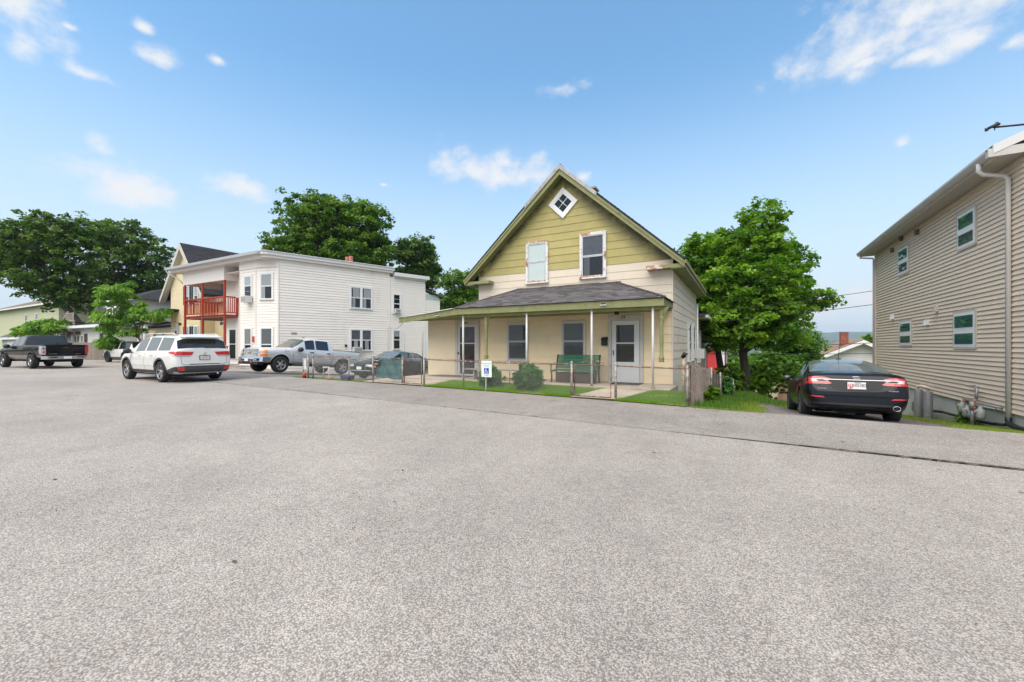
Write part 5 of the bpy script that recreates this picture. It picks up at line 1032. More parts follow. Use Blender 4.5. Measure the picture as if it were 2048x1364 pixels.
for x0, x1 in ((-15.3, -11.9), (-11.84, -10.45), (-9.41, -4.16), (-2.87, -1.18)):
    chain('wire_mesh', fence, (x0, GY), (x1, GY), lambda s, x0=x0: gz(x0+s)+.03, lambda s, x0=x0: gz(x0+s)+.90, WIRE, wave=.012 if x0 < -15 else .004)
def gate(x0, x1, label, mat, swirl=True):
    g = thing('gate', label, 'gate', ((x0+x1)/2, GY, .1)); zb = lambda x: gz((x0+x1)/2); z = zb(0)
    m = MB(); m.tube([(x0, GY, z+.05), (x0, GY, z+.90), (x1, GY, z+.90), (x1, GY, z+.05), (x0, GY, z+.05)], .017, 8, smooth=True); m.build('gate_frame', mat, g)
    chain('wire_mesh', g, (x0+.02, GY), (x1-.02, GY), lambda s: z+.07, lambda s: z+.88, WIRE)
    if swirl:
        m = MB(); c = (x0+x1)/2
        for s in (-1, 1):
            pts = [(c+s*(.03+.36*t), GY, z+.91+.13*math.sin(PI*(.5+.5*t))+.0) for t in np.linspace(0, 1, 9)]; m.tube(pts, .007, 5)
            pts = [(c+s*(.14+.05*math.cos(a)), GY, z+.96+.045*math.sin(a)) for a in np.linspace(0, 5.5, 12)]; m.tube(pts, .006, 5)
        m.tube([(c, GY, z+.9), (c, GY, z+1.10)], .009, 6); m.lathe([(0, 1.13+z), (.02, 1.115+z), (0, 1.09+z)], 8, c=(c, GY, 0)); m.build('scroll', RUST, g)
    m = MB(); m.tube([(x1-.02, GY-.02, z+.62), (x1+.07, GY-.02, z+.60)], .012, 6); m.tube([(x0, GY, z+.2), (x0-.07, GY, z+.2)], .012, 6); m.tube([(x0, GY, z+.75), (x0-.07, GY, z+.75)], .012, 6); m.build('latch', RUST, g)
    return g
gate(-10.33, -9.55, 'narrow rusty wire gate beside the green panel', RUST); gate(-4.04, -3.03, 'rusty wire garden gate facing the door numbered 59', RUST)
# teal screen tied behind the wire + small notice
TEAL = M('teal_tarp', (.012, .10, .11), .55, nv=.25, ns=4, bump=.5, bs=6)
m = MB(); nn_ = 12
for i in range(nn_):
    for k in range(6):
        P = lambda a, b: (-11.78+1.28*a/nn_, GY+.06+.025*math.sin(a*1.3+b)+.01*math.sin(b*2), gz(-11.1)+.16+.03*math.sin(a*.5)*(b == 0)+(.70-.0)*b/6-(0.05 if (b == 6 and a % 4 == 2) else 0))
        m.add([P(i, k), P(i+1, k), P(i+1, k+1), P(i, k+1)], [(0, 1, 2, 3)], smooth=True)
tag(m.build('privacy_tarp', TEAL), 'teal tarp tied behind the wire fence between two posts', 'tarp')
sg = thing('notice_sign', 'small black notice with white lettering on the fence by the tarp', 'sign', (-11.6, GY-.04, .95)); zc = gz(-11.6)+.74
m = MB(); m.box(-11.80, -11.50, GY-.045, GY-.038, zc-.12, zc+.10); m.build('board', M('sign_black', (.012, .012, .014), .4), sg)
for tx, z, s_ in (('NO PARKING', zc+.055, .046), ('PRIVATE', zc-.07, .055), ('I', zc-.01, .06)):
    me = text_mesh(tx, s_, WHITE_TRIM, .003); xf(me, (-11.65, GY-.047, z), (1, 0, 0), (0, 0, 1)); link('lettering', me, sg)
# handicapped parking sign
hs = thing('parking_sign', 'white handicapped parking sign on a thin post at the fence', 'sign', (-6.88, 10.79, .1)); zb = gz(-6.88)
m = MB(); m.box(-6.895, -6.865, 10.78, 10.80, zb-.2, zb+.9); m.build('post', M('u_post', (.42, .40, .37), .6, nv=.15, ns=9), hs)
m = MB(); m.box(-7.03, -6.66, 10.765, 10.778, zb+.42, zb+.92); bd = m.build('board', M('sign_white', (.70, .76, .74), .45), hs)
SGRN = M('sign_green', (.16, .38, .33), .6); SBLU = M('sign_blue', (.012, .05, .33), .5)
for tx, z, s_ in (('HANDICAPPED', .835, .048), ('PARKING', .765, .048)): me = text_mesh(tx, s_, SGRN, .002); xf(me, (-6.845, 10.763, zb+z), (1, 0, 0), (0, 0, 1)); link('lettering', me, hs)
me = text_mesh('STATE PERMIT', .026, SBLU, .002); xf(me, (-6.845, 10.763, zb+.475), (1, 0, 0), (0, 0, 1)); link('lettering', me, hs)
m = MB(); m.box(-6.93, -6.76, 10.761, 10.764, zb+.52, zb+.70); m.build('blue_square', SBLU, hs)
m = MB(); c = (-6.85, zb+.585); y = 10.759
m.tube([(c[0]+.045*math.cos(a), y, c[1]-.005+.045*math.sin(a)) for a in np.linspace(2.2, 6.0, 12)], .007, 5); m.tube([(c[0]-.01, y, c[1]+.075), (c[0]-.008, y, c[1]+.012), (c[0]+.03, y, c[1]+.012), (c[0]+.05, y, c[1]-.035), (c[0]+.065, y, c[1]-.03)], .008, 5)
m.tube([(c[0]-.008, y, c[1]+.042), (c[0]+.025, y, c[1]+.042)], .006, 5); m.lathe([(0, y-.006), (.014, y-.003), (.014, y+.003), (0, y+.006)], 10, axis='y', c=(c[0]-.01, 0, c[1]+.095)); m.build('wheelchair_symbol', WHITE_TRIM, hs)
# side fence of rusty mesh and brown slats, then weathered boards
sf = thing('slat_fence', 'brown rusty slatted side fence running back from the corner post', 'fence', (-1, 12.5, 0)); BRN = M('brown_slat', (.17, .095, .065), .85, nv=.3, ns=9, rand=.35, bump=.4, bs=30); add_noise_mix(BRN, 7, .54, .60, (.40, .34, .30), stretch=(1, 1, 3)); add_noise_mix(BRN, 2.5, .58, .66, (.07, .085, .03))
p0, p1, p2 = Vector((-1.1, 10.95)), Vector((-.86, 13.8)), Vector((-.25, 20.4)); L1 = (p1-p0).length; d1 = (p1-p0)/L1; n1 = Vector((d1.y, -d1.x)); k = 0
s_ = 0.0
while s_ < L1-.03:
    q = p0+d1*s_; zb_ = G(q.x, q.y)-.05; zt_ = 1.05-.24*s_/L1+random.uniform(-.03, .03); m = MB(); w_ = random.uniform(.035, .05); r0 = random.uniform(-.008, .008)
    a_ = q+n1*r0; b2 = q+d1*w_+n1*(r0+random.uniform(-.006, .006)); m.hexa([(a_.x, a_.y, zb_), (b2.x, b2.y, zb_), (b2.x-n1.x*.012, b2.y-n1.y*.012, zb_), (a_.x-n1.x*.012, a_.y-n1.y*.012, zb_), (a_.x, a_.y, zt_), (b2.x, b2.y, zt_), (b2.x-n1.x*.012, b2.y-n1.y*.012, zt_), (a_.x-n1.x*.012, a_.y-n1.y*.012, zt_)]); m.build('slat', BRN, sf); s_ += .055
m = MB(); m.tube([(p0.x, p0.y, 1.04), (p1.x, p1.y, .80)], .02, 6); m.build('rail', RUST, sf)
chain('wire_mesh', sf, (p0.x+.03, p0.y), (p1.x+.03, p1.y), lambda s: -.05-.2*s/L1, lambda s: 1.03-.24*s/L1, M('pale_rust_wire', (.36, .30, .26), .7, nv=.3, ns=12), pitch=.055, w=.0018, wave=.02)
wf_ = thing('board_fence', 'weathered greenish board fence behind the brown slats, overgrown with weeds', 'fence', (-.5, 17, 0)); WB = M('mossy_board', (.15, .13, .10), .9, nv=.3, ns=6, rand=.3); add_noise_mix(WB, 3, .5, .62, (.30, .24, .20)); add_noise_mix(WB, 2, .56, .66, (.06, .09, .03))
L2 = (p2-p1).length; d2 = (p2-p1)/L2; n2 = Vector((d2.y, -d2.x)); s_ = 0
while s_ < L2:
    q = p1+d2*s_; f = s_/L2; zb_ = G(q.x, q.y)-.05; zt_ = .80-.86*f+random.uniform(-.03, .03)-(.06 if int(s_/1.1) % 2 else 0); a_, b2 = q, q+d2*.135; m = MB()
    m.hexa([(a_.x, a_.y, zb_), (b2.x, b2.y, zb_), (b2.x-n2.x*.02, b2.y-n2.y*.02, zb_), (a_.x-n2.x*.02, a_.y-n2.y*.02, zb_), (a_.x, a_.y, zt_), (b2.x, b2.y, zt_), (b2.x-n2.x*.02, b2.y-n2.y*.02, zt_), (a_.x-n2.x*.02, a_.y-n2.y*.02, zt_)]); m.build('board', WB, wf_); s_ += .14
for f in (.02, .3, .58, .85): q = p1+(p2-p1)*f+n2*.05; m = MB(); m.tube([(q.x, q.y, G(q.x, q.y)-.1), (q.x, q.y, .85-.86*f)], .03, 8); m.build('post', GALV, wf_)
# rusted pole and hose coil at the house corner
m = MB(); m.tube([(-1.55, 13.7, -.2), (-1.55, 13.7, 1.15)], .05, 10); po = m.build('rusted_pole', M('yellowed_pole', (.50, .42, .26), .7, nv=.1, ns=6)); add_noise_mix(MATS['yellowed_pole'], 5, .55, .6, (.20, .09, .04)); tag(po, 'rust-stained pale pole with a black cap at the house corner', 'pole'); m = MB(); m.tube([(-1.58, 13.68, 1.13), (-1.50, 13.66, 1.27)], .06, 8); m.tube([(-1.5, 13.66, 1.25), (-1.42, 13.64, 1.24)], .02, 6); m.build('cap', MATS['black_metal'], po)
m = MB()
for k in range(5): r = .16-.012*k; m.tube([(-1.2+r*math.cos(a), 12.9-.02*k, .22+r*math.sin(a)) for a in np.linspace(0, 2*PI, 20)], .018, 6, cap=False)
m.tube([(-1.36, 12.9, .2), (-1.3, 12.8, 0), (-1.0, 12.7, -.02), (-1.2, 12.5, 0)], .016, 6); tag(m.build('hose_coil', M('hose_grey', (.13, .17, .19), .5, nv=.2)), 'grey-blue garden hose coiled by the house corner', 'hose')
m = MB(); m.tube([(-1.38, 12.4, -.1), (-1.38, 12.4, 1.12)], .014, 6); m.tube([(-1.38, 12.4, .95), (-1.1, 12.2, .7), (-.98, 11.9, .2)], .006, 5); m.tube([(-1.75, 12.9, .75), (-1.38, 12.4, 1.0), (-1.05, 12.0, 1.05)], .005, 5); tag(m.build('thin_stake', RUST), 'thin rusty stake with loose wires inside the fence corner', 'stake')
# walker-like white frames, red can and odds by the double posts
m = MB(); PWH = M('white_plastic', (.62, .62, .58), .5)
def legs(mb, x, y, w, h, lean=.05, r=.02): z = G(x, y); mb.tube([(x, y, z), (x+lean, y, z+h), (x+w-lean*.3, y, z+h), (x+w, y, z)], r, 6)
legs(m, -16.1, 11.0, .34, .80, .05, .028); m.box(-16.02, -15.86, 10.98, 11.0, G(-16, 11)+.38, G(-16, 11)+.78); m.box(-16.05, -15.8, 10.99, 11.02, G(-16, 11)+.36, G(-16, 11)+.41); tag(m.build('step_stool', PWH), 'white folding step stool standing left of the double fence posts', 'stool')
m = MB(); legs(m, -15.15, 11.25, .36, .50, .04, .022); z = G(-15, 11.25); m.box(-15.12, -14.85, 11.2, 11.3, z+.46, z+.50); tag(m.build('plastic_stool', PWH), 'low white plastic stool behind the wire fence', 'stool')
m = MB(); z = G(-15.9, 10.95); m.lathe([(0, z+.24), (.03, z+.24), (.035, z+.20), (.07, z+.18), (.075, z), (0, z)], 12, c=(-15.9, 10.92, 0)); tag(m.build('red_can', M('red_plastic', (.35, .02, .015), .45)), 'red plastic fuel can between the legs of the white stool', 'can')
m = MB(); z = G(-13.6, 11.2); m.hexa([(-13.85, 11.1, z), (-13.45, 11.1, z), (-13.45, 11.35, z), (-13.85, 11.35, z), (-13.9, 11.07, z+.2), (-13.4, 11.07, z+.2), (-13.4, 11.38, z+.2), (-13.9, 11.38, z+.2)]); tag(m.build('blue_crate', M('navy_plastic', (.02, .03, .16), .5)), 'dark blue plastic crate on the ground behind the wire fence', 'crate')
m = MB(); z = G(-14.7, 11.15); m.lathe([(0, z+.14), (.10, z+.12), (.14, z+.06), (.11, z)], 10, c=(-14.6, 11.15, 0)); tag(m.build('clay_flowerpot', M('terracotta', (.34, .17, .10), .8, nv=.3)), 'terracotta flowerpot lying behind the wire mesh', 'pot')
# red steps at the wall behind the sedan
m = MB(); m.sweep([(-12.5, 15.5, -.2), (-11.96, 15.5, .9), (-11.96, 15.5, .75), (-12.4, 15.5, -.2)], (0, .08, 0)); m.box(-12.4, -11.95, 15.6, 16.4, -.4, .45); tag(m.build('red_steps', M('red_step_paint', (.4, .04, .03), .6)), 'red painted steps and rail against the left end wall', 'steps')
# ================================================================== vehicles
TYRE = M('tyre', (.018, .018, .019), .85, bump=.2, bs=80); RIM = M('alloy', (.50, .50, .52), .3, metal=.85); RIMD = M('rim_dark', (.03, .03, .032), .5)
CGLASS = M('car_glass', (.012, .015, .016), .03, spec=.9); CGLASSL = M('car_glass_light', (.10, .12, .12), .03, spec=1.0)
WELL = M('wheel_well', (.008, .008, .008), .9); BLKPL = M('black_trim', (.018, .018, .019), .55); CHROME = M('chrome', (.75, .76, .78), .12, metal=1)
TAILR = M('tail_red', (.50, .008, .01), .15, spec=.8, coat=.6); LAMPW = M('lamp_clear', (.38, .40, .42), .12, spec=.9, coat=.6); LAMPO = M('lamp_amber', (.75, .22, .03), .2, coat=.5)
PLATEW = M('plate_white', (.72, .71, .70), .4); PLATER = M('plate_red', (.42, .04, .05), .5); GAPM = M('panel_gap', (.006, .006, .006), .8)
def stn(x, zb, wl, wm, ws, w5, w6, w7, z8): return [(x, 0, zb), (x, wl[0]*.92, zb), (x, wl[0], wl[1]), (x, wm[0], wm[1]), (x, ws[0], ws[1]), (x, w5[0], w5[1]), (x, w6[0], w6[1]), (x, w7[0], w7[1]), (x, 0, z8)]
def car_body(S, regions, mats, wheels, wr, cut_w, extra_cut=None, crease=.75, levels=2, slant=0):
    """S stations rear to front; regions {(station, segment): material index}; returns evaluated mesh with wheel arches cut"""
    bm = bmesh.new(); cl = bm.edges.layers.float.new('crease_edge'); cv = bm.verts.layers.float.new('crease_vert'); n = len(S); L = []; Rr = []
    for s in S:
        l, r = [], []
        for i, (x, y, z) in enumerate(s):
            if x < -2.1 and slant: x += slant*max(0, z-.55)*min(1, (-2.1-x)/.25)
            v = bm.verts.new((x, y, z)); l.append(v); r.append(v if i in (0, 8) else bm.verts.new((x, -y, z)))
        L.append(l); Rr.append(r)
    pass
    for k in range(n-1):
        for i in range(8):
            mi = regions.get((k, i), 0)
            f = bm.faces.new((L[k][i], L[k][i+1], L[k+1][i+1], L[k+1][i])); f.material_index = mi; f.smooth = True
            mi2 = mi+20 if mi >= 10 else mi
            f = bm.faces.new((Rr[k][i], Rr[k+1][i], Rr[k+1][i+1], Rr[k][i+1])); f.material_index = mi; f.smooth = True
    for k, rev in ((0, False), (n-1, True)):
        for i in range(8):
            vs = [L[k][i], Rr[k][i], Rr[k][i+1], L[k][i+1]]; u = []
            for v in vs:
                if v not in u: u.append(v)
            if rev: u = u[::-1]
            f = bm.faces.new(u); f.smooth = True
    bmesh.ops.recalc_face_normals(bm, faces=bm.faces)
    for e in bm.edges:
        m = {f.material_index for f in e.link_faces}
        if len(m) > 1:
            e[cl] = crease
            for v in e.verts: v[cv] = .8
    for k in (0, n-1):
        for i in range(8):
            for a in (L, Rr):
                e = bm.edges.get((a[k][i], a[k][i+1]))
                if e: e[cl] = max(e[cl], .35)
    me = bpy.data.meshes.new('cage'); bm.to_mesh(me); bm.free()
    for m in mats: me.materials.append(m)
    o = bpy.data.objects.new('cage', me); COL.objects.link(o); md = o.modifiers.new('s', 'SUBSURF'); md.levels = levels; md.render_levels = levels
    wi = len(mats)-1; cut = MB()
    for (wx, wz, r) in wheels:
        for s in (-1, 1):
            y0, y1 = (cut_w, 1.3) if s > 0 else (-1.3, -cut_w); nn = 36
            vs = [(wx+r*math.cos(2*PI*i/nn), y, wz+r*math.sin(2*PI*i/nn)) for y in (y0, y1) for i in range(nn)]
            cut.add(vs, [tuple(range(nn)), tuple(range(2*nn-1, nn-1, -1))]+[((i+1) % nn, i, nn+i, nn+(i+1) % nn) for i in range(nn)], wi)
    if extra_cut: 
        for b in extra_cut: cut.box(*b, wi)
    cm = cut.mesh('cut', mats); co = bpy.data.objects.new('cut', cm); COL.objects.link(co)
    b2 = bmesh.new(); b2.from_mesh(cm); bmesh.ops.recalc_face_normals(b2, faces=b2.faces); b2.to_mesh(cm); b2.free()
    bo = o.modifiers.new('b', 'BOOLEAN'); bo.operation = 'DIFFERENCE'; bo.object = co; bo.solver = 'EXACT'
    bpy.context.view_layer.update(); dg = bpy.context.evaluated_depsgraph_get(); out = bpy.data.meshes.new_from_object(o.evaluated_get(dg))
    for q in (o, co): bpy.data.objects.remove(q)
    return out
def split_mat(me, idx, name):
    bm = bmesh.new(); bm.from_mesh(me); idx = set(idx); bmesh.ops.delete(bm, geom=[f for f in bm.faces if f.material_index not in idx], context='FACES')
    m2 = bpy.data.meshes.new(name); bm.to_mesh(m2); bm.free(); 
    for m in me.materials: m2.materials.append(m)
    return m2
class Car:
    def __init__(s, name, label, loc, heading, pitch=0, roll=0, group=None, cat='car'):
        s.root = thing(name, label, cat, loc, group, (math.radians(roll), math.radians(pitch), math.radians(heading)))
    def body(s, S, regions, paint, parts, wheels, wr, cut_w, extra_cut=None, levels=2, well_r=None, slant=0):
        mats = [paint, BLKPL]+[m for _, m in parts]; mats.append(WELL); s.mats = mats
        me = car_body(S, regions, mats, [(x, z, well_r or wr+.055) for x, z in wheels], wr, cut_w, extra_cut, levels=levels, slant=slant)
        bm = bmesh.new(); bm.from_mesh(me); s.bvh = BVHTree.FromBMesh(bm); bm.free()
        s.bd = link('body', split_mat(me, {0, 1, len(mats)-1}, 'body'), s.root, True)
        for i, (nm, _) in enumerate(parts):
            nm_, sides = nm if isinstance(nm, tuple) else (nm, 1); sub = split_mat(me, {i+2}, nm_)
            if sides == 2:
                for sg_ in (1, -1):
                    b = bmesh.new(); b.from_mesh(sub); bmesh.ops.delete(b, geom=[f for f in b.faces if f.calc_center_median().y*sg_ < 0], context='FACES'); m3 = bpy.data.meshes.new(nm_); b.to_mesh(m3); b.free()
                    for m in me.materials: m3.materials.append(m)
                    link(nm_, m3, s.root, True)
            else: link(nm_, sub, s.root, True)
    def patch(s, name, polys, view, mat, off=.006, th=.012, step=.06, parent=None, label=None, dist=0):
        """pieces laid on the body: 2-D outlines seen from the side (x,z), rear/front (y,z) or top (x,y), pressed onto the surface"""
        bm = bmesh.new(); ax = {'left': ((0, 1, 0), 0, 2), 'right': ((0, -1, 0), 0, 2), 'rear': ((-1, 0, 0), 1, 2), 'front': ((1, 0, 0), 1, 2), 'top': ((0, 0, 1), 0, 1)}[view]
        D = Vector(ax[0]); iu, iv = ax[1], ax[2]
        for poly in polys:
            vs = []
            for (u, v) in poly:
                c = [0, 0, 0]; c[iu] = u; c[iv] = v; vs.append(bm.verts.new(c))
            bm.faces.new(vs)
        us = [u for p in polys for u, v in p]; vs_ = [v for p in polys for u, v in p]
        for k, lo, hi in ((iu, min(us), max(us)), (iv, min(vs_), max(vs_))):
            x = lo+step
            while x < hi-step*.3:
                co = [0, 0, 0]; co[k] = x; no = [0, 0, 0]; no[k] = 1
                bmesh.ops.bisect_plane(bm, geom=list(bm.verts)+list(bm.edges)+list(bm.faces), plane_co=co, plane_no=no); x += step
        for v in bm.verts:
            o = v.co+D*6; h = s.bvh.ray_cast(o, -D)
            if h[0] is None: h = s.bvh.find_nearest(v.co+D*.9)
            v.co = h[0]+D*off
        r = bmesh.ops.extrude_face_region(bm, geom=list(bm.faces)); 
        for g in r['geom']:
            if isinstance(g, bmesh.types.BMVert): g.co -= D*th
        bmesh.ops.recalc_face_normals(bm, faces=bm.faces)
        for f in bm.faces: f.smooth = False
        me = bpy.data.meshes.new(name); bm.to_mesh(me); bm.free(); me.materials.append(mat)
        return link(name, me, parent or s.root, True, label)
    def line(s, pts, view, w=.008, name='panel_gap', mat=None, parent=None, off=.003):
        polys = []
        for (a, b) in zip(pts[:-1], pts[1:]):
            d = Vector((b[0]-a[0], b[1]-a[1])); 
            if d.length < 1e-5: continue
            d.normalize(); nx, ny = -d.y*w/2, d.x*w/2; e = d*w*.4
            polys.append([(a[0]+nx-e.x, a[1]+ny-e.y), (a[0]-nx-e.x, a[1]-ny-e.y), (b[0]-nx+e.x, b[1]-ny+e.y), (b[0]+nx+e.x, b[1]+ny+e.y)])
        return s.patch(name, polys, view, mat or GAPM, off, .006, .08, parent)
    def lines(s, name, sets, view, w=.008, mat=None, off=.003):
        polys = []
        for pts in sets:
            for (a, b) in zip(pts[:-1], pts[1:]):
                d = Vector((b[0]-a[0], b[1]-a[1])).normalized(); nx, ny = -d.y*w/2, d.x*w/2; e = d*w*.4
                polys.append([(a[0]+nx-e.x, a[1]+ny-e.y), (a[0]-nx-e.x, a[1]-ny-e.y), (b[0]-nx+e.x, b[1]-ny+e.y), (b[0]+nx+e.x, b[1]+ny+e.y)])
        return s.patch(name, polys, view, mat or GAPM, off, .006, .08, s.bd)
    def wheel(s, x, y, z, r, w, rr, spokes=5, split=False, rim=RIM, hub=.06, steer=0, dark=RIMD):
        sg_ = 1 if y > 0 else -1; t = MB(); h = w/2
        t.lathe([(rr, -h*.85), (rr+.02, -h), (r-.035, -h), (r-.008, -h*.82), (r, -h*.4), (r, h*.4), (r-.008, h*.82), (r-.035, h), (rr+.02, h), (rr, h*.85)], 36, axis='y')
        e = bpy.data.objects.new('wheel', t.mesh('wheel', TYRE)); COL.objects.link(e); e.parent = s.root; e.location = (x, y, z); e.rotation_euler = (0, random.uniform(0, 1), steer)
        m = MB(); o = h*.80*sg_; q = h*.25*sg_
        m.lathe([(rr+.004, o), (rr-.02, o), (rr-.03, q), (0, q)], 36, m=1, axis='y'); m.lathe([(rr+.006, o+.006*sg_), (rr-.014, o+.006*sg_), (rr-.016, o-.03*sg_)], 36, axis='y')
        for k in range(spokes):
            for dd in ((-.13, .13) if split else (0,)):
                a0 = 2*PI*k/spokes; a1 = a0+dd*1.2; wd0 = hub*.55 if not split else hub*.4; wd1 = (.035 if split else .055)*rr/.22
                P = lambda r_, a, wd, yy: (r_*math.cos(a)-wd*math.sin(a), yy, r_*math.sin(a)+wd*math.cos(a)); yo, yi = (o-.008*sg_), (o-.045*sg_)
                m.hexa([P(hub*.6, a0, -wd0, yi), P(rr-.01, a1, -wd1, yi), P(rr-.01, a1, wd1, yi), P(hub*.6, a0, wd0, yi), P(hub*.6, a0, -wd0, yo-.01*sg_), P(rr-.01, a1, -wd1*.8, yo), P(rr-.01, a1, wd1*.8, yo), P(hub*.6, a0, wd0, yo-.01*sg_)])
        m.lathe([(hub, o-.04*sg_), (hub, o-.012*sg_), (hub*.7, o-.004*sg_), (0, o-.004*sg_)], 16, axis='y')
        ri = m.build('rim', [rim, dark], e, local=True); return e
    def text(s, txt, size, mat, at, face, parent=None, name='lettering', sx=1.0, depth=.004):
        me = text_mesh(txt, size, mat, depth)
        if sx != 1: me.transform(Matrix.Diagonal((sx, 1, 1, 1)))
        u = {'rear': (0, -1, 0), 'front': (0, 1, 0), 'left': (-1, 0, 0), 'right': (1, 0, 0)}[face]; xf(me, at, u, (0, 0, 1)); return link(name, me, parent or s.root, True)
    def part(s, mb, name, mat, parent=None): return mb.build(name, mat, parent or s.root, local=True)
    def surf(s, view, u, v):
        D = {'left': Vector((0, 1, 0)), 'right': Vector((0, -1, 0)), 'rear': Vector((-1, 0, 0)), 'front': Vector((1, 0, 0))}[view]; p = Vector((u, 0, v)) if view in ('left', 'right') else Vector((0, u, v)); h = s.bvh.ray_cast(p+D*6, -D); return h[0] if h[0] else p+D*.9
    def mirror_unit(s, x, y, z, mat, sc=1.0):
        for sg_ in (1, -1):
            m = MB(); m.lathe([(0, -.10*sc), (.05*sc, -.095*sc), (.085*sc, -.05*sc), (.09*sc, .02*sc), (.08*sc, .07*sc), (.05*sc, .10*sc), (0, .105*sc)], 14, axis='y', c=(x, (y+.13*sc)*sg_, z)); m.tube([(x+.02, (y-.05)*sg_, z-.07), (x, (y+.08)*sg_, z-.04)], .03, 8); o = s.part(m, 'mirror', mat)
            m = MB(); m.lathe([(0, -.0), (.075*sc, 0)], 14, axis='z'); 
def arc(cx, cz, r0, r1, a0, a1, n=14):
    A_ = [math.radians(a0+(a1-a0)*i/n) for i in range(n+1)]; out = []
    for a, b in zip(A_[:-1], A_[1:]): out.append([(cx+r0*math.cos(a), cz+r0*math.sin(a)), (cx+r0*math.cos(b), cz+r0*math.sin(b)), (cx+r1*math.cos(b), cz+r1*math.sin(b)), (cx+r1*math.cos(a), cz+r1*math.sin(a))])
    return out
def mirrored(polys): return polys+[[(-u, v) for u, v in p][::-1] for p in polys]

# ---------------------------------------------------------------- black saloon on the right driveway
PB = M('black_navy_paint', (.004, .005, .009), .3, coat=.5, spec=.1)
c = Car('sedan', 'black sedan with an Indiana-style red plate seen from behind on the driveway', (2.29, 14.5, -.47), 90, 5.2); c.root.scale = (1.06, 1.06, 1.06)
c.root['label'] = 'black four-door sedan seen from behind on the driveway by the tan house'
S = [stn(-2.44, .36, (.66, .40), (.78, .58), (.74, .86), (.71, .93), (.66, .97), (.40, .985), .99),
 stn(-2.36, .26, (.78, .34), (.885, .60), (.85, .90), (.82, .985), (.75, 1.03), (.45, 1.05), 1.06),
 stn(-2.15, .22, (.86, .32), (.918, .62), (.895, .93), (.84, 1.01), (.76, 1.05), (.45, 1.075), 1.085),
 stn(-1.90, .20, (.87, .30), (.922, .62), (.905, .93), (.85, 1.01), (.76, 1.06), (.45, 1.09), 1.10),
 stn(-1.74, .20, (.87, .30), (.922, .62), (.905, .93), (.855, 1.01), (.75, 1.08), (.45, 1.115), 1.125),
 stn(-1.12, .20, (.87, .29), (.922, .61), (.905, .92), (.855, 1.00), (.69, 1.29), (.50, 1.345), 1.365),
 stn(-.62, .20, (.87, .29), (.922, .60), (.905, .92), (.855, .99), (.645, 1.38), (.50, 1.44), 1.46),
 stn(-.08, .20, (.87, .28), (.922, .60), (.905, .91), (.855, .98), (.63, 1.405), (.50, 1.465), 1.485),
 stn(-.02, .20, (.87, .28), (.922, .60), (.905, .91), (.855, .98), (.63, 1.405), (.50, 1.465), 1.485),
 stn(.50, .20, (.87, .28), (.922, .60), (.905, .90), (.855, .97), (.63, 1.37), (.50, 1.43), 1.45),
 stn(.75, .20, (.87, .28), (.922, .60), (.905, .90), (.855, .965), (.655, 1.31), (.52, 1.365), 1.385),
 stn(1.42, .20, (.87, .28), (.92, .58), (.895, .86), (.85, .94), (.72, 1.0), (.45, 1.04), 1.055),
 stn(1.90, .21, (.86, .28), (.91, .56), (.87, .80), (.80, .87), (.68, .93), (.45, .96), .97),
 stn(2.25, .23, (.80, .30), (.84, .52), (.78, .70), (.72, .77), (.60, .82), (.4, .85), .86),
 stn(2.43, .30, (.60, .34), (.66, .48), (.60, .60), (.55, .66), (.45, .70), (.3, .72), .73)]
R_ = {}
for k in (5, 6): R_[(k, 5)] = 4
R_[(8, 5)] = 4; R_[(9, 5)] = 4
for k in (4, 5): R_[(k, 6)] = 3; R_[(k, 7)] = 3
for k in (10,): R_[(k, 6)] = 2; R_[(k, 7)] = 2
c.body(S, R_, PB, [('windshield', CGLASS), ('rear_window', CGLASSL), (('side_window', 2), CGLASS)], [(-1.37, .34), (1.48, .33)], .335, .70, slant=.22)
for x in (-1.37, 1.48):
    for sg_ in (1, -1): c.wheel(x, .80*sg_, .335, .335, .225, .235, 9, True)
# boot lid shut-lines, painted plate recess, lamps
lid = [(-.70, 1.03), (-.69, .92), (-.62, .70), (-.52, .60), (0, .575), (.52, .60), (.62, .70), (.69, .92), (.70, 1.03)]
c.line(lid, 'rear', .010, name='boot_gap', parent=c.bd)
c.patch('painted_plate_recess', [[(-.52, .86), (-.40, .70), (-.25, .665), (.25, .665), (.40, .70), (.52, .86), (.46, .895), (-.46, .895)]], 'rear', M('recess_shade_black', (.004, .004, .005), .5), .002, .01, parent=c.bd)  # flat dark patch, its colour stands in for the recess's shade
c.patch('chrome_strip', [[(-.72, .898), (.72, .898), (.72, .911), (-.72, .911)]], 'rear', M('dim_chrome', (.40, .41, .43), .2, metal=.9), .014, .02, parent=c.bd)
for sg_ in (1, -1):
    P = [(.42*sg_, .815), (.50*sg_, .80), (.88*sg_, .80), (.93*sg_, .86), (.87*sg_, .945), (.72*sg_, .965), (.55*sg_, .955), (.44*sg_, .925), (.50*sg_, .88)]
    tl = c.patch('tail_lamp', [P if sg_ > 0 else P[::-1]], 'rear', TAILR, .010, .02, .05)
    P = [(.47*sg_, .865), (.78*sg_, .845), (.80*sg_, .915), (.62*sg_, .915)]; c.patch('clear_band', [P if sg_ > 0 else P[::-1]], 'rear', LAMPW, .016, .006, .05, parent=tl)
    P = [(.50*sg_, .870), (.66*sg_, .862), (.70*sg_, .892), (.58*sg_, .90)]; c.patch('dark_band', [P if sg_ > 0 else P[::-1]], 'rear', BLKPL, .020, .006, .05, parent=tl)
    P = [(.55*sg_, .50), (.85*sg_, .515), (.85*sg_, .545), (.60*sg_, .535)]; c.patch('reflector', [P if sg_ > 0 else P[::-1]], 'rear', TAILR, .008, .01)
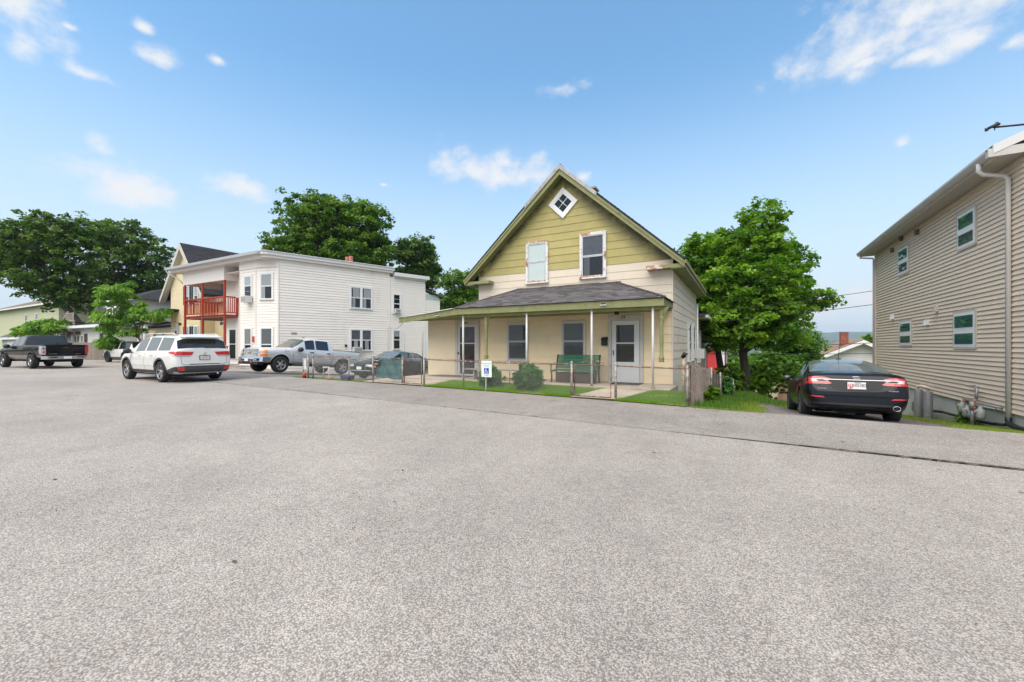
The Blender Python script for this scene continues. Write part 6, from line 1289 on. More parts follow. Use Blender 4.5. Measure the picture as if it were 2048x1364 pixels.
c.patch('bumper_crease', [[(-.86, .56), (.86, .56), (.86, .59), (-.86, .59)]], 'rear', PB, .035, .06, parent=c.bd)
c.patch('lower_bumper', [[(-.80, .24), (.80, .24), (.82, .40), (-.82, .40)]], 'rear', BLKPL, .004, .01, parent=c.bd)
P0 = c.surf('rear', 0, .78)
m = MB(); m.box(P0.x-.03, P0.x-.015, -.155, .155, .70, .855); pl = c.part(m, 'licence_plate', PLATEW)
m = MB(); px = P0.x-.031; m.box(px-.001, px, .075, .125, .722, .735); m.box(px-.0012, px, .093, .107, .72, .825); m.box(px-.001, px, .125, .14, .755, .82); m.box(px-.001, px, .06, .075, .755, .82); m.box(px-.0011, px, .06, .14, .745, .758); m.box(px-.001, px, -.15, .15, .703, .712); m.build('plate_emblem', PLATER, pl, local=True)
c.text('IXS10D', .088, M('plate_black', (.03, .03, .03), .5), (px-.002, -.052, .785), 'rear', pl, sx=.78)
c.text('INDIANA', .026, MATS['plate_black'], (px-.002, -.02, .84), 'rear', pl)
P1_ = c.surf('rear', 0, .955); m = MB(); m.lathe([(0, -.008), (.062, -.008), (.072, 0), (.062, .006), (0, .006)], 28, axis='y'); me = m.mesh('badge', M('badge_blue', (.02, .03, .08), .2, coat=1)); me.transform(Matrix.Rotation(PI/2, 4, 'Z')); me.transform(Matrix.Diagonal((1, 1, .42, 1))); me.transform(Matrix.Translation((P1_.x-.022, 0, .952))); bd_ = link('badge', me, c.root, True)
m = MB(); m.tube([(P1_.x-.03, .068*math.cos(a), .952+.029*math.sin(a)) for a in np.linspace(0, 2*PI, 25)], .0045, 5, cap=False); m.build('badge_rim', CHROME, bd_, local=True); c.text('Ford', .034, CHROME, (P1_.x-.033, 0, .952), 'rear', bd_)
for tx, y, z in (('FUSION', .60, .70), ('HYBRID', -.60, .69)): P_ = c.surf('rear', y, z); c.text(tx, .035, CHROME, (P_.x-.012, y, z), 'rear', sx=1.3, name='model_lettering')
P_ = c.surf('rear', -.66, .34)
m = MB(); m.lathe([(.035, P_.x+.10), (.055, P_.x-.03), (.062, P_.x-.035), (.062, P_.x+.05)], 18, axis='y'); me = m.mesh('exhaust', [CHROME]); me.transform(Matrix.Rotation(-PI/2, 4, 'Z')); me.transform(Matrix.Diagonal((1, 1, .8, 1))); me.transform(Matrix.Translation((0, -.64, .335))); link('exhaust', me, c.root, True)
m = MB(); m.box(P_.x-.02, P_.x+.3, -.67, -.61, .31, .36); c.part(m, 'exhaust_inside', WELL)
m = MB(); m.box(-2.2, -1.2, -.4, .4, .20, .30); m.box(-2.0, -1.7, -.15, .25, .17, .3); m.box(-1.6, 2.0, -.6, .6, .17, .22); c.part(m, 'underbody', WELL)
c.lines('door_gaps', [[(-1.10, .96), (-1.16, .80), (-1.05, .62), (-.92, .36), (-.85, .30), (-.06, .28), (-.05, .97)], [(-.05, .28), (1.02, .28), (1.08, .55), (1.05, .93)]], 'left'); c.lines('door_gaps', [[(-1.10, .96), (-1.16, .80), (-1.05, .62), (-.92, .36), (-.85, .30), (-.06, .28), (-.05, .97)]], 'right')
for x in (-.90, .10): P_ = c.surf('left', x, .86); m = MB(); m.tube([(x, P_.y, .86), (x+.03, P_.y+.035, .865), (x+.17, P_.y+.035, .87), (x+.2, P_.y, .87)], .012, 6); c.part(m, 'door_handle', PB)
wl_ = [(-1.35, 1.03), (-1.05, 1.28), (-.6, 1.395), (0, 1.42), (.5, 1.385), (.85, 1.26), (1.3, 1.02)]; c.lines('window_chrome', [wl_], 'left', .018, CHROME, .006)
c.mirror_unit(.98, .86, 1.0, M('mirror_grey', (.05, .05, .06), .25, coat=.5), .85)
m = MB(); m.lathe([(0, 1.50), (.05, 1.49), (.055, 1.475)], 10, c=(-.55, 0, 0)); m.tube([(-.55, 0, 1.48), (-.60, 0, 1.60), (-.78, 0, 1.86)], .006, 5); c.part(m, 'aerial', BLKPL)
# ---------------------------------------------------------------- white crossover on the street
PW_ = M('white_paint', (.70, .69, .67), .3, coat=.8); CLAD = M('grey_cladding', (.045, .046, .05), .6)
c = Car('suv', 'white three-row SUV parked at the kerb, left and rear sides in view', (-19.55, 7.83, .19), 180, -.2, 0)
S = [stn(-2.44, .48, (.74, .50), (.84, .68), (.83, 1.00), (.80, 1.12), (.74, 1.17), (.45, 1.19), 1.20),
 stn(-2.37, .32, (.84, .42), (.93, .68), (.92, 1.00), (.88, 1.13), (.80, 1.19), (.45, 1.22), 1.23),
 stn(-2.16, .28, (.90, .38), (.955, .68), (.945, 1.00), (.90, 1.13), (.75, 1.50), (.55, 1.56), 1.58),
 stn(-2.02, .27, (.90, .38), (.957, .68), (.945, 1.00), (.905, 1.13), (.74, 1.58), (.60, 1.67), 1.70),
 stn(-1.72, .26, (.90, .38), (.96, .66), (.945, .99), (.905, 1.13), (.73, 1.60), (.60, 1.69), 1.72),
 stn(-1.08, .25, (.90, .36), (.96, .64), (.94, .98), (.90, 1.12), (.72, 1.62), (.60, 1.71), 1.735),
 stn(-1.02, .25, (.90, .36), (.96, .64), (.94, .98), (.90, 1.12), (.72, 1.62), (.60, 1.71), 1.735),
 stn(-.12, .25, (.90, .36), (.96, .64), (.94, .97), (.90, 1.10), (.71, 1.62), (.59, 1.71), 1.735),
 stn(-.06, .25, (.90, .36), (.96, .64), (.94, .97), (.90, 1.10), (.71, 1.62), (.59, 1.71), 1.735),
 stn(.45, .25, (.90, .36), (.96, .64), (.94, .97), (.90, 1.09), (.70, 1.58), (.58, 1.66), 1.685),
 stn(.72, .25, (.90, .36), (.96, .64), (.94, .96), (.90, 1.08), (.72, 1.50), (.58, 1.58), 1.60),
 stn(1.38, .25, (.90, .36), (.96, .64), (.94, .95), (.89, 1.05), (.78, 1.12), (.5, 1.17), 1.185),
 stn(1.95, .26, (.90, .36), (.95, .62), (.92, .90), (.84, 1.00), (.74, 1.05), (.5, 1.09), 1.10),
 stn(2.28, .28, (.84, .38), (.88, .60), (.82, .82), (.76, .92), (.66, .97), (.45, 1.0), 1.01),
 stn(2.44, .36, (.62, .42), (.68, .58), (.62, .72), (.58, .80), (.50, .84), (.3, .87), .88)]
R_ = {}
for k in (3, 4): R_[(k, 5)] = 4
R_[(6, 5)] = 5
R_[(8, 5)] = 6; R_[(9, 5)] = 6; R_[(10, 5)] = 6
R_[(1, 6)] = 3; R_[(1, 7)] = 3
R_[(1, 5)] = 0
R_[(10, 6)] = 2; R_[(10, 7)] = 2
del R_[(10, 5)]
c.body(S, R_, PW_, [('windshield', CGLASSL), ('rear_window', CGLASS), (('rear_quarter_window', 2), CGLASSL), (('rear_door_window', 2), CGLASSL), (('front_door_window', 2), CGLASSL)], [(-1.33, .38), (1.46, .38)], .375, .72, well_r=.44, slant=.12)
for x in (-1.33, 1.46):
    for sg_ in (1, -1):
        c.wheel(x, .83*sg_, .375, .375, .235, .255, 5, True); c.patch('arch_trim', arc(x, .38, .445, .50, -12, 192), 'left' if sg_ > 0 else 'right', CLAD, .012, .03)
for v in ('left', 'right'): c.patch('sill_cladding', [[(-.88, .26), (.98, .26), (.98, .42), (-.88, .42)]], v, CLAD, .01, .02)
c.patch('bumper_cladding', [[(-.90, .30), (.90, .30), (.955, .56), (.60, .60), (-.60, .60), (-.955, .56)]], 'rear', CLAD, .012, .02)
for v in ('left', 'right'): c.patch('bumper_cladding', [[(-2.42, .32), (-1.84, .28), (-1.80, .44), (-2.42, .59)]], v, CLAD, .010, .02)
for sg_ in (1, -1):
    P = [(.40*sg_, .98), (.93*sg_, .965), (.93*sg_, 1.03), (.90*sg_, 1.115), (.34*sg_, 1.09)]; P = P if sg_ > 0 else P[::-1]; tl = c.patch('tail_lamp', [P], 'rear', TAILR, .012, .02, .05)
    P = [(-2.43, .99), (-2.0, 1.05), (-1.98, 1.10), (-2.43, 1.11)]; c.patch('lamp_side', [P], 'left' if sg_ > 0 else 'right', TAILR, .012, .02, .05, parent=tl)
    P = [(.44*sg_, .935), (.92*sg_, .92), (.93*sg_, .965), (.41*sg_, .98)]; P = P if sg_ > 0 else P[::-1]; c.patch('clear_lamp', [P], 'rear', LAMPW, .011, .02, .05, parent=tl)
    P = [(.60*sg_, .42), (.80*sg_, .44), (.84*sg_, .56), (.66*sg_, .56)]; P = P if sg_ > 0 else P[::-1]; c.patch('reflector', [P], 'rear', TAILR, .02, .01)
c.line([(-.72, 1.10), (-.73, .90), (-.72, .70), (-.66, .64), (.66, .64), (.72, .70), (.73, .90), (.72, 1.10)], 'rear', .010, name='tailgate_gap', parent=c.bd)
c.patch('tailgate_shadow_lip', [[(-.48, .645), (.48, .645), (.48, .665), (-.48, .665)]], 'rear', CLAD, .006, .01, parent=c.bd)  # dark strip stands in for the shadow below the tailgate
P0 = c.surf('rear', 0, .90); m = MB(); m.box(P0.x-.028, P0.x-.01, -.17, .17, .80, .965); fr_ = c.part(m, 'plate_frame', BLKPL); m = MB(); m.box(P0.x-.034, P0.x-.028, -.145, .145, .815, .945); m.build('licence_plate', PLATEW, fr_, local=True); c.text('1PX N17', .082, PLATER, (P0.x-.036, 0, .872), 'rear', fr_, sx=.75); c.text('MASSACHUSETTS', .02, MATS['plate_black'], (P0.x-.036, 0, .932), 'rear', fr_)
m = MB()
for rx, rz, ox in ((.06, .038, 0), (.022, .036, 0), (.045, .014, .012)): m.tube([(P0.x-.02, rx*math.cos(a), 1.035+ox+rz*math.sin(a)) for a in np.linspace(0, 2*PI, 20)], .005, 5, cap=False)
c.part(m, 'badge', CHROME)
m = MB(); m.hexa([(-2.40, -.62, 1.60), (-2.0, -.64, 1.68), (-2.0, .64, 1.68), (-2.40, .62, 1.60), (-2.42, -.60, 1.625), (-2.0, -.60, 1.715), (-2.0, .60, 1.715), (-2.42, .60, 1.625)]); c.part(m, 'spoiler', PW_)
m = MB(); P_ = c.surf('rear', -.2, 1.25); m.tube([(P_.x-.02, -.05, 1.235), (P_.x-.02, -.45, 1.25)], [.02, .008], 6); c.part(m, 'wiper', BLKPL)
G1 = [[(-1.0, 1.10), (-1.04, .95), (-.90, .75), (-.86, .40), (-.09, .40), (-.09, 1.10)], [(-.09, .40), (1.0, .40), (1.0, .70), (1.12, 1.02)]]
c.lines('door_gaps', G1, 'left'); c.lines('door_gaps', G1, 'right')
for x in (-.78, .18): P_ = c.surf('left', x, .98); m = MB(); m.tube([(x, P_.y, .96), (x+.03, P_.y+.035, .965), (x+.19, P_.y+.035, .97), (x+.22, P_.y, .97)], .014, 6); c.part(m, 'door_handle', PW_)
c.lines('side_moulding', [[(-.85, .60), (.95, .60)]], 'left', .03, PW_, .014)
for y in (.68, -.68): m = MB(); m.tube([(-1.9, y, 1.70), (-1.7, y, 1.755), (.3, y, 1.755), (.55, y, 1.68)], .016, 6); c.part(m, 'roof_rail', PW_)
c.mirror_unit(1.02, .90, 1.10, BLKPL, 1.15)
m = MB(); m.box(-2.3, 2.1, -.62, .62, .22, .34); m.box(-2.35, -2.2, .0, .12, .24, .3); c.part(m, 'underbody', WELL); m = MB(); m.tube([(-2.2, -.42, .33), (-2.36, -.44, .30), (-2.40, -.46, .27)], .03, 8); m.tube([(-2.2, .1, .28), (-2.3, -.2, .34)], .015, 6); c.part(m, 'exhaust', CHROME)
# ---------------------------------------------------------------- pickups share one station table
def pickup_stations(w, bed, cabr, rf0, rf1, cowl, L0, L1, hr=1.86, belt=1.24):
    k = w/1.0
    return [stn(L0, .60, (.84*k, .62), (.94*k, .85), (.95*k, 1.12), (.95*k, bed-.06), (.93*k, bed-.01), (.5, bed), bed),
     stn(L0+.06, .50, (.88*k, .56), (.985*k, .85), (.985*k, 1.12), (.97*k, bed-.05), (.93*k, bed), (.5, bed), bed),
     stn(cabr-.9, .46, (.90*k, .54), (k, .85), (.985*k, 1.12), (.97*k, bed-.05), (.93*k, bed), (.5, bed), bed),
     stn(cabr-.05, .44, (.90*k, .52), (k, .85), (.985*k, 1.10), (.97*k, bed-.05), (.93*k, bed), (.5, bed), bed),
     stn(cabr, .44, (.90*k, .52), (k, .85), (.985*k, 1.10), (.93*k, belt), (.91*k, belt+.03), (.5, belt+.04), belt+.04),
     stn(cabr+.10, .44, (.90*k, .52), (k, .85), (.985*k, 1.10), (.93*k, belt), (.76*k, hr-.13), (.62*k, hr-.04), hr-.02),
     stn(cabr+.22, .44, (.90*k, .52), (k, .85), (.985*k, 1.10), (.93*k, belt), (.75*k, hr-.11), (.60*k, hr-.02), hr)], k
def pickup_front(S, k, bp, rf1, cowl, L1, hr, belt):
    for x in (bp-.03, bp+.03): S.append(stn(x, .44, (.90*k, .52), (k, .85), (.985*k, 1.10), (.93*k, belt), (.75*k, hr-.11), (.60*k, hr-.02), hr))
    S += [stn(rf1-.35, .44, (.90*k, .52), (k, .85), (.985*k, 1.08), (.93*k, belt-.01), (.745*k, hr-.12), (.60*k, hr-.03), hr-.01),
     stn(rf1, .44, (.90*k, .52), (k, .85), (.98*k, 1.08), (.93*k, belt-.02), (.76*k, hr-.18), (.60*k, hr-.11), hr-.09),
     stn(cowl, .44, (.90*k, .52), (k, .85), (.98*k, 1.08), (.93*k, belt-.06), (.84*k, belt), (.55*k, belt+.045), belt+.055),
     stn(cowl+.5, .44, (.90*k, .52), (k, .84), (.97*k, 1.06), (.93*k, belt-.10), (.82*k, belt-.05), (.55*k, belt+.02), belt+.02),
     stn(L1-.22, .44, (.89*k, .52), (.98*k, .80), (.96*k, 1.02), (.92*k, belt-.16), (.80*k, belt-.09), (.5*k, belt-.03), belt-.03),
     stn(L1-.05, .46, (.84*k, .52), (.92*k, .76), (.90*k, .98), (.87*k, belt-.22), (.76*k, belt-.14), (.5*k, belt-.08), belt-.08),
     stn(L1, .52, (.76*k, .56), (.84*k, .74), (.83*k, .94), (.80*k, belt-.27), (.70*k, belt-.19), (.45*k, belt-.13), belt-.13)]
    return S
# silver pickup, nose to the street
PS = M('silver_paint', (.62, .63, .645), .3, metal=.3, coat=.8)
c = Car('pickup_truck', 'silver double-cab pickup parked nose-out beside the white house', (-23.15, 15.85, -.16), -90, -4.6, cat='pickup truck'); c.root.scale = (1.11, 1.11, 1.12)
S, k = pickup_stations(1.01, 1.30, -1.0, 0, 0, 0, -2.93, 2.85, 1.87, 1.24); S = pickup_front(S, k, .05, .62, 1.30, 2.86, 1.87, 1.24)
R_ = {(6, 5): 4, (8, 5): 5, (9, 5): 5, (4, 6): 3, (4, 7): 3, (10, 6): 2, (10, 7): 2}
c.body(S, R_, PS, [('windshield', M('green_glass', (.045, .06, .05), .03, spec=1)), ('rear_window', CGLASS), (('rear_door_window', 2), CGLASS), (('front_door_window', 2), CGLASS)], [(-1.72, .41), (1.92, .41)], .41, .72, extra_cut=[(-2.84, -1.13, -.80, .80, .75, 1.6)], well_r=.49)
for x in (-1.72, 1.92):
    for sg_ in (1, -1): c.wheel(x, .87*sg_, .405, .405, .27, .245, 5, False, hub=.08); c.patch('arch_lip', arc(x, .41, .495, .53, 0, 180), 'left' if sg_ > 0 else 'right', PS, .012, .03, parent=c.bd)
FX = 2.86
m = MB(); 
for (z0, z1) in ((.93, 1.085), (.745, .90)):
    n_ = 15
    for i in range(n_):
        y0 = -.56+1.12*i/n_; y1 = y0+1.12/n_
        for kk in range(3):
            zz0 = z0+(z1-z0)*kk/3; zz1 = z0+(z1-z0)*(kk+1)/3; yo = (.5 if kk % 2 else 0)*1.12/n_; a, b_ = y0+yo, y1+yo
            if b_ > .57: continue
            m.tube([(FX+.035, a, zz0), (FX+.04, (a+b_)/2, zz1), (FX+.035, b_, zz0)], .0065, 4, smooth=False)
g_ = c.part(m, 'grille', M('grille_chrome', (.42, .43, .45), .3, metal=.8))
m = MB(); m.box(FX-.06, FX+.015, -.60, .60, .73, 1.10); m.build('grille_back', BLKPL, g_, local=True)
m = MB(); m.box(FX+.0, FX+.05, -.62, .62, .898, .932); m.box(FX, FX+.045, -.62, .62, 1.085, 1.11); m.box(FX, FX+.045, -.62, .62, .72, .745); m.box(FX, FX+.045, -.63, -.60, .72, 1.11); m.box(FX, FX+.045, .60, .63, .72, 1.11); m.build('grille_frame', CHROME, g_, local=True)
m = MB(); m.hexa([(FX+.05, -.10, .895), (FX+.05, .10, .895), (FX+.04, .10, .895), (FX+.04, -.10, .895), (FX+.05, -.10, .94), (FX+.05, .10, .94), (FX+.04, .10, .94), (FX+.04, -.10, .94)]); m.hexa([(FX+.052, -.045, .872), (FX+.052, .045, .872), (FX+.04, .045, .872), (FX+.04, -.045, .872), (FX+.052, -.035, .962), (FX+.052, .055, .962), (FX+.04, .055, .962), (FX+.04, -.035, .962)]); m.build('bow_tie_badge', M('gold_badge', (.55, .38, .10), .3, metal=.8), g_, local=True)
for sg_ in (1, -1):
    for (z0, z1) in ((.93, 1.08), (.745, .895)):
        P = [(.64*sg_, z0), (.93*sg_, z0+.005), (.93*sg_, z1-.005), (.64*sg_, z1)]; P = P if sg_ > 0 else P[::-1]; hl = c.patch('headlight', [P], 'front', LAMPW, .02, .03, .05)
        P = [(2.60, z0+.01), (2.86, z0+.01), (2.86, z1-.01), (2.60, z1-.01)]; c.patch('side_marker', [P], 'left' if sg_ > 0 else 'right', LAMPO, .015, .03, .05, parent=hl)
        P = [(.80*sg_, z0+.02), (.93*sg_, z0+.02), (.93*sg_, z1-.02), (.80*sg_, z1-.02)]; P = P if sg_ > 0 else P[::-1]; c.patch('turn_lamp', [P], 'front', LAMPO, .026, .01, .05, parent=hl)
m = MB(); prof_ = []
for i in range(13):
    y = -1.0+2*i/12; x = 3.03-.22*(abs(y)**2.6); prof_.append((x, y))
for (a, b_) in zip(prof_[:-1], prof_[1:]): m.hexa([(a[0]-.16, a[1], .50), (a[0], a[1], .50), (b_[0], b_[1], .50), (b_[0]-.16, b_[1], .50), (a[0]-.16, a[1], .72), (a[0]-.02, a[1], .72), (b_[0]-.02, b_[1], .72), (b_[0]-.16, b_[1], .72)])
m.box(2.45, 2.84, .985, 1.02, .50, .72); m.box(2.45, 2.84, -1.02, -.985, .50, .72); bu = c.part(m, 'front_bumper', M('bumper_chrome', (.62, .64, .68), .18, metal=.9))
m = MB(); m.box(2.7, 2.98, -.8, .8, .36, .495); m.box(2.99, 3.035, -.45, .45, .52, .60); m.build('air_dam', BLKPL, bu, local=True)
for sg_ in (1, -1): m = MB(); m.box(2.90, 2.985, .66*sg_-.13, .66*sg_+.13, .53, .65); fl_ = m.build('fog_recess', BLKPL, bu, local=True); m = MB(); m.box(2.98, 2.99, .66*sg_-.07, .66*sg_+.07, .56, .62); m.build('fog_lamp', LAMPW, fl_, local=True)
for sg_ in (1, -1): m = MB(); m.box(3.03, 3.06, .42*sg_-.05, .42*sg_+.05, .44, .50); m.build('tow_hook', TAILR, bu, local=True)
m = MB(); m.box(3.035, 3.05, -.15, .15, .50, .63); c.part(m, 'licence_plate', PLATEW)
gp = [[(.05, 1.24), (.05, .56), (1.30, .56), (1.30, .9), (1.38, 1.16)], [(-.98, 1.2), (-.98, .60), (.05, .56)], [(-1.03, 1.28), (-1.03, .5)]]
c.lines('door_gaps', gp, 'left', .009); c.lines('door_gaps', gp, 'right', .009)
for x in (-.86, .16): P_ = c.surf('left', x, 1.1); m = MB(); m.tube([(x, P_.y, 1.09), (x+.03, P_.y+.04, 1.095), (x+.18, P_.y+.04, 1.095), (x+.22, P_.y, 1.09)], .022, 6); c.part(m, 'door_handle', BLKPL)
c.patch('body_crease', [[(-2.8, .70), (-2.25, .70), (-2.25, .725), (-2.8, .725)], [(-1.15, .70), (1.35, .70), (1.35, .725), (-1.15, .725)]], 'left', PS, .016, .02, parent=c.bd)
P_ = c.surf('left', 1.75, 1.06); c.text('Z71', .13, TAILR, (1.62, P_.y+.012, 1.055), 'left', name='side_decal', sx=1.5); c.mirror_unit(1.02, .95, 1.20, BLKPL, 1.35)
for sg_ in (1, -1): m = MB(); m.tube([(-.95, .97*sg_, .42), (1.3, .97*sg_, .42)], .045, 8); c.part(m, 'running_board', BLKPL)
m = MB(); m.box(-2.88, -1.05, .90, .96, 1.302, 1.325); m.box(-2.88, -1.05, -.96, -.90, 1.302, 1.325); c.part(m, 'bed_rail_cap', BLKPL)
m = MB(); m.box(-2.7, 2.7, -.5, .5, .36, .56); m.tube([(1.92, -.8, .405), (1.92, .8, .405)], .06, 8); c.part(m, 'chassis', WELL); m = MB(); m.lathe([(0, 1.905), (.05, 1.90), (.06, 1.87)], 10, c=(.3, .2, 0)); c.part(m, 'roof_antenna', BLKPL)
# black pickup driving off to the left
PK_ = M('black_paint', (.004, .004, .005), .3, coat=.45, spec=.1)
c = Car('pickup_truck', 'black pickup with chrome rear bumper at the far left of the street', (-36.1, 8.05, .22), 185, 0, cat='pickup truck')
S, k = pickup_stations(1.0, 1.33, -.62, 0, 0, 0, -2.85, 2.9, 1.90, 1.27); S = pickup_front(S, k, .35, .80, 1.45, 2.85, 1.90, 1.27)
R_ = {(6, 5): 4, (8, 5): 5, (9, 5): 5, (4, 6): 3, (4, 7): 3, (10, 6): 2, (10, 7): 2}
c.body(S, R_, PK_, [('windshield', CGLASS), ('rear_window', CGLASS), (('rear_cab_window', 2), CGLASSL), (('door_window', 2), CGLASSL)], [(-1.62, .41), (2.0, .41)], .41, .70, extra_cut=[(-2.76, -.75, -.80, .80, .78, 1.6)], well_r=.48)
for x in (-1.62, 2.0):
    for sg_ in (1, -1): c.wheel(x, .90*sg_, .40, .40, .29, .225, 6, False, rim=CHROME, hub=.075); c.patch('arch_flare', arc(x, .41, .485, .56, 0, 180), 'left' if sg_ > 0 else 'right', PK_, .03, .05)
c.line([(-.78, .72), (-.78, 1.28)], 'rear', .012, name='tailgate_gap', parent=c.bd); c.line([(.78, .72), (.78, 1.28)], 'rear', .012, name='tailgate_gap', parent=c.bd); c.patch('tailgate_handle', [[(-.12, 1.12), (.12, 1.12), (.12, 1.20), (-.12, 1.20)]], 'rear', BLKPL, .02, .02)
c.patch('tailgate_script', [[(.36, .80), (.70, .80), (.70, .825), (.36, .825)], [(-.62, .80), (-.38, .80), (-.38, .815), (-.62, .815)]], 'rear', CHROME, .008, .006)
for sg_ in (1, -1):
    P = [(.80*sg_, .78), (.955*sg_, .78), (.955*sg_, 1.26), (.80*sg_, 1.26)]; P = P if sg_ > 0 else P[::-1]; tl = c.patch('tail_lamp', [P], 'rear', LAMPW if sg_ > 0 else TAILR, .015, .02, .06)
    P = [(-2.87, .78), (-2.60, .80), (-2.60, 1.24), (-2.87, 1.26)]; c.patch('lamp_side', [P], 'left' if sg_ > 0 else 'right', LAMPW, .012, .02, .06, parent=tl)
    for z in (.92, 1.12): P = [(.88*sg_+.05*math.cos(a), z+.05*math.sin(a)) for a in np.linspace(0, 2*PI, 11)[:-1]]; c.patch('red_lens', [P], 'rear', TAILR, .024, .012, .06, parent=tl)
m = MB(); m.hexa([(-3.06, -.78, .52), (-2.84, -.98, .52), (-2.84, .98, .52), (-3.06, .78, .52), (-3.06, -.80, .70), (-2.84, -.98, .70), (-2.84, .98, .70), (-3.06, .80, .70)]); bu = c.part(m, 'rear_bumper', MATS['bumper_chrome']); m = MB(); m.box(-3.072, -3.061, -.16, .16, .55, .67); m.build('licence_plate', PLATEW, bu, local=True)
for y in (-.55, .55): m = MB(); m.box(-3.068, -3.061, y-.15, y+.15, .60, .66); m.build('step_pad', BLKPL, bu, local=True)
gp = [[(-.6, 1.24), (-.6, .56), (.35, .56)], [(.36, 1.25), (.36, .56), (1.45, .56), (1.48, 1.15)], [(-.66, 1.3), (-.66, .5)]]; c.lines('door_gaps', gp, 'left', .012)
c.patch('lower_silver', [[(-2.84, .52), (-2.16, .52), (-2.16, .74), (-2.84, .74)], [(-1.12, .52), (1.46, .52), (1.46, .74), (-1.12, .74)]], 'left', M('pewter', (.16, .155, .15), .35, metal=.3, coat=.7), .006, .01, .1)
c.mirror_unit(1.12, .93, 1.24, BLKPL, 1.3); m = MB(); m.box(-2.7, 2.6, -.5, .5, .36, .56); m.tube([(-1.62, -.8, .405), (-1.62, .8, .405)], .06, 8); m.tube([(2.0, -.8, .405), (2.0, .8, .405)], .06, 8); m.tube([(-2.9, -.2, .42), (-3.0, -.25, .36), (-3.05, -.2, .34)], .03, 6); c.part(m, 'chassis', WELL)
m = MB(); m.box(-2.75, -1.3, -.3, -.1, 1.30, 1.44); c.part(m, 'bed_toolbox', BLKPL)
# ---------------------------------------------------------------- dark green saloon behind the wire fence
PG = M('dark_green_paint', (.006, .022, .022), .3, coat=.4, spec=.1); GS = M('grey_glass', (.12, .14, .145), .05, spec=1)
c = Car('sedan', 'dark green older sedan parked behind the wire fence, headlight and bumper showing', (-15.15, 15.4, -.19), -90, -4.6)
S2 = [stn(-2.35, .36, (.62, .40), (.76, .56), (.74, .80), (.72, .88), (.66, .92), (.40, .94), .945),
 stn(-2.2, .26, (.78, .34), (.85, .58), (.83, .84), (.79, .93), (.70, .97), (.45, .99), 1.0),
 stn(-1.5, .2, (.82, .30), (.87, .58), (.86, .84), (.82, .94), (.72, .99), (.45, 1.02), 1.03),
 stn(-.85, .2, (.82, .29), (.87, .58), (.86, .84), (.82, .94), (.62, 1.32), (.48, 1.37), 1.39),
 stn(-.10, .2, (.82, .28), (.87, .58), (.86, .84), (.82, .93), (.61, 1.34), (.48, 1.39), 1.41), stn(-.04, .2, (.82, .28), (.87, .58), (.86, .84), (.82, .93), (.61, 1.34), (.48, 1.39), 1.41),
 stn(.45, .2, (.82, .28), (.87, .58), (.86, .83), (.82, .92), (.62, 1.30), (.48, 1.35), 1.37),
 stn(1.15, .2, (.82, .28), (.87, .56), (.85, .80), (.81, .88), (.70, .94), (.45, .97), .98),
 stn(1.75, .2, (.82, .28), (.86, .54), (.83, .74), (.77, .80), (.66, .85), (.45, .87), .88),
 stn(2.15, .22, (.78, .30), (.82, .52), (.78, .66), (.72, .71), (.62, .75), (.4, .77), .78),
 stn(2.32, .28, (.62, .32), (.68, .46), (.66, .58), (.6, .62), (.5, .65), (.3, .67), .67)]
c.body(S2, {(3, 5): 4, (5, 5): 4, (2, 6): 3, (2, 7): 3, (6, 6): 2, (6, 7): 2}, PG, [('windshield', GS), ('rear_window', CGLASS), (('side_window', 2), CGLASSL)], [(-1.3, .31), (1.38, .31)], .31, .66)
for x in (-1.3, 1.38):
    for sg_ in (1, -1): c.wheel(x, .76*sg_, .31, .31, .2, .19, 7, False)
for sg_ in (1, -1):
    P = [(.36*sg_, .56), (.74*sg_, .54), (.78*sg_, .64), (.40*sg_, .66)]; P = P if sg_ > 0 else P[::-1]; hl = c.patch('headlight', [P], 'front', LAMPW, .02, .03, .05); P = [(1.95, .55), (2.28, .53), (2.28, .62), (2.0, .65)]; c.patch('turn_lamp', [P], 'left' if sg_ > 0 else 'right', LAMPO, .012, .03, .05, parent=hl)
c.patch('grille', [[(-.33, .57), (.33, .57), (.33, .65), (-.33, .65)]], 'front', BLKPL, .01, .02); c.patch('bumper_strip', [[(-.70, .36), (.70, .36), (.70, .39), (-.70, .39)]], 'front', M('grey_strip', (.35, .36, .37), .5), .03, .04)
m = MB(); m.box(2.34, 2.36, -.16, .14, .42, .55); c.part(m, 'licence_plate', PLATEW); gp = [[(-.07, .93), (-.07, .28), (1.0, .28), (1.05, .85)], [(-.07, .28), (-.82, .3), (-.95, .6), (-.9, .93)]]; c.lines('door_gaps', gp, 'left')
c.mirror_unit(.78, .82, .95, PG, .9); m = MB(); m.box(-2.0, 2.1, -.6, .6, .17, .3); c.part(m, 'underbody', WELL)
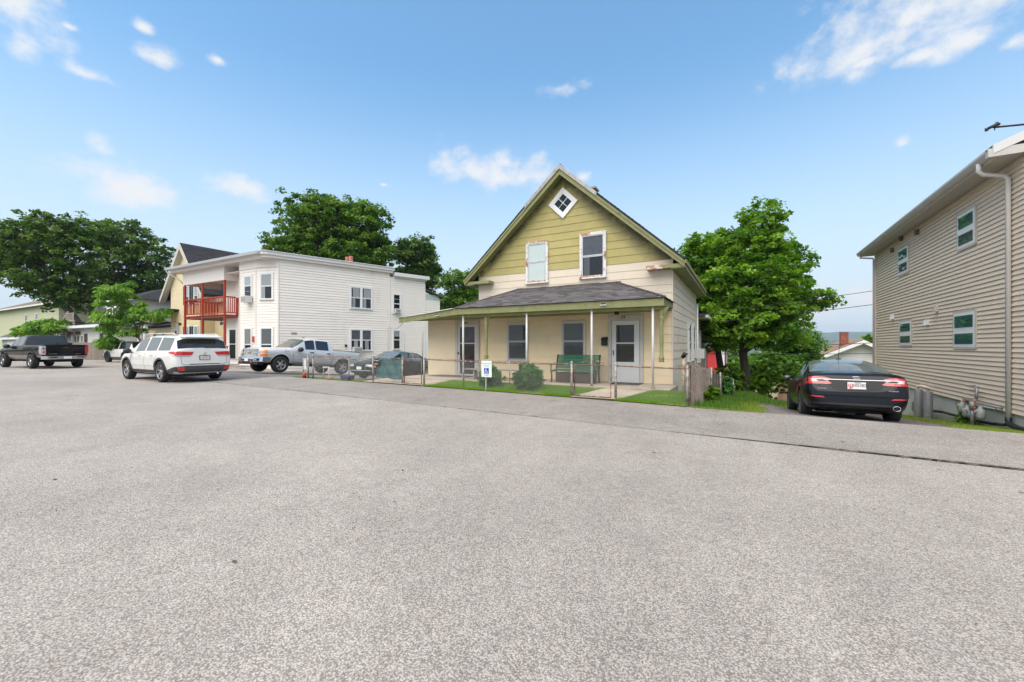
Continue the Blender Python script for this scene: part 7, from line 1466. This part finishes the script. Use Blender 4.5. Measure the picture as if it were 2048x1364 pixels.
# ---------------------------------------------------------------- small white crossover with black flares by the picket fence
c = Car('suv', 'small white SUV with black roof and black wheel flares by the picket fence', (-42.9, 14.3, .18), 187, 0)
S3 = [[(x*.86, y*.94, z*.96) for x, y, z in s] for s in [
 stn(-2.35, .48, (.74, .50), (.84, .68), (.83, 1.00), (.80, 1.10), (.74, 1.14), (.45, 1.16), 1.17), stn(-2.25, .30, (.90, .40), (.95, .68), (.94, 1.00), (.90, 1.10), (.80, 1.16), (.45, 1.18), 1.19),
 stn(-2.0, .26, (.92, .38), (.96, .68), (.945, 1.00), (.90, 1.10), (.74, 1.55), (.6, 1.62), 1.64), stn(-1.0, .25, (.92, .36), (.96, .64), (.94, .98), (.90, 1.08), (.72, 1.62), (.60, 1.70), 1.72),
 stn(-.3, .25, (.92, .36), (.96, .64), (.94, .98), (.90, 1.08), (.72, 1.62), (.60, 1.70), 1.72), stn(-.22, .25, (.92, .36), (.96, .64), (.94, .98), (.90, 1.08), (.72, 1.62), (.60, 1.70), 1.72),
 stn(.45, .25, (.92, .36), (.96, .64), (.94, .97), (.90, 1.08), (.70, 1.58), (.58, 1.66), 1.68), stn(1.15, .25, (.92, .36), (.96, .64), (.94, .96), (.90, 1.06), (.78, 1.12), (.5, 1.16), 1.17),
 stn(1.95, .26, (.92, .36), (.95, .62), (.93, .92), (.88, 1.00), (.78, 1.04), (.5, 1.07), 1.08), stn(2.3, .28, (.86, .38), (.90, .62), (.88, .86), (.82, .94), (.7, .98), (.45, 1.0), 1.0), stn(2.42, .36, (.72, .42), (.78, .60), (.76, .80), (.72, .86), (.6, .9), (.3, .92), .92)]]
c.body(S3, {(3, 5): 4, (5, 5): 4, (2, 5): 4, (1, 6): 3, (1, 7): 3, (6, 6): 2, (6, 7): 2, (2, 6): 1, (2, 7): 1, (3, 6): 1, (3, 7): 1, (4, 6): 1, (4, 7): 1, (5, 6): 1, (5, 7): 1, (5, 5): 4}, PW_, [('windshield', GS), ('rear_window', CGLASS), (('side_window', 2), CGLASS)], [(-1.15, .36), (1.25, .36)], .36, .66, well_r=.42)
for x in (-1.15, 1.25):
    for sg_ in (1, -1): c.wheel(x, .79*sg_, .36, .36, .22, .22, 6, False, rim=BLKPL); c.patch('arch_flare', arc(x, .36, .425, .53, -8, 188), 'left' if sg_ > 0 else 'right', CLAD, .02, .04)
for v in ('left', 'right'): c.patch('sill_cladding', [[(-.70, .26), (.80, .26), (.80, .42), (-.70, .42)]], v, CLAD, .01, .02); c.patch('headlight_mask', [[(1.80, .70), (2.06, .70), (2.06, .84), (1.72, .86)]], v, BLKPL, .01, .02, .05); c.patch('nose_cladding', [[(1.70, .24), (2.06, .24), (2.06, .44), (1.76, .44)]], v, CLAD, .01, .02, .05)
c.lines('door_gaps', [[(-.25, 1.05), (-.25, .40), (.80, .40), (.86, 1.0)]], 'left', .012); c.mirror_unit(.62, .84, 1.02, BLKPL, 1.0); m = MB(); m.box(-1.9, 1.9, -.6, .6, .2, .35); c.part(m, 'underbody', WELL)
# ================================================================== trees
LOBES = {
'tree_right_main':[(1.02,26.85,8.32,1.27,1.16),(0.54,26.58,6.79,1.88,1.44),(1.87,27.32,6.10,1.44,1.33),(0.40,25.59,4.74,2.36,1.72),(2.39,27.94,4.62,1.33,1.16),(3.71,29.02,4.14,1.00,0.55),(0.17,25.23,2.85,2.16,1.27),(2.11,27.45,2.91,1.27,1.00),(1.33,25.87,3.91,1.66,1.52),(-0.80,25.84,2.08,1.27,0.83),(1.51,27.11,2.03,1.39,0.72),],
'tree_right_left':[(-2.14,26.81,6.99,1.18,1.00),(-1.49,27.17,5.37,1.65,1.83),(-1.21,26.75,3.26,1.62,1.36),(-2.17,27.94,3.93,1.18,1.48),(-1.00,28.01,7.55,1.18,1.06),],
'light_tree':[(4.01,39.92,1.54,1.67,1.35),(3.11,38.28,-0.20,1.35,1.11),(4.60,40.25,0.67,0.95,0.95),(1.82,38.71,-0.25,1.43,1.35),(2.77,40.38,1.13,1.19,1.03),],
'mid1':[(-42.09,29.29,15.41,3.44,2.77),(-44.28,28.09,12.09,2.55,2.00),(-40.15,30.37,16.24,3.05,2.11),(-42.76,30.07,12.32,4.16,2.11),],
'mid2':[(-38.05,32.67,15.15,3.28,2.72),(-36.57,33.49,12.32,2.38,2.72),(-38.80,32.26,11.47,3.96,2.04),(-36.81,33.35,16.56,1.47,1.25),],
'mid3':[(-35.79,39.63,13.28,2.63,2.13),(-34.53,40.33,10.96,1.75,2.13),(-36.23,39.39,9.71,3.01,2.13),],
'mid4':[(-28.59,39.04,8.61,2.20,1.73),(-27.73,39.52,6.76,2.31,1.97),(-29.85,38.34,6.47,1.62,1.50),(-29.25,38.68,4.45,2.89,2.31),],
'left1':[(-69.01,14.41,13.19,3.21,2.88),(-66.59,15.75,14.58,3.05,2.00),(-71.05,13.29,10.15,2.55,2.77),(-67.80,15.08,9.31,3.33,2.49),(-64.65,16.82,10.98,2.49,3.33),(-66.20,15.97,7.10,1.66,1.66),(-72.50,13.63,12.88,2.55,2.55),(-64.81,17.88,7.22,2.22,2.00),],
'left2':[(-71.50,23.32,15.81,3.45,2.52),(-68.89,24.76,13.16,2.92,2.65),(-72.95,22.52,11.84,3.31,3.98),(-68.31,25.09,10.18,2.39,1.99),(-74.69,21.56,16.48,2.39,2.39),(-72.08,23.00,8.19,3.64,1.99),(-70.05,24.12,7.53,2.65,1.46),],
'sumac':[(-43.25,13.80,5.60,1.43,0.95),(-42.20,14.38,4.64,1.43,1.03),(-44.01,13.38,3.53,1.11,1.11),(-42.97,13.95,3.05,1.59,0.95),(-40.98,15.05,4.00,1.35,0.60),(-43.66,13.57,5.12,1.19,0.64),],
'sumac_low':[(-62.22,13.60,3.27,1.52,0.66),(-63.37,12.96,2.87,0.91,0.35),(-61.33,14.09,3.68,1.11,0.61),],
'far_small':[(16.40,77.62,1.57,1.16,1.30),],
'shrub_by_picket':[(-43.87,13.45,1.74,0.87,0.48),],

}
def foliage(name, parent, lobes, n_clump, per, leaf, spread, mat, seed, flat=.55, kind='leaf', squash=1.0):
    r = np.random.default_rng(seed); L = np.array([(x, y, z, a, a, b) for x, y, z, a, b in lobes]); vol = (L[:, 3]*L[:, 4]*L[:, 5])**.67; pk = r.choice(len(L), n_clump, p=vol/vol.sum())
    d = r.normal(size=(n_clump, 3)); d /= np.linalg.norm(d, axis=1)[:, None]; rad = (r.uniform(.12, 1, n_clump)**.42)*(1+r.normal(0, .12, n_clump)); cen = L[pk, :3]+d*rad[:, None]*L[pk, 3:6]*np.array([1, 1, 1])
    ctint = r.uniform(.0, .85, n_clump); N = n_clump*per; ci = np.repeat(np.arange(n_clump), per); sz = r.uniform(.55, 1.35, n_clump)*spread
    off = r.normal(size=(N, 3)); off /= np.linalg.norm(off, axis=1)[:, None]; off *= (r.uniform(0, 1, N)**.5)[:, None]*sz[ci][:, None]; off[:, 2] *= flat
    out = d[ci]; pos = cen[ci]+off; pos[:, 2] -= .25*np.linalg.norm(off[:, :2], axis=1)
    nrm = r.normal(size=(N, 3))*.65+np.array([0, 0, .9])+out*.35; nrm /= np.linalg.norm(nrm, axis=1)[:, None]; t = np.cross(nrm, r.normal(size=(N, 3))); t /= np.linalg.norm(t, axis=1)[:, None]; b = np.cross(nrm, t)
    s = leaf*r.uniform(.6, 1.3, N)[:, None]; asp = .30 if kind == 'leaflet' else .62
    if kind == 'leaflet': rr_ = off.copy(); rr_[:, 2] -= .3; rr_ /= np.linalg.norm(rr_, axis=1)[:, None]; t = rr_; b = np.cross(nrm, t); b /= (np.linalg.norm(b, axis=1)[:, None]+1e-6)
    V = np.empty((N, 4, 3)); V[:, 0] = pos-t*s; V[:, 1] = pos-b*s*asp+nrm*s*.12; V[:, 2] = pos+t*s-nrm*s*.15; V[:, 3] = pos+b*s*asp+nrm*s*.12
    me = bpy.data.meshes.new(name); me.vertices.add(N*4); me.vertices.foreach_set('co', V.ravel()); me.loops.add(N*4); me.loops.foreach_set('vertex_index', np.arange(N*4)); me.polygons.add(N); me.polygons.foreach_set('loop_start', np.arange(0, N*4, 4)); me.materials.append(mat); me.update(); me.validate()
    a = me.attributes.new('tint', 'FLOAT', 'FACE'); a.data.foreach_set('value', np.clip(ctint[ci]+r.normal(0, .16, N), 0, 1)); link(name, me, parent); return cen, pk, L
BARK = M('bark', (.09, .075, .06), .95, nv=.3, ns=8, bump=.8, bs=14, stretch=(3, 3, .6)); BARKG = M('grey_bark', (.17, .15, .135), .95, nv=.25, ns=8, bump=.8, bs=14, stretch=(3, 3, .6))
def tree(name, label, base, lobes, n_clump, per, leaf, spread, mat, seed, tr=.3, bark=BARK, kind='leaf', fork=.35, bend=None, group=None, ntw=26, cat='tree', flat=.55, zb=None):
    rn = random.Random(seed); o = thing(name, label, cat, base, group); cen, pk, L = foliage('crown', o, lobes, n_clump, per, leaf, spread, mat, seed, flat, kind)
    m = MB(); B = Vector(base); C0 = Vector(L[:, :3].mean(0)); low = min(l[2]-l[5] for l in L); top = C0.copy(); f0 = Vector((B.x+(C0.x-B.x)*.35, B.y+(C0.y-B.y)*.35, B.z+(C0.z-B.z)*fork)); 
    if bend: f0 = Vector(bend)
    mid = (B+f0)/2+Vector((rn.uniform(-.1, .1), rn.uniform(-.1, .1), 0))*tr*3
    m.tube([B-Vector((0, 0, .3)), B+Vector((0, 0, .02)), B.lerp(mid, .5), mid, f0], [tr*1.6, tr*1.15, tr*.98, tr*.9, tr*.8], 10)
    for i in range(len(L)):
        c = Vector(L[i, :3]); q = f0.lerp(c, .5)+Vector((rn.uniform(-.4, .4), rn.uniform(-.4, .4), rn.uniform(.0, .6))); r0 = tr*rn.uniform(.38, .58)
        m.tube([f0-Vector((0, 0, .1)), f0.lerp(q, .5)+Vector((rn.uniform(-.2, .2), rn.uniform(-.2, .2), 0)), q, c, c+(c-q)*.15], [r0*1.1, r0*.85, r0*.6, r0*.38, r0*.12], 7)
        ids = [k for k in range(len(cen)) if pk[k] == i]; rn.shuffle(ids)
        for k in ids[:ntw]:
            e = Vector(cen[k]); st_ = q.lerp(c, rn.uniform(0, 1)); h = st_.lerp(e, .5)+Vector((rn.uniform(-.15, .15), rn.uniform(-.15, .15), rn.uniform(-.05, .2))); m.tube([st_, h, e], [r0*.22, r0*.14, r0*.05], 4, cap=False)
    m.build('trunk', bark, o); return o
LM = leaf_mat('maple_leaf', (.034, .100, .012), (.19, .31, .034), .38); LMR = leaf_mat('bright_maple_leaf', (.045, .135, .012), (.25, .41, .034), .42); LD = leaf_mat('dark_maple_leaf', (.026, .070, .012), (.14, .235, .034), .35); LS = leaf_mat('sumac_leaf', (.07, .19, .02), (.24, .40, .05), .4)
tree('maple_tree', 'full bright green maple right of the gabled house, the right-hand of two trunks', (.40, 26.6, G(.4, 26.6)), LOBES['tree_right_main'], 950, 46, .105, .42, LMR, 11, .26, BARK, bend=(.05, 26.5, 1.2))
tree('maple_tree', 'bright green maple leaning behind the roof edge of the gabled house, left of two trunks', (-.85, 26.8, G(-.8, 26.8)), LOBES['tree_right_left'], 680, 46, .105, .42, LMR, 12, .20, BARK, bend=(-1.25, 26.9, 1.6))
tree('young_tree', 'lighter green feathery tree lower down the slope beside the bungalow', (3.5, 39, G(3.5, 39)), LOBES['light_tree'], 420, 40, .12, .5, leaf_mat('light_leaf', (.07, .17, .025), (.17, .30, .06), .42), 13, .14, BARK)
tree('maple_tree', 'large round maple above the white flat roof, left-hand crown', (-42.5, 29.5, .0), LOBES['mid1'], 680, 40, .17, .62, LM, 21, .4, BARK)
tree('maple_tree', 'large maple above the white flat roof, right-hand crown next to the chimney pots', (-38, 32.8, -.3), LOBES['mid2'], 720, 40, .17, .62, LM, 22, .4, BARK)
tree('maple_tree', 'smaller dark maple standing right of the white house roof', (-35.6, 39.6, -1.0), LOBES['mid3'], 500, 40, .17, .66, LD, 23, .3, BARKG)
tree('broadleaf_tree', 'low loose tree between the white house and the gabled roof', (-29, 38.9, -1.2), LOBES['mid4'], 560, 40, .15, .65, LM, 24, .2, BARKG)
tree('maple_tree', 'spreading dark maple with pale leaning trunk at the far left', (-68.4, 20.0, 1.5), LOBES['left1'], 820, 36, .18, .62, LD, 31, .42, BARKG, bend=(-67.2, 16.4, 6.4), ntw=34)
tree('maple_tree', 'dark maple behind the mansard house, right of the far-left maple', (-70.5, 23.5, .3), LOBES['left2'], 700, 36, .19, .68, LD, 32, .4, BARKG, ntw=30)
tree('sumac_tree', 'slender light green feathery-leaved tree behind the picket fence', (-40.9, 15.0, .2), LOBES['sumac'], 110, 60, .17, .52, LS, 41, .10, BARKG, kind='leaflet', bend=(-42.0, 14.5, 2.2), ntw=10, flat=.35)
tree('sumac_shrub', 'low feathery sumac shrub in front of the far yellow house', (-62.5, 13.4, .2), LOBES['sumac_low'], 60, 60, .22, .65, LS, 42, .06, BARKG, kind='leaflet', ntw=6, cat='shrub', flat=.35)
tree('garden_tree', 'small bright tree beyond the bungalow, at the corner of the tan house', (16.4, 77.6, -6), LOBES['far_small'], 110, 34, .2, .6, LMR, 43, .1)
tree('sumac_shrub', 'small leafy sucker growing over the picket fence', (-43.9, 13.5, .2), LOBES['shrub_by_picket'], 46, 50, .16, .4, LS, 44, .03, BARKG, kind='leaflet', ntw=4, cat='shrub', flat=.4)
def bush(label, c, r, h, n, mat, seed, name='shrub', leaf=.035):
    o = thing(name, label, 'shrub', (c[0], c[1], c[2]), 'clipped shrubs behind the fence' if name == 'shrub' else None)
    foliage('foliage', o, [(c[0], c[1], c[2]+h*.52, r, h*.52), (c[0]+r*.2, c[1]-.05, c[2]+h*.6, r*.7, h*.42), (c[0]-r*.2, c[1]+.03, c[2]+h*.42, r*.8, h*.42)], n, 34, leaf, .085, mat, seed)
    m = MB()
    for k in range(9): a = k*.7; m.tube([(c[0], c[1], c[2]-.05), (c[0]+r*.35*math.cos(a), c[1]+r*.35*math.sin(a), c[2]+h*.4), (c[0]+r*.75*math.cos(a), c[1]+r*.75*math.sin(a), c[2]+h*.7)], [.012, .008, .004], 4)
    m.build('stems', BARK, o)
SHB = leaf_mat('shrub_leaf', (.035, .13, .03), (.13, .32, .07), .35)
bush('round clipped shrub behind the handicapped parking sign', (-7.12, 11.45, lawnz(-7.1, 11.4)-.03), .36, .68, 420, SHB, 51)
bush('larger round clipped shrub right of the sign, left of the green bench', (-5.72, 11.40, lawnz(-5.7, 11.4)-.03), .43, .78, 560, SHB, 52)
bush('bright green leafy sucker at the foot of the maple trunks', (.9, 25.6, G(.9, 25.6)), .55, 1.5, 110, LMR, 53, 'undergrowth', .09)
bush('green undergrowth against the board fence at the left maple trunk', (-.55, 24.0, G(-.5, 24)-.1), .8, 1.5, 220, LM, 54, 'undergrowth', .08)
bush('dark undergrowth between the trees and the shed', (1.6, 33.5, G(1.6, 33.5)), 1.6, 3.4, 260, LM, 55, 'undergrowth', .12)
bush('weedy vine covering part of the board fence', (-.55, 16.8, -.55), .35, .95, 120, SHB, 56, 'vine', .05)
bush('leafy weed at the foot of the brown slat fence', (-.72, 13.0, -.2), .22, .55, 60, LMR, 57, 'weed_clump', .045)
bush('small leafy plant at the wall by the gas meters', (4.72, 14.05, -.42), .10, .38, 18, LMR, 58, 'weed_clump', .04)
bush('bushy green shrub at the corner beside the small white SUV', (-39.2, 13.6, .2), .7, 1.0, 160, LMR, 59, 'corner_bush', .08)
# belt of woodland on the slope beyond the houses
wl = []; rw_ = random.Random(5)
for k in range(44):
    x = -120+k*4.2+rw_.uniform(-2, 2); y = 78+rw_.uniform(-12, 14)
    if x > 4: continue
    wl.append((x, y, G(x, y)+3.2, rw_.uniform(3, 5), rw_.uniform(3, 4.5)))
for k in range(16): x = -20+k*2.2; y = 64+rw_.uniform(-3, 5); wl.append((x, y, G(x, y)+2.5, 2.4, 2.6)) if x < 1 else None
for k in range(26): x = -135+rw_.uniform(-10, 10); y = -70+k*5.5; wl.append((x, y, G(x, 5)+3.5, rw_.uniform(3.5, 5), rw_.uniform(3, 5)))
foliage('woodland', None, wl, 3000, 26, .42, 1.7, LM, 61); tag(bpy.data.objects['woodland'], 'belt of dark trees beyond the back gardens', 'wood', kind='stuff')
wl = [(x, 240+rw_.uniform(-50, 60), G(x, 240)+3, rw_.uniform(6, 9), rw_.uniform(4, 6)) for x in range(-60, 190, 7)]
foliage('valley_trees', None, wl, 1500, 24, .9, 3.6, LM, 62); tag(bpy.data.objects['valley_trees'], 'trees on the valley floor', 'wood', kind='stuff')
# ================================================================== overhead wires
WM_ = M('wire_black', (.02, .02, .022), .6)
def wire(a, b, sag, r, label):
    m = MB(); a, b = Vector(a), Vector(b); m.tube([a.lerp(b, t)-Vector((0, 0, sag*4*t*(1-t))) for t in np.linspace(0, 1, 15)], r, 5); tag(m.build('overhead_wire', WM_), label, 'wire')
wire((-2.0, 22, 3.05), (25, 34, 8.2), .5, .012, 'upper thin service wire rising from the gabled house to the right')
wire((-2.0, 22, 2.55), (26, 36, 7.4), .5, .014, 'lower service wire rising from the gabled house to the right')
wire((-2, 33, 1.3), (24, 45, 2.9), .25, .02, 'telephone wire crossing the maple and the distant hills')
wire((-2.5, 30, .95), (24, 44, 1.5), .2, .018, 'lowest wire crossing just above the shed roof')
wire((-23.85, 23.5, 2.95), (-13.25, 14.0, 2.62), .3, .01, 'slack cable from the white house to the porch canopy')
# ================================================================== haze
m = MB(); m.box(-6500, 6500, -900, 6500, -60, 190); hz = m.mesh('haze', [])
hm = bpy.data.materials.new('haze_air'); hm.use_nodes = True; t = hm.node_tree; t.nodes.clear(); pv = t.nodes.new('ShaderNodeVolumePrincipled'); pv.inputs['Color'].default_value = (.72, .86, 1, 1); pv.inputs['Density'].default_value = .00016; pv.inputs['Anisotropy'].default_value = .2
oo = t.nodes.new('ShaderNodeOutputMaterial'); t.links.new(pv.outputs[0], oo.inputs['Volume']); hz.materials.clear(); hz.materials.append(hm); tag(link('haze', hz), kind='stuff')
